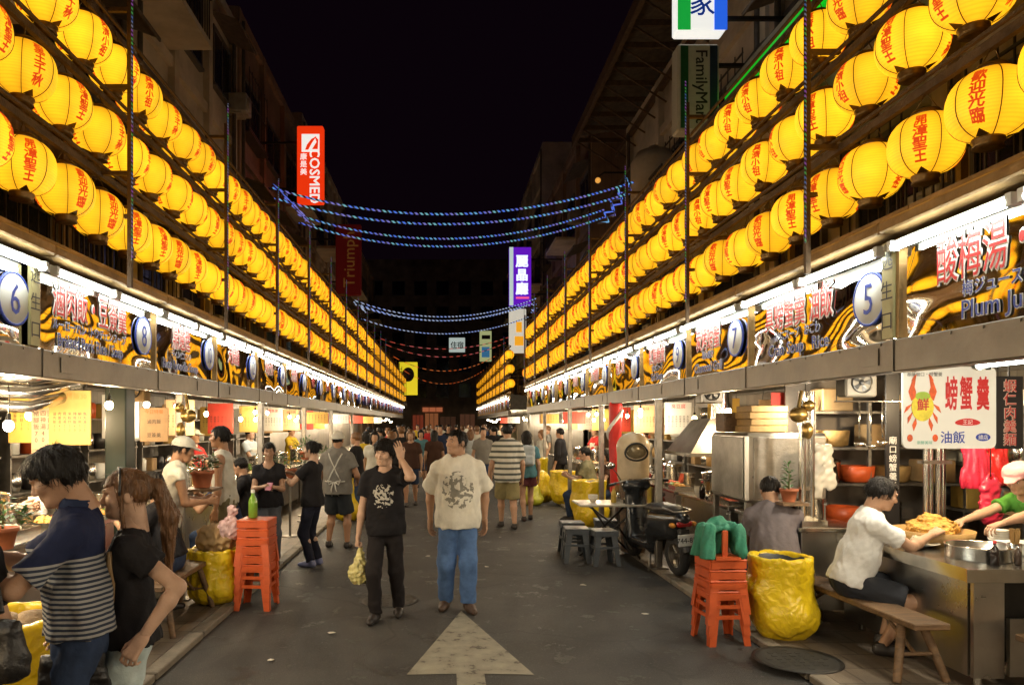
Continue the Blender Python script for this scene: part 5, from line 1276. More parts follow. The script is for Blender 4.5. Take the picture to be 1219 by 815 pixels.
g = SDF((-.25, -.25, 0), (.25, .25, .5), .01); g.rbox((0, 0, .23), (.27, .16, .05), .02, .03); g.cone((-.12, -.08, .23), (-.15, -.12, .02), .05, .06, .04); g.cone((.11, -.08, .23), (.13, -.12, .06), .05, .055, .04); g.cone((-.13, .02, .22), (-.17, .04, .0), .05, .06, .04); g.cone((.12, .02, .22), (.16, .05, .06), .05, .06, .04); g.cone((0, .08, .22), (0, .14, .04), .1, .1, .04, flat=((0, 1, 0), 2)); g.wrinkle(.009, .08, 5, (1, 1, .4))
o = soft('cloth', g, greenc, None, (2.3, 5.92, .70)); tag(o, 'crumpled green cloth draped on top of the orange red stool stack', 'cloth')
b = B(); b.box((0, -.02, .1), (.05, .02, .24), b=.008); b.box((0, -.02, .0), (.2, .16, .02)); tag(b.build('handle_block', redp, None, (2.3, 5.84, .705)), 'orange plastic upright under the green cloth', 'handle')

# ---- middle right: table, stools, scooter, bags
t = thing('folding_table', 'small pale folding table with condiments beside the scooter', 'table', (2.22, 9.45, 0))
B().box((0, 0, .735), (.92, .6, .03), b=.01).build('table_top', mat('pale_laminate', (.5, .46, .38), .3, var=.1), t)
for sx in (-1, 1): B().tube([(sx * .36, -.25, 0), (sx * .12, .0, .4), (sx * -.3, .25, .72)], .014, 6).tube([(sx * -.36, .25, 0), (sx * .05, .0, .4), (sx * .3, -.25, .72)], .014, 6).build('leg', darkm, t)
for k, (x, y) in enumerate([(1.74, 9.3), (2.05, 9.12), (1.78, 9.85), (2.3, 10.1)]): stool('dark', (x, y, 0 if x < KR else KH), f'dark grey plastic stool tucked at the pale folding table, {ORD[k] if k else "closest"} to the street middle', R.uniform(-.2, .2), 'dark stools at the folding table')
bottle((2.25, 9.4, .75), 'yellow sauce bottle on the pale folding table', mat('mustard_bottle', (.5, .35, .06), .4), redp); bowls((2.0, 9.5, .75), 'white bowls on the pale folding table', 3); tray((2.5, 9.4, .75), 'tray of pale dumplings on the folding table', 3); chop_cup((2.35, 9.6, .75), 'cup of chopsticks on the pale folding table')
def scooter(loc, rz, label, body_m, accent, plate=None, lean=0):
    t = thing('motor_scooter', label, 'scooter', loc, rz); t.rotation_euler = (0, rad(lean), rz)
    for nm, y in (('rear_wheel', -.58), ('front_wheel', .64)):
        M = Matrix.Translation((0, y, .232)) @ Matrix.Rotation(math.pi / 2, 4, 'Y')
        wv = B().lathe([(.14, -.04), (.2, -.052), (.228, -.03), (.232, 0), (.228, .03), (.2, .052), (.14, .04)], 28, 0, M, cap=False).build(nm, mat('tyre_rubber', (.02, .02, .02), .8, bump=.3, bs=60), t)
        rb = B(); rb.lathe([(.14, -.04), (.13, -.02), (.13, .02), (.14, .04)], 24, 0, M, cap=False); rb.lathe([(.045, -.06), (.045, .06)], 14, 0, M)
        for k in range(5): a = k * 1.2566; rb.cyl(M @ V((.04 * math.cos(a), .04 * math.sin(a), 0)), M @ V((.135 * math.cos(a), .135 * math.sin(a), 0)), .014, n=6)
        rb.build('rim', steel_d, wv)
    g = SDF((-.3, -.95, .1), (.3, .95, 1.1), .013)
    g.cone((0, -.74, .66), (0, -.2, .6), .1, .16, .06, flat=((0, 0, 1), 1.15)); g.cone((0, -.55, .52), (0, -.1, .48), .13, .15, .06); g.cone((0, -.1, .42), (0, -.02, .26), .13, .12, .05)
    g.rbox((0, .2, .27), (.3, .5, .08), .03, .04); g.cone((0, .42, .3), (0, .48, .8), .17, .14, .05, flat=((0, 1, 0), 2.6)); g.cone((0, .6, .38), (0, .72, .44), .08, .06, .05); g.cone((0, .55, .4), (0, .52, .7), .1, .09, .05)
    g.cone((-.12, .43, .95), (.12, .43, .95), .075, None, .05, flat=((0, 1, 0), 1.2)); g.cone((0, .45, .8), (0, .43, .93), .06, .07, .04); soft('body', g, body_m, t)
    g = SDF((-.2, -.75, .6), (.2, .1, .9), .012); g.cone((0, -.6, .76), (0, -.3, .745), .11, .13, .05, flat=((0, 0, 1), 2)); g.cone((0, -.3, .735), (0, -.05, .73), .12, .1, .05, flat=((0, 0, 1), 2)); soft('seat', g, mat('seat_vinyl', (.025, .022, .02), .5, bump=.2), t)
    b = B(); b.tube([(-.32, .36, 1.0), (-.16, .42, 1.02), (0, .43, 1.0), (.16, .42, 1.02), (.32, .36, 1.0)], .013, 8); hb = b.build('handlebar', steel_d, t)
    for sx in (-1, 1):
        B().cyl((sx * .3, .365, 1.0), (sx * .4, .33, .99), .019, n=10).build('grip', blackp, hb)
        mi = B().tube([(sx * .2, .41, 1.02), (sx * .27, .4, 1.14), (sx * .32, .39, 1.2)], .006, 6).build('mirror', blackp, t)
        B().sph((sx * .34, .385, 1.23), (.065, .018, .045), 14, 8).build('mirror_glass', steel_b, mi)
    B().sph((0, .5, .96), (.075, .035, .06), 14, 8).build('headlight', white_p, t)
    g = SDF((-.15, -.95, .3), (.15, -.4, .72), .01); g.cone((-.06, -.8, .62), (.06, -.8, .62), .035, None, .02, flat=((0, 0, 1), 1.0)); soft('tail_light', g, mat('tail_lens', (.4, .01, .01), .15, var=.1, spec=.7), t)
    for sx in (-1, 1): B().sph((sx * .125, -.76, .61), (.035, .05, .03), 12, 8).build('indicator', mat('amber_lens', (.6, .25, .03), .2), t)
    b = B(); b.box((0, -.8, .43), (.1, .02, .26)); b.cyl((0, -.72, .55), (0, -.83, .3), .05, .06, n=8); b.build('rear_mudguard', blackp, t)
    p = B().box((0, -.865, .45), (.24, .008, .13), b=.004).build('number_plate', white_p, t); p.rotation_euler = (0, 0, 0)
    if plate: B().mesh(text(plate, .082, .0006, .0005), frame((0, -.869, .45), (1, 0, 0), lift=.002)).build('plate_lettering', black_t, p)
    b = B(); b.cyl((.16, -.3, .25), (.17, -.85, .3), .035, .045, n=12); b.build('exhaust', steel_d, t)
    b = B(); b.tube([(-.12, -.15, .2), (-.2, -.22, 0)], .012, 6); b.build('side_stand', steel_d, t)
    b = B(); b.tube([(-.1, -.5, .78), (-.11, -.78, .76), (0, -.84, .76), (.11, -.78, .76), (.1, -.5, .78)], .012, 8); b.build('grab_rail', steel_d, t)
    return t
scooter((2.62, 8.78, KH), rad(9), 'black motor scooter with red tail light parked by the kerb, rear towards the camera', mat('black_paint', (.02, .022, .025), .22, var=.15, spec=.7), redp, '744-857', -4)
scooter((3.1, 10.3, KH), rad(24), 'dark red scooter half hidden behind the black scooter', mat('dark_red_paint', (.16, .02, .015), .3, var=.15, spec=.6), redp, None, 3)
t = thing('cart_hood', 'cream arched hood with dark rimmed oval window behind the black scooter', 'hood', (2.6, 9.75, KH))
g = SDF((-.3, -.3, .9), (.3, .3, 1.75), .012); g.cone((0, 0, 1.05), (0, 0, 1.4), .215, .215, .02, flat=((0, 1, 0), 1.15)); g.ell((0, 0, 1.42), (.22, .19, .2), .03); g.ell((0, -.19, 1.36), (.15, .06, .12), .02, 's'); soft('shell', g, mat('cream_shell', (.58, .46, .3), .4, var=.15), t)
b = B(); b.tube([(.15 * math.cos(a) * (1 - .12 * math.sin(a)), -.182 + .012 * abs(math.cos(a)), 1.36 + .115 * math.sin(a)) for a in np.linspace(0, 2 * math.pi, 25)], .014, 6); b.build('window_rim', blackp, t); B().sph((0, -.14, 1.36), (.14, .035, .105), 18, 10).build('window', mat('tinted_window', (.25, .2, .12), .08, .3, .3, 6), t)
B().cyl((0, 0, 0), (0, 0, 1.0), .16, .19, n=18).build('pedestal', wood, t)
b = B(); t = thing('banner_pole', 'post wrapped in a red banner with white swirl', 'banner', (2.66, 11.0, KH)); 
B().cyl((0, 0, 0), (0, 0, 2.04), .05, n=12).build('post', steel_d, t)
g = SDF((-.15, -.15, .6), (.15, .15, 2.1), .012); g.cone((0, 0, .72), (0, 0, 2.0), .085, .1, .02); g.wrinkle(.008, .16, 3, (1, 1, .3)); so = soft('banner', g, mat('red_banner', (.6, .02, .015), .5, var=.15), t)
b = B(); hx = [(.105 * math.cos(a), .105 * math.sin(a), 1.5 + .13 * (a + 4)) for a in np.linspace(-4, -.6, 30)]; b.tube(hx, [.03] * 30, 6); b.build('white_swirl', white_t, so)
bin_bag((2.48, 12.1, KH), 'tall yellow rubbish bag beside the seated man in olive shirt', .29, .78, 5); bin_bag((2.62, 15.6, KH), 'upright yellow bag at the feet of the person in black', .27, .7, 6); bin_bag((2.25, 16.4, 0), 'tied yellow rubbish bag leaning on the pile', .28, .62, 8, None, True); bin_bag((2.22, 17.4, 0), 'large yellow bag at the back of the pile', .34, .95, 9); bin_bag((1.98, 15.7, 0), 'small tied greenish yellow bag in front of the pile', .21, .4, 10, mat('green_yellow_bag', (.5, .5, .04), .35, var=.2, spec=.6), True)
bin_bag((-2.25, 7.02, KH), 'bulging yellow rubbish bag beside the brass bell post', .25, .52, 12); bin_bag((-2.15, 3.55, KH), 'big yellow rubbish bag behind the couple at the frame edge', .3, .8, 13)
bin_bag((-1.75, 13.3, 0), 'yellow rubbish bag in front of the left stalls behind the man in white apron', .3, .8, 14)
g = SDF((-.3, -.3, 0), (.3, .3, .4), .014); g.ell((0, 0, .12), (.2, .15, .15), .03); g.wrinkle(.014, .1, 4); o = soft('paper_bundle', g, card, None, (-2.22, 7.0, KH + .5)); tag(o, 'crumpled brown paper bundle on top of the yellow bag by the post', 'paper')
g = SDF((-.2, -.2, 0), (.2, .2, .4), .012); g.ell((0, 0, .12), (.12, .09, .11), .03); g.cone((0, 0, .2), (.02, 0, .3), .03, .05, .03); g.wrinkle(.01, .06, 9); o = soft('plastic_bag', g, mat('pink_white_plastic', (.6, .4, .4), .35, var=.5, vs=9, spec=.6), None, (-2.07, 6.95, KH + .6)); tag(o, 'pink and white plastic bag above the yellow rubbish bag', 'plastic bag')
for k in range(6): stool('red', (-1.82, 7.0, k * .085), f'orange red plastic stool in the stack by the yellow rubbish bag, {["lowest", "second", "third", "fourth", "fifth", "topmost"][k]} of six', rad(-3 + R.uniform(-2, 2)), 'orange red stools stacked by the rubbish bag')
bottle((-1.86, 7.0, .87), 'green drink bottle standing on the orange red stool stack', mat('green_bottle', (.2, .4, .05), .15, spec=.6), white_p, 1.3)

# ---- left foreground stall
box_counter((-3.0, 4.3, KH), (.75, 3.0, 1.0), 'long steel display counter of the pork blood stall behind the man in navy shirt')
CZ = KH + 1.0
for k, (x, y, kk) in enumerate([(-2.82, 3.5, 2), (-2.82, 3.9, 3), (-2.84, 4.3, 1), (-2.84, 4.7, 3), (-2.82, 5.1, 0), (-2.84, 5.5, 4)]): tray((x, y, CZ), f'tray of {FN[kk]} on the display counter, {ORD[k] if k else "closest"} from the camera end', kk, rad(90))
pot((-3.15, 3.75, CZ), 'big steel soup pot at the near end of the display counter', 1.0, False); pot((-3.15, 4.9, CZ), 'lidded steel pot before the white capped vendor', .9); bowls((-3.12, 5.5, CZ), 'white bowls at the far end of the display counter', 8); bowls((-3.12, 4.3, CZ), 'white bowls in the middle of the display counter', 6)
plant((-2.62, 4.25, CZ), 'bushy green plant in terracotta pot on the display counter edge', .2, False, .08, .13, 120)
menu((-3.0, 5.75, 1.62), (.34, .44), 'yellow price card with orange title above the head of the navy shirt man', '滷肉排飯30', [DISH[k] for k in range(7)], (0, -1, 0), paper_y, 2, .055, .03)
menu((-3.27, 5.85, 1.52), (.2, .52), 'narrow tan price card left of the yellow price card', '', ['豬腳飯70', '四神湯40', '燙青菜30'], (0, -1, 0), paper_b, 1, .05, .05)
menu((-3.05, 7.55, 1.6), (.3, .36), 'tan handwritten notice beyond the brass bell post', '今日特餐', ['滷肉飯', '豆簽羹'], (0, -1, 0), paper_b, 2, .05, .05, True)
t = thing('steel_duct', 'curved shiny steel duct under the ceiling at the left frame edge', 'duct', (-3.2, 5.0, 0))
for k, z in enumerate((2.16, 2.04, 1.93)): B().tube([(-1.3, .35, z), (-.2, .35, z), (.1, .38, z - .01), (.22 - k * .05, .55, z + .03), (.24 - k * .05, .9, z + .1)], .058 - .006 * k, 12).build('pipe', steel_b, t)
t = thing('green_pillar', 'dark green square pillar behind the yellow price card', 'pillar', (-3.05, 6.75, KH)); B().box((0, 0, 1.12), (.2, .2, 2.2), b=.01).build('shaft', mat('dark_green_paint', (.008, .018, .012), .4, var=.2), t); B().box((0, 0, .06), (.24, .24, .12)).build('base', steel_d, t)
plant((-2.5, 7.42, KH + 1.08), 'white flowering plant in a terracotta bowl on the post shelf', .2, True, .11, .15, 130)
t = thing('post_shelf', 'small plank shelf under the white flowering plant', 'shelf', (-2.5, 7.3, KH + 1.05)); B().box((0, .1, .012), (.34, .36, .024)).build('plank', wood, t); B().box((-.06, -.1, -.06), (.04, .16, .12)).build('bracket', steel_d, t)
bench((-2.35, 5.7, KH), (-2.35, 6.9, KH), .44, 'short wooden bench on the pavement beside the brass bell post', .22)
for k in range(3): stool('dark', (-2.3, 8.2 + .5 * k, KH), f'dark stool at the rice noodle counter, {ORD[k] if k else "closest"} to the brass bell post', .1 * k, 'dark stools along the rice noodle counter')
for k in range(3): plant((-2.35 - .1 * (k % 2), 11.0 + 1.7 * k, KH + .9 + .2 * (k % 2)), f'leafy green plant hanging in front of the left stalls, {ORD[k] if k else "closest"} to the camera', .32, False, .09, .22, 120)
for k in range(2):
    t = thing('plant_stand', f'thin steel stand under the {["closest", "second"][k]} leafy plant before the left stalls', 'stand', (-2.35 - .1 * (k % 2), 11.0 + 1.7 * k, KH)); hh = .9 + .2 * (k % 2); B().cyl((0, 0, 0), (0, 0, hh - .01), .02, n=8).build('pole', steel_d, t); B().lathe([(.14, 0), (.14, .012), (.001, .012)], 16).build('base', steel_d, t); B().lathe([(.12, hh - .012), (.12, hh - .001)], 16).build('tray', steel_d, t)
# extractor hood over stall 7
t = thing('extractor_hood', 'sloping grey steel extractor hood over the braised eel stall', 'hood', (3.25, 8.6, 0)); b = B(); b.add([(-.4, -.4, 1.45), (.5, -.4, 1.45), (.5, .5, 1.45), (-.4, .5, 1.45), (-.1, -.2, 1.85), (.4, -.2, 1.85), (.4, .4, 1.85), (-.1, .4, 1.85)], [(0, 1, 5, 4), (1, 2, 6, 5), (2, 3, 7, 6), (3, 0, 4, 7), (4, 5, 6, 7)]); b.build('cone', steel_d, t); B().cyl((.15, .1, 1.85), (.15, .1, 2.3), .12, n=16).build('flue', steel_b, t); B().box((.05, .05, 1.43), (.94, .94, .04)).build('rim', steel_b, t)

def fan(loc, lab, m):
    t = thing('exhaust_fan', lab, 'fan', loc); t.scale = (.72, .72, .72); B().box((0, 0, 0), (.36, .2, .3), b=.02).build('case', m, t)
    M = Matrix.Translation((0, -.103, .01)) @ Matrix.Rotation(math.pi / 2, 4, 'X'); b = B(); b.lathe([(.115, 0), (.12, .012), (.105, .014)], 24, 0, M, cap=False); b.lathe([(.03, .004), (.03, .012), (.001, .014)], 12, 0, M)
    for k in range(5): a = k * 1.2566; b.add([M @ V((r * math.cos(a + q), r * math.sin(a + q), z)) for r, q, z in ((.03, -.3, .002), (.1, -.25, .002), (.1, .35, .009), (.03, .4, .009))], [(0, 1, 2, 3)])
    b.build('grille', blackp, t); B().box((0, 0, .19), (.04, .04, .1)).build('bracket', darkm, t)
fan((3.42, 5.9, 2.12), 'grey white boxed exhaust fan under the ceiling above the diner in white T-shirt', ceil_m); fan((-3.1, 7.2, 2.12), 'tan boxed exhaust fan above the handwritten notice', card); fan((2.95, 7.9, 2.12), 'grey boxed exhaust fan above the bamboo steamer boxes', steel_d)
for k, (x, y, z) in enumerate([(3.62, 6.2, 1.62), (3.72, 6.2, 1.6), (3.82, 6.2, 1.63)]):
    t = thing('ladle', f'steel ladle hanging above the diner in white T-shirt, {["left", "middle", "right"][k]} one of three', 'ladle', (x, y, z)); B().tube([(0, 0, .36), (0, .005, .2), (0, 0, .04)], .007, 6).build('handle', steel_b, t); B().lathe([(.001, -.03), (.035, -.02), (.045, .01), (.04, .01), (.03, -.012)], 14).build('bowl', steel_b, t)
t = thing('utensil_rail', 'thin steel rail the ladles hang from', 'rail', (3.7, 6.2, 1.985)); B().cyl((-.3, 0, 0), (.3, 0, 0), .008, n=8).build('bar', steel_b, t); 
for q in (-.28, .28): B().cyl((q, 0, 0), (q, 0, .32), .005, n=6).build('hanger', darkm, t)
g = SDF((-.15, -.08, -.3), (.15, .08, .3), .01); g.cone((-.05, 0, .22), (-.06, 0, -.2), .04, .06, .03, flat=((0, 1, 0), 2)); g.cone((.04, 0, .22), (.06, .01, -.12), .04, .055, .03, flat=((0, 1, 0), 2)); g.wrinkle(.007, .07, 2, (1, 1, .3))
o = soft('towel', g, porcelain, None, (3.55, 6.65, 1.35)); tag(o, 'pale towel hanging in front of the cluttered shelf unit', 'towel')
# scraps on the asphalt
for k, (x, y) in enumerate([(-.95, 6.1), (.9, 11.2), (1.55, 7.9), (-1.3, 5.4), (.55, 8.9), (-.2, 9.6), (1.9, 6.7)]):
    b = B(); r = random.Random(k); vs = [(math.cos(q) * r.uniform(.02, .045), math.sin(q) * r.uniform(.02, .045), r.uniform(.004, .014)) for q in np.linspace(0, 5.3, 6)]; b.add(vs, [tuple(range(6))]); o = b.build('paper_scrap', paper_w, None, (x, y, .002)); tag(o, ['white paper scrap on the asphalt left of the arrow tip', 'scrap on the asphalt ahead of the striped man', 'pale scrap on the asphalt before the dark stools', 'paper scrap by the left kerb', 'scrap on the asphalt right of the man in cream tee', 'scrap on the asphalt behind the walking pair', 'scrap on the asphalt near the orange red stools'][k], 'litter')
# ------------------------------------------------------------------ buildings behind the stalls
grille_m = mat('window_grille', (.08, .07, .06), .5, .6, var=.3); frame_m = mat('window_frame', (.13, .12, .11), .5, .5, var=.2)
awn_m = mat('corrugated_awning', (.15, .12, .09), .6, .3, var=.35, dirt=.4); ac_m = mat('air_conditioner_case', (.3, .28, .24), .6, var=.2, dirt=.3)
pipe_m = mat('drain_pipe', (.09, .075, .06), .6, .2, var=.3)
def building(side, y0, y1, h, m, lab, seed, x=5.9, bays=3, fl0=3.4, balcony=True, lit=()):
    r = random.Random(seed); t = thing('shop_house', lab, 'building', (side * x, y0, 0)); w = y1 - y0; s = side
    b = B(); b.box((s * 3, w / 2, h / 2), (6, w - .03, h)); b.box((s * -.06, w / 2, h - .15), (.14, w - .05, .3))
    z = fl0
    while z < h - 1: b.box((s * -.05, w / 2, z - .25), (.12, w - .04, .22)); z += 3.2
    for k in range(bays + 1): b.box((s * -.07, min(max(.16, k * w / bays), w - .16), h / 2), (.16, .26, h - .02))
    wall = b.build('wall', m, t)
    z = fl0; fl = 0
    while z + 2.2 < h:
        for k in range(bays):
            yc = (k + .5) * w / bays; ww = w / bays * r.uniform(.5, .72); wh = r.uniform(1.3, 1.7); zc = z + 1.35
            if balcony and (k + fl + seed) % 3 == 0:
                b = B(); b.box((s * -.5, yc, z + .02), (.95, w / bays - .4, .12)); bl = b.build('balcony', concrete3, t)
                b = B()
                for q in range(int((w / bays - .4) / .14)): b.box((s * -.95, yc - (w / bays - .4) / 2 + .07 + q * .14, z + .55), (.02, .02, .95))
                b.box((s * -.95, yc, z + 1.03), (.04, w / bays - .4, .05)); b.build('railing', grille_m, bl)
            b = B(); b.box((s * -.03, yc, zc), (.05, ww, wh)); b.box((s * -.05, yc, zc + wh / 2), (.1, ww + .12, .08)); b.box((s * -.06, yc, zc - wh / 2), (.14, ww + .12, .07))
            for q in (-1, 1): b.box((s * -.05, yc + q * ww / 2, zc), (.09, .06, wh))
            b.box((s * -.055, yc, zc), (.06, .04, wh)); f = b.build('window', frame_m, t)
            b = B()
            for q in (-1, 1): b.box((s * -.06, yc + q * ww * .25, zc), (.012, ww * .5 - .06, wh - .1))
            b.build('pane', glassd, f)
            if r.random() < .55:
                b = B(); n = 7
                for q in range(n): b.box((s * -.32, yc - ww / 2 + q * ww / (n - 1), zc), (.018, .018, wh + .2))
                for q in (-1, 0, 1): b.box((s * -.32, yc, zc + q * wh * .5), (.025, ww + .04, .03))
                b.box((s * -.18, yc, zc - wh / 2 - .1), (.34, ww + .04, .03)); b.build('window_cage', grille_m, t)
            if r.random() < .5:
                b = B(); b.add([(s * -.02, yc - ww / 2 - .15, zc + wh / 2 + .35), (s * -.02, yc + ww / 2 + .15, zc + wh / 2 + .35), (s * -.75, yc + ww / 2 + .15, zc + wh / 2 + .08), (s * -.75, yc - ww / 2 - .15, zc + wh / 2 + .08)], [(0, 1, 2, 3)]); b.box((s * -.75, yc, zc + wh / 2 + .06), (.03, ww + .3, .07)); b.build('awning', awn_m, t)
            if r.random() < .5:
                b = B(); b.box((s * -.3, yc + ww * .62, zc - .6), (.5, .55, .5), b=.02); b.lathe([(.19, 0), (.19, .015), (.04, .02)], 16, 0, Matrix.Translation((s * -.552, yc + ww * .62, zc - .6)) @ Matrix.Rotation(-s * math.pi / 2, 4, 'Y')); b.box((s * -.2, yc + ww * .62, zc - .87), (.4, .5, .03)); b.build('air_conditioner', ac_m, t)
        z += 3.2; fl += 1
    for q in (.3, w - .4):
        b = B(); b.cyl((s * -.18, q, .4), (s * -.18, q, h - .3), .055, n=8); b.build('drain_pipe', pipe_m, t)
    return t
building(-1, -1, 6.5, 13, concrete, 'old concrete shop house nearest on the left, with caged windows', 1)
building(-1, 6.5, 13.2, 13.4, concrete2, 'brown tiled shop house on the left with balconies', 2)
building(-1, 13.2, 20, 13, concrete3, 'pale rendered house on the left just before the red vertical sign', 4)
building(-1, 20.2, 29, 13.6, concrete2, 'tiled house on the left carrying the bright red vertical sign', 5)
building(-1, 29.2, 42, 14.5, concrete, 'concrete house on the left carrying the dark red vertical sign', 3, bays=4)
building(-1, 42.2, 60, 14, concrete2, 'last dark house on the left side of the street', 7, bays=4)
building(1, -1, 6, 14, concrete2, 'brown tiled building nearest on the right above the juice stall', 8)
building(1, 6.1, 12.6, 14, concrete, 'concrete convenience shop building on the right with the green fascia', 9)
building(1, 12.7, 22.4, 11, concrete3, 'pale building on the right under the open steel roof frame', 10)
building(1, 27.5, 41, 14, concrete2, 'tiled building beyond the side lane on the right', 12, bays=4)
building(1, 41.2, 60, 18, concrete3, 'tall pale building far down the right side', 13, bays=4)
b = B()
t = thing('end_building', 'broad dark building closing the far end of the street', 'building', (0, 84, 0)); b = B(); b.box((0, 4, 10.5), (40, 8, 21)); b.build('wall', concrete, t)
for i in range(-4, 5):
    for j in range(5):
        f = B().box((i * 2.6, -.03, 5.6 + j * 3), (1.5, .08, 1.7)).build('window', frame_m, t); B().box((i * 2.6, -.08, 5.6 + j * 3), (1.36, .02, 1.56)).build('pane', glassd, f)
for k, (x, w_, z0, h_, col, s_) in enumerate([(-2.9, 1.3, .3, 2.4, (.7, .12, .05), .16), (-1.3, 1.6, .3, 2.6, (.6, .2, .07), .28), (.6, 1.9, .3, 2.2, (.4, .16, .08), .07), (-1.2, 2.4, 3.1, .5, (.9, .25, .1), .35), (2.9, 1.8, .3, 2.5, (.5, .2, .1), .1)]):
    sf = B().box((x, -.06, z0 + h_ / 2), (w_, .1, h_)).build('shop_front', mat('dim_shop_front_' + 'abcde'[k], tuple(c * .3 for c in col), .5, var=.3, emit=s_, ecol=col), t)
    b = B()
    for q in range(4): b.box((x - w_ / 2 + q * w_ / 3, -.13, z0 + h_ / 2), (.06, .06, h_))
    b.build('shop_frame', darkm, sf)
# steel roof frame over the right-hand building
t = thing('roof_frame', 'open rusty steel roof frame jutting over the street on the right', 'roof frame', (5.9, 13.5, 11))
b = B(); b.box((-1.55, 5, .12), (.12, 10.5, .3)); b.box((-.1, 5, -.3), (.12, 10.5, .16)); b.build('edge_beam', rust, t)
for k in range(11): b = B(); b.box((-.75, .1 + k * .98, .05), (1.6, .06, .14)); b.tube([(-1.5, .1 + k * .98, .0), (-.1, .1 + k * .98, -.9)], .025, 5); b.build('rafter', rust, t)
b = B(); b.add([(-1.6, -.2, .3), (-1.6, 10.3, .3), (1.4, 10.3, .75), (1.4, -.2, .75)], [(0, 1, 2, 3)]); b.build('roof_sheet', awn_m, t)
t = thing('water_tank', 'round pale water tank on brackets under the roof frame', 'tank', (5.2, 17.6, 6.5)); B().lathe([(.5, 0), (.55, .05), (.55, 1.7), (.4, 1.95), (.12, 2.0), (.12, 2.1), (.001, 2.1)], 24).build('vessel', concrete3, t); B().box((.25, 0, -.06), (1.1, 1.1, .1)).build('bracket', rust, t)
t = thing('wall_lamp', 'small amber wall lamp below the roof frame', 'lamp', (5.0, 23.0, 9.6)); B().sph((0, 0, 0), .09, 12, 8).build('globe', mat('amber_globe', (1, .5, .1), .4, var=0, emit=.7, ecol=(1, .45, .08)), t); B().tube([(0, 0, .1), (.2, 0, .25), (.95, 0, .25)], .03, 6).build('arm', darkm, t)

# ------------------------------------------------------------------ hanging shop signs
def glow(name, col, s=1.0, base=None): return mat(name, base or col, .35, var=0, emit=s, ecol=col)
def blade(name, lab, x, y, w, z0, z1, d, case, parent_x, brack=True):
    t = thing(name, lab, 'sign', (x, y, z0)); B().box((0, 0, (z1 - z0) / 2), (w, d, z1 - z0), b=.03).build('case', case, t)
    if brack:
        for q in (.2, .8): B().box(((parent_x - x) / 2, 0, (z1 - z0) * q), (abs(parent_x - x), .06, .06)).build('bracket', darkm, t)
    return t
def face(t, polys, m, name, d):
    b = B()
    for (x0, x1, z0, z1) in polys: b.box(((x0 + x1) / 2, -d / 2 - .006, (z0 + z1) / 2), (x1 - x0, .012, z1 - z0))
    return b.build(name, m, t)
red_g = glow('red_sign_glow', (.8, .035, .004), .9); white_g = glow('white_sign_glow', (.9, .9, .85), .85); dred = mat('dark_red_added_glow', (.16, .012, .012), .5, var=.1, emit=.035, ecol=(.5, .02, .02)); gold = mat('dull_gold', (.3, .13, .04), .5, emit=.08, ecol=(.6, .25, .05))  # dark red and gold faces are no lamps, faint glow added
Y = 22.7; d = .3; x = atx(370, Y); z0, z1 = atz(243, Y), atz(152, Y); w_ = 31 * Y / F
t = blade('shop_sign', 'bright red vertical sign with white letters high on the left', x, Y, w_, z0, z1, d, red_g, -5.9)
b = B(); zc = z1 - z0; ff = lambda px, pz, lift=.004: frame((px, -d / 2, pz), (1, 0, 0), lift=lift)
R90 = Matrix.Rotation(-math.pi / 2, 4, 'Z')
b.mesh(text('COSMED', .44, .008, .002), frame((.15, -d / 2, .85), (1, 0, 0), lift=.004) @ R90); b.mesh(text('康是美', .22, .004, .002, vert=True), ff(-.2, 1.22)); b.box((.02, -d / 2 - .008, zc - .55), (.56, .014, .56)); b.build('lettering', white_g, t)
b = B(); b.prism([(.02, -.2), (.2, -.2), (.22, .1), (.1, .22), (.16, .02)], 0, .01, 0, ff(.05, zc - .55, .016)); b.prism([(-.2, -.22), (-.1, -.22), (.02, .0), (.16, .2), (.0, .12), (-.14, -.06)], 0, .01, 0, ff(.05, zc - .55, .018)); b.build('emblem', red_g, t)
Y = 32; x = atx(415, Y); z0, z1 = atz(352, Y), atz(268, Y); t = blade('shop_sign', 'dark unlit red vertical sign with dull gold letters behind the blue light ropes', x, Y, 30 * Y / F, z0, z1, d, dred, -5.9)
b = B(); b.mesh(text('Triumph', .72, .004, .002), frame((.12, -d / 2, (z1 - z0) * .5), (1, 0, 0), lift=.004) @ Matrix.Rotation(math.pi / 2, 4, 'Z')); b.build('lettering', gold, t)
Y = 11.9; d = .32; x0, x1 = atx(803, Y), atx(861, Y); z0, z1 = atz(42, Y), atz(-55, Y); xc = (x0 + x1) / 2; w_ = x1 - x0
t = blade('shop_sign', 'lit white blue and green box sign with a blue character at the top edge', xc, Y, w_, z0, z1, d, white_g, 5.9)
face(t, [(-w_ / 2, -w_ * .24, 0, z1 - z0)], glow('green_sign_glow', (.01, .4, .05), .75), 'green_stripe', d); face(t, [(w_ * .24, w_ / 2, 0, z1 - z0)], glow('blue_sign_glow', (.02, .12, .75), .9), 'blue_stripe', d)
b = B(); b.mesh(text('家', .43, .006, .002), ff(0, .44)); b.mesh(text('全', .43, .006, .002), ff(0, .95)); b.build('lettering', mat('blue_sign_character', (.01, .06, .4), .4, emit=.25, ecol=(.01, .08, .6)), t)
z0, z1 = atz(160, Y), atz(58, Y); x1 = atx(852, Y); w_ = x1 - x0; t = blade('shop_sign', 'unlit cream box sign with a green stripe and dark vertical lettering under the lit sign', (x0 + x1) / 2, Y, w_, z0, z1, d, mat('cream_added_glow', (.4, .36, .26), .4, var=.1, emit=.03, ecol=(.6, .5, .3)), 5.9)  # faint glow added to the cream face, which has no lamp
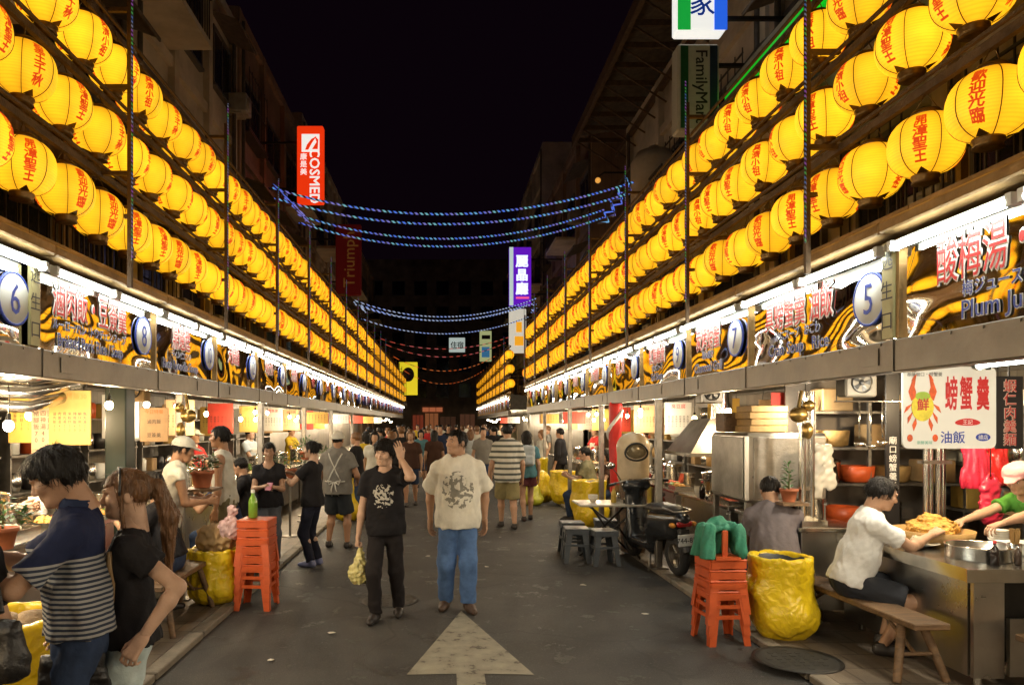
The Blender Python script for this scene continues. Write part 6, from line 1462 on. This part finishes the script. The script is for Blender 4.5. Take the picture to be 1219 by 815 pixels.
face(t, [(-w_ * .43, -w_ * .25, .04, z1 - z0 - .04)], mat('unlit_green', (.02, .12, .05), .5), 'green_stripe', d); face(t, [(w_ * .27, w_ * .45, .04, z1 - z0 - .04)], mat('unlit_dark_blue', (.02, .04, .1), .5), 'blue_stripe', d)
b = B(); b.mesh(text('FamilyMart', .27, .003, .002), frame((.02, -d / 2, (z1 - z0) * .5), (1, 0, 0), lift=.004) @ R90); b.build('lettering', black_t, t)
t = thing('shop_fascia', 'glowing green band along the convenience shop front on the right', 'sign', (4.75, 7.9, 7.05)); B().box((0, 2.0, .12), (.1, 4.0, .2)).build('green_band', glow('green_band_glow', (.004, .55, .02), .6), t); B().box((.03, 2.0, .3), (.1, 4.0, .1)).build('white_band', mat('unlit_white_band', (.3, .3, .28), .5), t); B().box((.03, 1.0, -.04), (.06, 2.0, .07)).build('lower_band', MATS['green_band_glow'], t)
for q in (.3, 3.6): B().box((.6, q, .2), (1.15, .06, .06)).build('bracket', darkm, t)
Y = 35; d = .3; x = atx(619, Y); w_ = 26 * Y / F; z0, z1 = atz(364, Y), atz(295, Y)
t = blade('shop_sign', 'purple neon sign with pale blue white glyphs in the distance on the right', x, Y, w_, z0, z1, d, glow('purple_glow', (.13, .01, .55), .8), 5.9)
b = B(); b.mesh(text('麗晶廳', .62, .02, .003, vert=True), ff(.08, (z1 - z0) * .52)); b.build('lettering', glow('pale_neon', (.7, .75, 1), 1.3), t); face(t, [(-w_ / 2, -w_ * .32, 0, z1 - z0)], glow('pale_edge', (.6, .75, .7), .7), 'edge_strip', d); face(t, [(-w_ * .2, w_ * .4, .32, .42)], glow('pink_bar_glow', (.9, .1, .3), .9), 'pink_bar', d)
z0, z1 = atz(420, Y), atz(368, Y); x = atx(616, Y); w_ = 20 * Y / F; t = blade('shop_sign', 'white sign with yellow and orange shapes under the purple neon sign', x, Y, w_, z0, z1, d, glow('cream_glow', (.75, .72, .6), .65), 5.9)
face(t, [(-.15, .28, .35, .8), (-.08, .2, 1.0, 1.5)], glow('orange_shape_glow', (.9, .4, .02), .8), 'orange_shapes', d)
Y = 50; x = atx(486, Y); w_ = 22 * Y / F; z0, z1 = atz(470, Y), atz(431, Y); t = blade('shop_sign', 'yellow lit sign with dark round emblem at the far left end of the lanterns', x, Y, w_, z0, z1, d, glow('yellow_sign_glow', (.75, .6, .02), .8), -5.9)
b = B(); b.prism([(.42 * math.cos(a), .5 * math.sin(a)) for a in np.linspace(0, 6.1, 24)], 0, .01, 0, ff(0, (z1 - z0) * .62)); b.build('emblem', black_t, t)
Y = 64; x = atx(544, Y); w_ = 19 * Y / F; z0, z1 = atz(419, Y), atz(402, Y); t = blade('shop_sign', 'small white sign with dark glyphs hanging at the street end', x, Y, w_, z0, z1, d, glow('white_far_glow', (.6, .7, .65), .55), 5.9)
b = B(); b.mesh(text('住宿', .6, .01, .003), ff(0, (z1 - z0) / 2)); b.build('lettering', black_t, t)
Y = 55; x = atx(578, Y); w_ = 14 * Y / F; z0, z1 = atz(430, Y), atz(394, Y); t = blade('shop_sign', 'small green yellow and blue sign left of the far lantern group', x, Y, w_, z0, z1, d, glow('lime_glow', (.5, .55, .25), .55), 5.9); face(t, [(-.3, .3, .3, 1.1)], glow('blue_patch_glow', (.05, .2, .4), .5), 'blue_patch', d); face(t, [(-.3, .35, 1.7, 2.0)], black_t, 'dark_patch', d)

# ------------------------------------------------------------------ light ropes across the street
def garland(lab, strands, m, lace=()):
    t = thing('light_garland', lab, 'light rope', (0, strands[0][0][1], 4.6)); o = V(t.location)
    for p0, p1, sag in strands:
        p0, p1 = V(p0), V(p1); pts = [p0.lerp(p1, k / 40) - V((0, 0, sag * 4 * (k / 40) * (1 - k / 40))) - o for k in range(41)]
        B().tube(pts, .015, 5).build('light_rope', m, t)
    for pts in lace: B().tube([V(p) - o for p in pts], .014, 5).build('end_lacing', m, t)
    return t
ledb = led_mat('led_blue', [(.06, .16, .7), (.12, .35, .6), (.08, .13, .6), (.16, .15, .5), (.14, .4, .45)], .07, 1.0); ledw = led_mat('led_white_blue', [(.25, .35, .75), (.35, .42, .6)], .11, 1.0); ledr = led_mat('led_red', [(.5, .06, .04), (.55, .1, .1)], .3, .8); ledo = led_mat('led_orange', [(.7, .1, .015), (.6, .14, .03)], .3, .9)
zig = lambda x, ya, yb, z, n=6: [(x + .12 * (k % 2) + k * .02, ya + (yb - ya) * k / n, z - .06 * (k % 2)) for k in range(n + 1)]
garland('double blue light garland strung across the street above the crowd', [((-2.5, 10.5, 5.25), (2.7, 10.1, 5.2), .42), ((-2.5, 10.62, 5.14), (2.7, 10.22, 5.09), .42), ((-2.5, 12.3, 5.38), (2.7, 11.9, 5.35), .45), ((-2.5, 12.42, 5.28), (2.7, 12.02, 5.25), .45)], ledb, (zig(-2.5, 10.5, 12.4, 5.3), zig(2.6, 10.1, 12.0, 5.25), zig(-2.4, 10.6, 12.4, 5.2), zig(2.5, 10.2, 12, 5.15)))
garland('white blue light garland strung across halfway down the street', [((-2.54, 20.4, 5.3), (2.67, 20.4, 5.35), .5), ((-2.54, 20.5, 5.2), (2.67, 20.5, 5.25), .5), ((-2.54, 22.2, 5.45), (2.67, 22.2, 5.5), .5), ((-2.54, 22.3, 5.05), (2.67, 22.3, 5.1), .5)], ledw, (zig(2.6, 20.4, 22.3, 5.25, 8), zig(-2.54, 20.4, 22.3, 5.25)))
garland('dim red light garland beyond the white blue one', [((-2.54, 28.8, 5.2), (2.67, 28.8, 5.25), .45), ((-2.54, 29.0, 5.08), (2.67, 29, 5.1), .62)], ledr)
garland('orange light garland far down the street', [((-2.54, 36.6, 5.2), (2.67, 36.6, 5.2), .75)], ledo); garland('farthest orange light garland near the street end', [((-2.54, 46, 5.2), (2.67, 46, 5.2), .9)], ledo)

cable_m = mat('cable_rubber', (.02, .018, .016), .6, var=.2)
for k, (side, y0, y1, z, xx, lab) in enumerate([(-1, -1, 30, 7.6, 5.5, 'black power cable sagging along the left facades, upper one'), (-1, -1, 22, 6.6, 5.6, 'black power cable along the left facades, lower one'), (1, -1, 24, 6.2, 5.5, 'black power cable sagging along the right facades, lower one'), (1, 5, 30, 8.3, 5.4, 'black power cable along the right facades, upper one')]):
    n = int((y1 - y0) / .6); tag(B().tube([(side * (xx + .05 * math.sin(i * .7)), y0 + (y1 - y0) * i / n, z - .35 * abs(math.sin(i * .26))) for i in range(n + 1)], .022, 5).build('power_cable', cable_m), lab, 'cable')
# ------------------------------------------------------------------ the people
denim = cloth('dark_denim', (.035, .055, .11)); jeans = cloth('blue_denim', (.09, .17, .36), var=.3); black_c = cloth('black_cotton', (.016, .015, .017), bump=.25); white_c = cloth('white_cotton', (.6, .58, .5)); grey_c = cloth('grey_cotton', (.2, .19, .17)); olive_c = cloth('olive_cotton', (.2, .18, .1)); khaki_c = cloth('khaki_cotton', (.27, .23, .11)); ltdenim = cloth('pale_denim', (.42, .5, .5), var=.25); navy_c = cloth('navy_cotton', (.02, .03, .07)); brown_c = cloth('brown_cotton', (.06, .03, .02)); apron_w = cloth('white_apron', (.62, .6, .54)); paleblue = cloth('pale_blue_cotton', (.45, .5, .52)); greent = cloth('green_cotton', (.07, .22, .03)); pinkc = cloth('pink_cap_cloth', (.62, .3, .28)); red_c = cloth('red_cotton', (.4, .03, .03)); yellow_c = cloth('yellow_cotton', (.5, .35, .03)); teal_c = cloth('teal_cotton', (.08, .2, .24))
blk_leather = mat('black_leather', (.01, .009, .009), .45, var=.15, bump=.3, bs=60, spec=.5); tan_leather = mat('tan_leather', (.42, .28, .14), .5, var=.2)
HP = rad(90)
# 1 the couple eating at the left edge
loc = (-1.57, 3.1, 0); rz = rad(112)
man, J = person('man in navy shirt with white striped lower half, eating with both hands raised', loc, rz, 1.7, .95, .0095, lean=3, head=(-6, -26, 0), wide=1.05, hair=('flop', HAIRB), skin=SKIN, seed=3, arms={'L': dict(hand=(-.1, .38, 1.24), hint=(-.9, -.35, -.8), curl=.8, back=(-.5, .2, .8), thumb=.6), 'R': dict(hand=(.05, .38, 1.25), hint=(.9, .1, -.9), curl=.7, back=(.5, .3, .8), thumb=.6)},
    top=dict(mat=striped('navy_and_stripes', (.04, .05, .08), (.36, .36, .35), .021, .5, 1.24, (.016, .022, .06)), loose=.018, hem=.02, sleeve=.8, collar=navy_c), bottom=dict(mat=denim, loose=.018), shoes=SHOE_D)
g = SDF((-.09, -.09, -.03), (.09, .09, .09), .006); g.cone((0, 0, 0), (0, 0, .05), .035, .06, .01, flat=((0, 1, 0), 1.0), capb=True); t = thing('paper_bowl', 'small pale paper bowl held by the man in navy shirt', 'bowl', wpt(man, (0, .43, 1.26))); soft('bowl', g, porcelain, t)
loc = (-1.43, 3.25, 0); rz = rad(112)
wom, J = person('woman with brown ponytail and headband, loose black top and pale denim shorts', loc, rz, 1.58, .86, .009, True, lean=-1, head=(6, -3, 0), hair=('pony', HAIRBR), skin=SKIN_PALE, seed=8, band=blackp, arms={'L': dict(hand=(-.26, -.07, .9), hint=(-.15, -1, -.4), curl=.6, back=(-.7, .2, .6)), 'R': dict(hand=(.12, .22, .86), curl=.5)},
    top=dict(mat=black_c, loose=.022, hem=.0, sleeve=.5, baggy=.6, flare=.015, neck=.085), bottom=dict(mat=ltdenim, len=.36, loose=.022, name='shorts'), shoes=SHOE_W)
shoulder_bag('black leather shoulder bag with tan strap on the ponytail woman', wom, J, [(150, 1.24), (152, 1.18), (153, 1.1), (151, 1.02), (147, .95), (142, .88), (-.17, .17, .82)], (-.18, .21, .73), (.08, .25, .2), blk_leather, tan_leather)
loc = (-1.83, 2.62, 0); rz = rad(75)
p, J = person('person in black at the left frame edge, cut off beside the striped couple', loc, rz, 1.62, 1.0, .012, head=(0, -10, 0), hair=('bob', HAIRB), fem=True, top=dict(mat=black_c, loose=.03, sleeve=.7), bottom=dict(mat=black_c, len=.8, loose=.03), shoes=SHOE_D, seed=12)
shoulder_bag('glossy black handbag hanging at the left frame edge', p, J, [(.03, -.02, 1.34), (.02, -.22, 1.2), (.0, -.26, 1.12)], (-.02, -.27, 1.0), (.1, .2, .2), blk_leather, blk_leather)
# 2 walkers towards the camera
loc = (atx(459, 6.55), 6.55, 0)
p, J = person('walking young man in black printed T-shirt with one hand to his head', loc, math.pi - rad(6), 1.64, .9, .0105, lean=2, head=(-14, -10, -6), hair=('flop', HAIRB), skin=SKIN_PALE, seed=21, arms={'L': dict(hand=(-.165, .12, 1.475), hint=(-.55, .6, -.9), curl=.3, back=(-.3, .8, .2), dir=(.25, -.1, .9)), 'R': dict(hand=(.245, .05, .76), hint=(.4, -1, 0), curl=1.2)},
    feet={'R': (.08, .1, 0, -8), 'L': (-.09, -.16, .0, 8)}, top=dict(mat=printed('black_tee_print', (.014, .013, .015), (.5, .48, .42), -.1, .1, 1.02, 1.26, 38, .57), loose=.024, hem=-.07, sleeve=.62), bottom=dict(mat=cloth('black_trousers', (.02, .017, .018)), loose=.014), shoes=SHOE_D)
hp = wpt(p, J['GR']); t = thing('plastic_bag', 'pale yellow plastic bag carried by the man in black T-shirt', 'plastic bag', (hp.x, hp.y, hp.z - .36))
g = SDF((-.16, -.14, -.03), (.16, .14, .42), .008); g.ell((0, 0, .1), (.105, .08, .1), .03); g.cone((0, 0, .14), (.01, 0, .33), .07, .018, .04); g.wrinkle(.008, .06, 7, (1, 1, .4)); soft('bag', g, mat('thin_yellow_plastic', (.66, .6, .25), .3, var=.3, spec=.6, bump=.3, bs=18), t); B().tube([(-.01, 0, .3), (.0, .02, .36), (.02, 0, .3)], .006, 5).build('handle', MATS['thin_yellow_plastic'], t)
loc = (atx(545, 6.95), 6.95, 0)
person('heavy young man in cream printed T-shirt and blue jeans looking aside', loc, math.pi, 1.71, 1.13, .0105, head=(-48, 2, 0), wide=1.1, hair=('crop', HAIRB), skin=SKIN, seed=33, arms={'R': dict(hand=(.27, -.12, .86), hint=(.5, -1, 0), back=(.8, -.5, 0)), 'L': dict(hand=(-.27, -.12, .86), hint=(-.5, -1, 0), back=(-.8, -.5, 0))}, feet={'R': (.12, .02, 0, -12), 'L': (-.1, .14, 0, 16)},
    top=dict(mat=printed('cream_tee_print', (.76, .73, .63), (.26, .25, .21), -.15, .16, .98, 1.34, 26, .575), loose=.028, hem=-.1, sleeve=.8, baggy=1), bottom=dict(mat=jeans, loose=.022), shoes=SHOE_B)
# 3 walkers seen from behind
loc = (atx(604, 12.2), 12.2, 0)
person('man seen from behind in grey and white striped T-shirt and khaki shorts', loc, rad(3), 1.77, 1.04, .0135, hair=('short', HAIRB), seed=41, skin=SKIN, feet={'R': (.1, -.12, 0, 0), 'L': (-.08, .2, 0, 5)}, arms={'L': dict(hand=(-.32, .1, .8))}, top=dict(mat=striped('grey_stripes', (.62, .6, .52), (.09, .1, .09), .095, .6), loose=.03, hem=-.12, sleeve=.8), bottom=dict(mat=khaki_c, len=.92, loose=.03, name='shorts'), shoes=SHOE_D)
loc = (atx(627, 13.2), 13.2, 0); p, J = person('woman seen from behind with pale blue backpack beside the striped man', loc, 0, 1.64, .95, .015, True, hair=('bob', HAIRB), seed=43, feet={'R': (.08, .1, 0, 0), 'L': (-.06, -.1, 0, 0)}, top=dict(mat=teal_c, loose=.025, sleeve=.6), bottom=dict(mat=cloth('maroon_cotton', (.1, .03, .035)), len=.45, loose=.03, name='shorts'), shoes=SHOE_D)
t = thing('backpack', 'pale blue backpack on the woman behind the striped man', 'backpack', tuple(wpt(p, (0, -.2, 1.0)))); g = SDF((-.2, -.15, -.05), (.2, .15, .45), .014); g.rbox((0, 0, .2), (.25, .15, .38), .06, .02); g.rbox((0, -.08, .12), (.18, .06, .17), .03, .02); g.wrinkle(.004, .1, 2); soft('pack', g, paleblue, t)
for q in (-1, 1): B().tube([(q * .1, .05, .38), (q * .11, .2, .47), (q * .12, .3, .3)], .014, 6).build('strap', white_c, t)
loc = (atx(402, 10.3), 10.3, 0)
person('vendor seen from behind in grey T-shirt, white cap and crossed white apron strings', loc, rad(-8), 1.65, 1.12, .0125, hair=('crop', HAIRB), cap=('cap', white_c), seed=45, skin=SKIN_TAN, apron=apron_w, straps=apron_w, feet={'R': (.15, .0, 0, -5), 'L': (-.14, .05, 0, 5)}, arms={'R': dict(hand=(.24, .2, .95)), 'L': dict(hand=(-.2, .25, .95))}, top=dict(mat=grey_c, loose=.026, sleeve=.6, hem=-.08), bottom=dict(mat=cloth('charcoal_shorts', (.03, .035, .04)), len=.85, loose=.03, name='shorts'), shoes=SHOE_D)
loc = (atx(372, 9.0), 9.0, 0)
p, J = person('young woman in black T-shirt and dark jeans in profile, holding food up', loc, rad(72), 1.56, .95, .012, True, hair=('bun', HAIRB), seed=47, skin=SKIN_PALE, arms={'L': dict(hand=(-.12, .34, 1.12), curl=.8, back=(-.6, 0, .7)), 'R': dict(hand=(.12, .34, 1.14), curl=.8, back=(.6, 0, .7))}, top=dict(mat=black_c, loose=.02, sleeve=.55), bottom=dict(mat=cloth('ink_jeans', (.018, .02, .035)), loose=.012), shoes=mat('bluish_trainers', (.2, .22, .4), .6))
loc = (atx(320, 8.75), 8.75, KH)
p, J = person('short haired woman in black V-neck top facing the street behind the red stools', loc, math.pi + rad(14), 1.5, .95, .012, True, hair=('short', HAIRB), seed=49, head=(0, -8, 0), arms={'L': dict(hand=(-.07, .26, .98), curl=.8, back=(-.6, 0, .7)), 'R': dict(hand=(.08, .27, .99), curl=.8, back=(.6, 0, .7))}, top=dict(mat=black_c, loose=.022, sleeve=.5, neck=.085, deep=1.5, scoop=.04), bottom=dict(mat=cloth('grey_jeans', (.1, .11, .13)), loose=.012), shoes=SHOE_D)
tag(B().box((0, 0, 0), (.07, .14, .01), b=.003).build('phone', mat('pink_phone', (.5, .1, .15), .3), None, tuple(wpt(p, (0, .36, 1.0)))), 'pink phone in the hands of the woman in V-neck top', 'phone').rotation_euler = (.6, 0, 0)
loc = (atx(268, 8.0), 8.0, KH)
person('lean man in white tank top standing in profile by the white flowers', loc, rad(95), 1.7, .95, .012, hair=('short', HAIRB), seed=51, skin=SKIN_TAN, lean=4, arms={'L': dict(hand=(-.25, .05, .78)), 'R': dict(hand=(.2, .3, 1.0))}, top=dict(mat=white_c, loose=.012, sleeve=0, hem=-.04), bottom=dict(mat=olive_c, len=1, loose=.03, name='shorts'), shoes=SHOE_D)
loc = (atx(197, 6.75), 6.75, KH)
person('vendor with white cap and white apron leaning over the braised pork rice counter', loc, rad(-60), 1.62, 1.0, .012, hair=('crop', HAIRB), cap=('cap', white_c), seed=53, skin=SKIN_TAN, apron=apron_w, lean=12, head=(0, -16, 0), arms={'L': dict(hand=(-.1, .36, 1.0), curl=.6), 'R': dict(hand=(.12, .36, 1.0), curl=.6)}, top=dict(mat=white_c, loose=.016, sleeve=.25), bottom=dict(mat=grey_c), shoes=SHOE_D)
loc = (-3.5, 5.2, KH)
person('vendor with white cap behind the display counter at the left frame edge', loc, rad(-80), 1.66, 1.0, .012, hair=('crop', HAIRB), cap=('cap', white_c), seed=55, apron=apron_w, head=(0, -14, 0), arms={'L': dict(hand=(-.1, .4, 1.12), curl=.6), 'R': dict(hand=(.12, .4, 1.12), curl=.6)}, top=dict(mat=paleblue, loose=.02, sleeve=.6), bottom=dict(mat=grey_c), shoes=SHOE_D)
for k, (x, y, rzd, m, hr, lab) in enumerate([(-2.42, 6.35, 92, black_c, 'bob', 'diner in black top seated on the bench by the brass bell post'), (-2.45, 8.25, 88, navy_c, 'short', 'diner in navy top seated at the rice noodle counter'), (-2.45, 9.2, 95, black_c, 'short', 'second diner at the rice noodle counter, in black')]):
    person(lab, (x, y, KH), rad(rzd), 1.6, 1.0, .0125, k == 0, pel=(0, 0, .55), lean=14, head=(0, -10, 0), hair=(hr, HAIRB), feet={'R': (.12, .36, 0, 0), 'L': (-.12, .36, 0, 0)}, arms={'L': dict(hand=(-.12, .42, .88), curl=.6), 'R': dict(hand=(.1, .42, .92), curl=.7)}, top=dict(mat=m, loose=.022, sleeve=.6, hem=.0), bottom=dict(mat=denim), shoes=SHOE_D, seed=60 + k)
# 4 the diner and the vendor at the crab stall
loc = (3.17, 5.56, KH); rz = rad(-106)
man2, J = person('seated man in white T-shirt and dark shorts eating at the steel corner counter', loc, rz, 1.7, .98, .0095, pel=(0, .0, .535), lean=17, head=(4, -18, 0), hair=('short', HAIRB), skin=SKIN, seed=71, feet={'R': (.14, .22, 0, 0), 'L': (-.12, .3, 0, 0)}, knee={'R': (.3, 1, .6), 'L': (-.2, 1, .6)}, arms={'R': dict(hand=(-.02, .56, .90), hint=(.7, -.2, -.9), curl=.7, back=(.3, .2, .9), thumb=.7), 'L': dict(hand=(-.16, .3, .66), hint=(-.7, -.4, -.4), curl=.5, back=(-.4, .2, .8))},
    top=dict(mat=cloth('clean_white_cotton', (.74, .74, .72)), loose=.022, hem=-.03, sleeve=.66), bottom=dict(mat=cloth('dark_shorts', (.022, .024, .03)), len=.86, loose=.03, name='shorts'), shoes=SHOE_D)
loc = (4.98, 5.72, KH); rz = rad(98)
person('vendor in pink cap, green T-shirt and cream apron reaching across the counter', loc, rz, 1.56, 1.0, .010, True, pel=(0, 0, .82), lean=44, head=(14, -22, 0), hair=('bun', HAIRB), cap=('puff', pinkc), skin=SKIN, seed=73, apron=cloth('cream_apron', (.6, .5, .36)), arms={'L': dict(hand=(-.22, 1.0, .92), hint=(-.4, -.3, -.7), curl=.5, back=(0, .2, 1)), 'R': dict(hand=(.16, .88, .92), hint=(.5, -.2, -.7), curl=.6, back=(0, .2, 1))}, top=dict(mat=greent, loose=.02, sleeve=.6, hem=-.02), bottom=dict(mat=grey_c), shoes=SHOE_D)
loc = (2.9, 6.2, KH)
person('diner in grey T-shirt seated with his back to the street behind the terracotta pot', loc, rad(-12), 1.66, 1.05, .0125, pel=(0, 0, .5), lean=18, head=(0, -25, 0), hair=('short', HAIRB), seed=75, feet={'R': (.13, .36, 0, 0), 'L': (-.13, .36, 0, 0)}, arms={'R': dict(hand=(.1, .42, .8), curl=.6), 'L': dict(hand=(-.1, .42, .8), curl=.6)}, top=dict(mat=cloth('mauve_grey_cotton', (.15, .13, .14)), loose=.025, sleeve=.65, hem=-.02), bottom=dict(mat=denim), shoes=SHOE_D)
stool('dark', (2.9, 6.18, KH), 'dark plastic stool under the diner in grey T-shirt')
# 5 seated and standing people further on the right
person('seated man in olive shirt behind the folding table', (atx(703, 12.7), 12.7, KH), rad(70), 1.66, 1.05, .014, pel=(0, 0, .52), lean=8, head=(0, -6, 0), hair=('short', HAIRB), feet={'R': (.12, .36, 0, 0), 'L': (-.12, .36, 0, 0)}, arms={'L': dict(hand=(-.1, .4, .8)), 'R': dict(hand=(.1, .4, .8))}, top=dict(mat=olive_c, loose=.025, sleeve=.6), bottom=dict(mat=denim), shoes=SHOE_D, seed=81)
stool('dark', (atx(703, 12.7), 12.7, KH), 'dark stool under the seated man in olive shirt')
person('seated woman with a tan face between the olive shirt man and the red banner', (atx(727, 12.9), 12.9, KH), rad(100), 1.58, .95, .014, True, pel=(0, 0, .52), lean=8, hair=('bob', HAIRB), feet={'R': (.12, .36, 0, 0), 'L': (-.12, .36, 0, 0)}, arms={'L': dict(hand=(-.1, .4, .8)), 'R': dict(hand=(.1, .4, .8))}, top=dict(mat=brown_c, loose=.02, sleeve=.6), bottom=dict(mat=denim), shoes=SHOE_D, seed=82)
stool('dark', (atx(727, 12.9), 12.9, KH), 'dark stool under the seated woman beside the red banner')
person('person in black standing above the pile of yellow bags on the right', (atx(667, 16.6), 16.6, KH), rad(60), 1.62, 1.0, .016, hair=('short', HAIRB), top=dict(mat=black_c, loose=.02, sleeve=1.6), bottom=dict(mat=black_c), shoes=SHOE_D, seed=83, far=True)
# vendors inside the stalls
for k, (side, y, m, cp, lab) in enumerate([(-1, 11.3, red_c, True, 'vendor in red shirt and white cap inside the tempura stall'), (-1, 14.6, paleblue, False, 'vendor in pale blue shirt inside a left stall past the plants'), (1, 9.0, grey_c, True, 'vendor in grey shirt and white cap behind the extractor hood'), (1, 14.0, white_c, False, 'vendor in white shirt inside a right stall past the red banner'), (-1, 18.6, yellow_c, True, 'vendor in yellow shirt far inside the left stalls'), (1, 18.4, red_c, False, 'vendor in red shirt far inside the right stalls')]):
    person(lab, (side * 3.95, y, KH), rad(90 if side > 0 else -90) + rad(20 * side), 1.64, 1.0, .016, hair=('crop', HAIRB), cap=('cap', white_c) if cp else None, top=dict(mat=m, loose=.022, sleeve=.6), apron=apron_w if k % 2 else None, bottom=dict(mat=grey_c), shoes=SHOE_D, seed=90 + k, far=True, arms={'L': dict(hand=(-.12, .36, .98)), 'R': dict(hand=(.12, .36, .98))})
# 6 the crowd
CR = [ # px, depth, facing deg, H, top, bottom, hair, female, words
 (489, 15.5, 178, 1.64, brown_c, denim, 'bob', 1, 'dark brown top, walking towards the camera left of the man in cream tee'), (470, 18, 170, 1.62, white_c, black_c, 'short', 0, 'white top, walking behind the man with his hand to his head'), (517, 17.5, 4, 1.6, brown_c, brown_c, 'long', 1, 'long brown dress and long hair, seen from behind'), (568, 21, 3, 1.7, white_c, black_c, 'short', 0, 'white shirt with dark strap, seen from behind in the middle of the street'), (585, 23, 175, 1.66, black_c, ltdenim, 'bob', 1, 'black top and pale shorts, facing the camera far off'), (534, 24, 180, 1.72, black_c, denim, 'short', 0, 'black shirt, mid street directly behind the man in cream tee'), (551, 27, 0, 1.68, grey_c, denim, 'short', 0, 'grey shirt, seen from behind in the distance'), (505, 26, 172, 1.63, paleblue, denim, 'bob', 1, 'pale blue shirt, coming along the left side of the crowd'), (525, 31, 2, 1.7, white_c, grey_c, 'short', 0, 'white shirt, far down the street'), (560, 33, 178, 1.64, red_c, denim, 'bob', 1, 'red shirt, far down the street'), (543, 37, 0, 1.7, navy_c, denim, 'short', 0, 'navy shirt, farthest group in the middle'), (497, 34, 180, 1.7, yellow_c, denim, 'short', 0, 'yellow shirt in the far left crowd'), (576, 30, 182, 1.72, navy_c, khaki_c, 'short', 0, 'navy shirt and khaki trousers, far right of the crowd'), (436, 15.5, 30, 1.6, yellow_c, black_c, 'bob', 1, 'yellow top by the left stalls, turned away'), (452, 20, 60, 1.66, grey_c, denim, 'short', 0, 'grey shirt, turned to the left stalls'), (424, 13.2, 75, 1.62, black_c, denim, 'short', 0, 'black shirt, looking into the left stalls behind the apron vendor'), (590, 28, 10, 1.6, teal_c, white_c, 'bob', 1, 'teal top, seen from behind by the right stalls'), (600, 19.5, 20, 1.68, black_c, grey_c, 'short', 0, 'black shirt half hidden behind the striped man'), (645, 19, 110, 1.6, white_c, denim, 'bob', 1, 'white top, browsing the right stalls beyond the bags'), (480, 29, 178, 1.7, black_c, black_c, 'short', 0, 'all black clothes deep in the left crowd'), (512, 42, 180, 1.7, grey_c, grey_c, 'short', 0, 'grey clothes near the red lit shop front'), (532, 46, 0, 1.65, black_c, black_c, 'bob', 1, 'black clothes near the far end'), (557, 44, 180, 1.7, white_c, denim, 'short', 0, 'white top near the far end'), (578, 40, 0, 1.7, brown_c, denim, 'short', 0, 'brown top near the far right stalls'), (462, 24.5, 100, 1.62, red_c, denim, 'bob', 1, 'red top at the left stalls'), (610, 25, 260, 1.7, olive_c, denim, 'short', 0, 'olive shirt at the mouth of the side lane'),
 (446, 14.3, 185, 1.62, white_c, denim, 'long', 1, 'white top and long hair, coming out from the left stalls'), (478, 16.6, 8, 1.7, black_c, black_c, 'short', 0, 'black clothes, seen from behind left of the long brown dress'), (501, 20, 182, 1.6, teal_c, denim, 'bob', 1, 'teal top, facing the camera left of centre'), (524, 20.5, 176, 1.73, navy_c, khaki_c, 'short', 0, 'navy shirt and khaki trousers, just left of the cream tee man'), (560, 18, 5, 1.62, paleblue, black_c, 'bob', 1, 'pale blue top, seen from behind beside the cream tee man'), (575, 17, 186, 1.68, grey_c, denim, 'short', 0, 'grey shirt, facing the camera left of the striped man'), (588, 20.5, 0, 1.7, black_c, khaki_c, 'short', 0, 'black shirt and khaki trousers, seen from behind right of centre'), (466, 17.3, 95, 1.58, brown_c, denim, 'bob', 1, 'brown top, shopping at the left stalls'), (440, 18.5, 80, 1.68, paleblue, denim, 'short', 0, 'pale blue shirt, at the left counter beyond the yellow top'), (488, 23, 178, 1.66, black_c, ltdenim, 'long', 1, 'black top and pale shorts with long hair, left of centre'), (510, 22.5, 2, 1.7, red_c, denim, 'short', 0, 'red shirt, seen from behind in the middle distance'), (541, 21.5, 180, 1.58, yellow_c, black_c, 'bob', 1, 'yellow top, hidden behind the cream tee man'), (570, 25.5, 0, 1.72, olive_c, black_c, 'short', 0, 'olive shirt, seen from behind right of centre'), (596, 33, 178, 1.7, white_c, denim, 'short', 0, 'white shirt by the far right lantern group'), (474, 36, 180, 1.65, paleblue, grey_c, 'bob', 1, 'pale blue top by the far left stalls'), (520, 27, 184, 1.7, olive_c, denim, 'short', 0, 'olive shirt, walking towards the camera far off'), (652, 22.5, 90, 1.7, grey_c, denim, 'short', 0, 'grey shirt at the far right stalls')]
for k, (px, y, deg, H, tm, bm, hr, fm, words) in enumerate(CR):
    r_ = random.Random(k); st = r_.uniform(.05, .2)
    person(('woman' if fm else 'man') + ' in ' + words, (atx(px, y), y, 0), rad(deg), H, r_.uniform(.92, 1.12), .02 if y < 25 else .024, bool(fm), hair=(hr, HAIRB if k % 3 else HAIRBR), top=dict(mat=tm, loose=.022, sleeve=.6, hem=-.05 if hr != 'long' else -.3), bottom=dict(mat=bm, len=2 if k % 4 else .9, loose=.02), shoes=SHOE_D, seed=100 + k, far=True, feet={'R': (.09, st, 0, 0), 'L': (-.09, -st, 0, 0)}, group='people walking in the crowd')
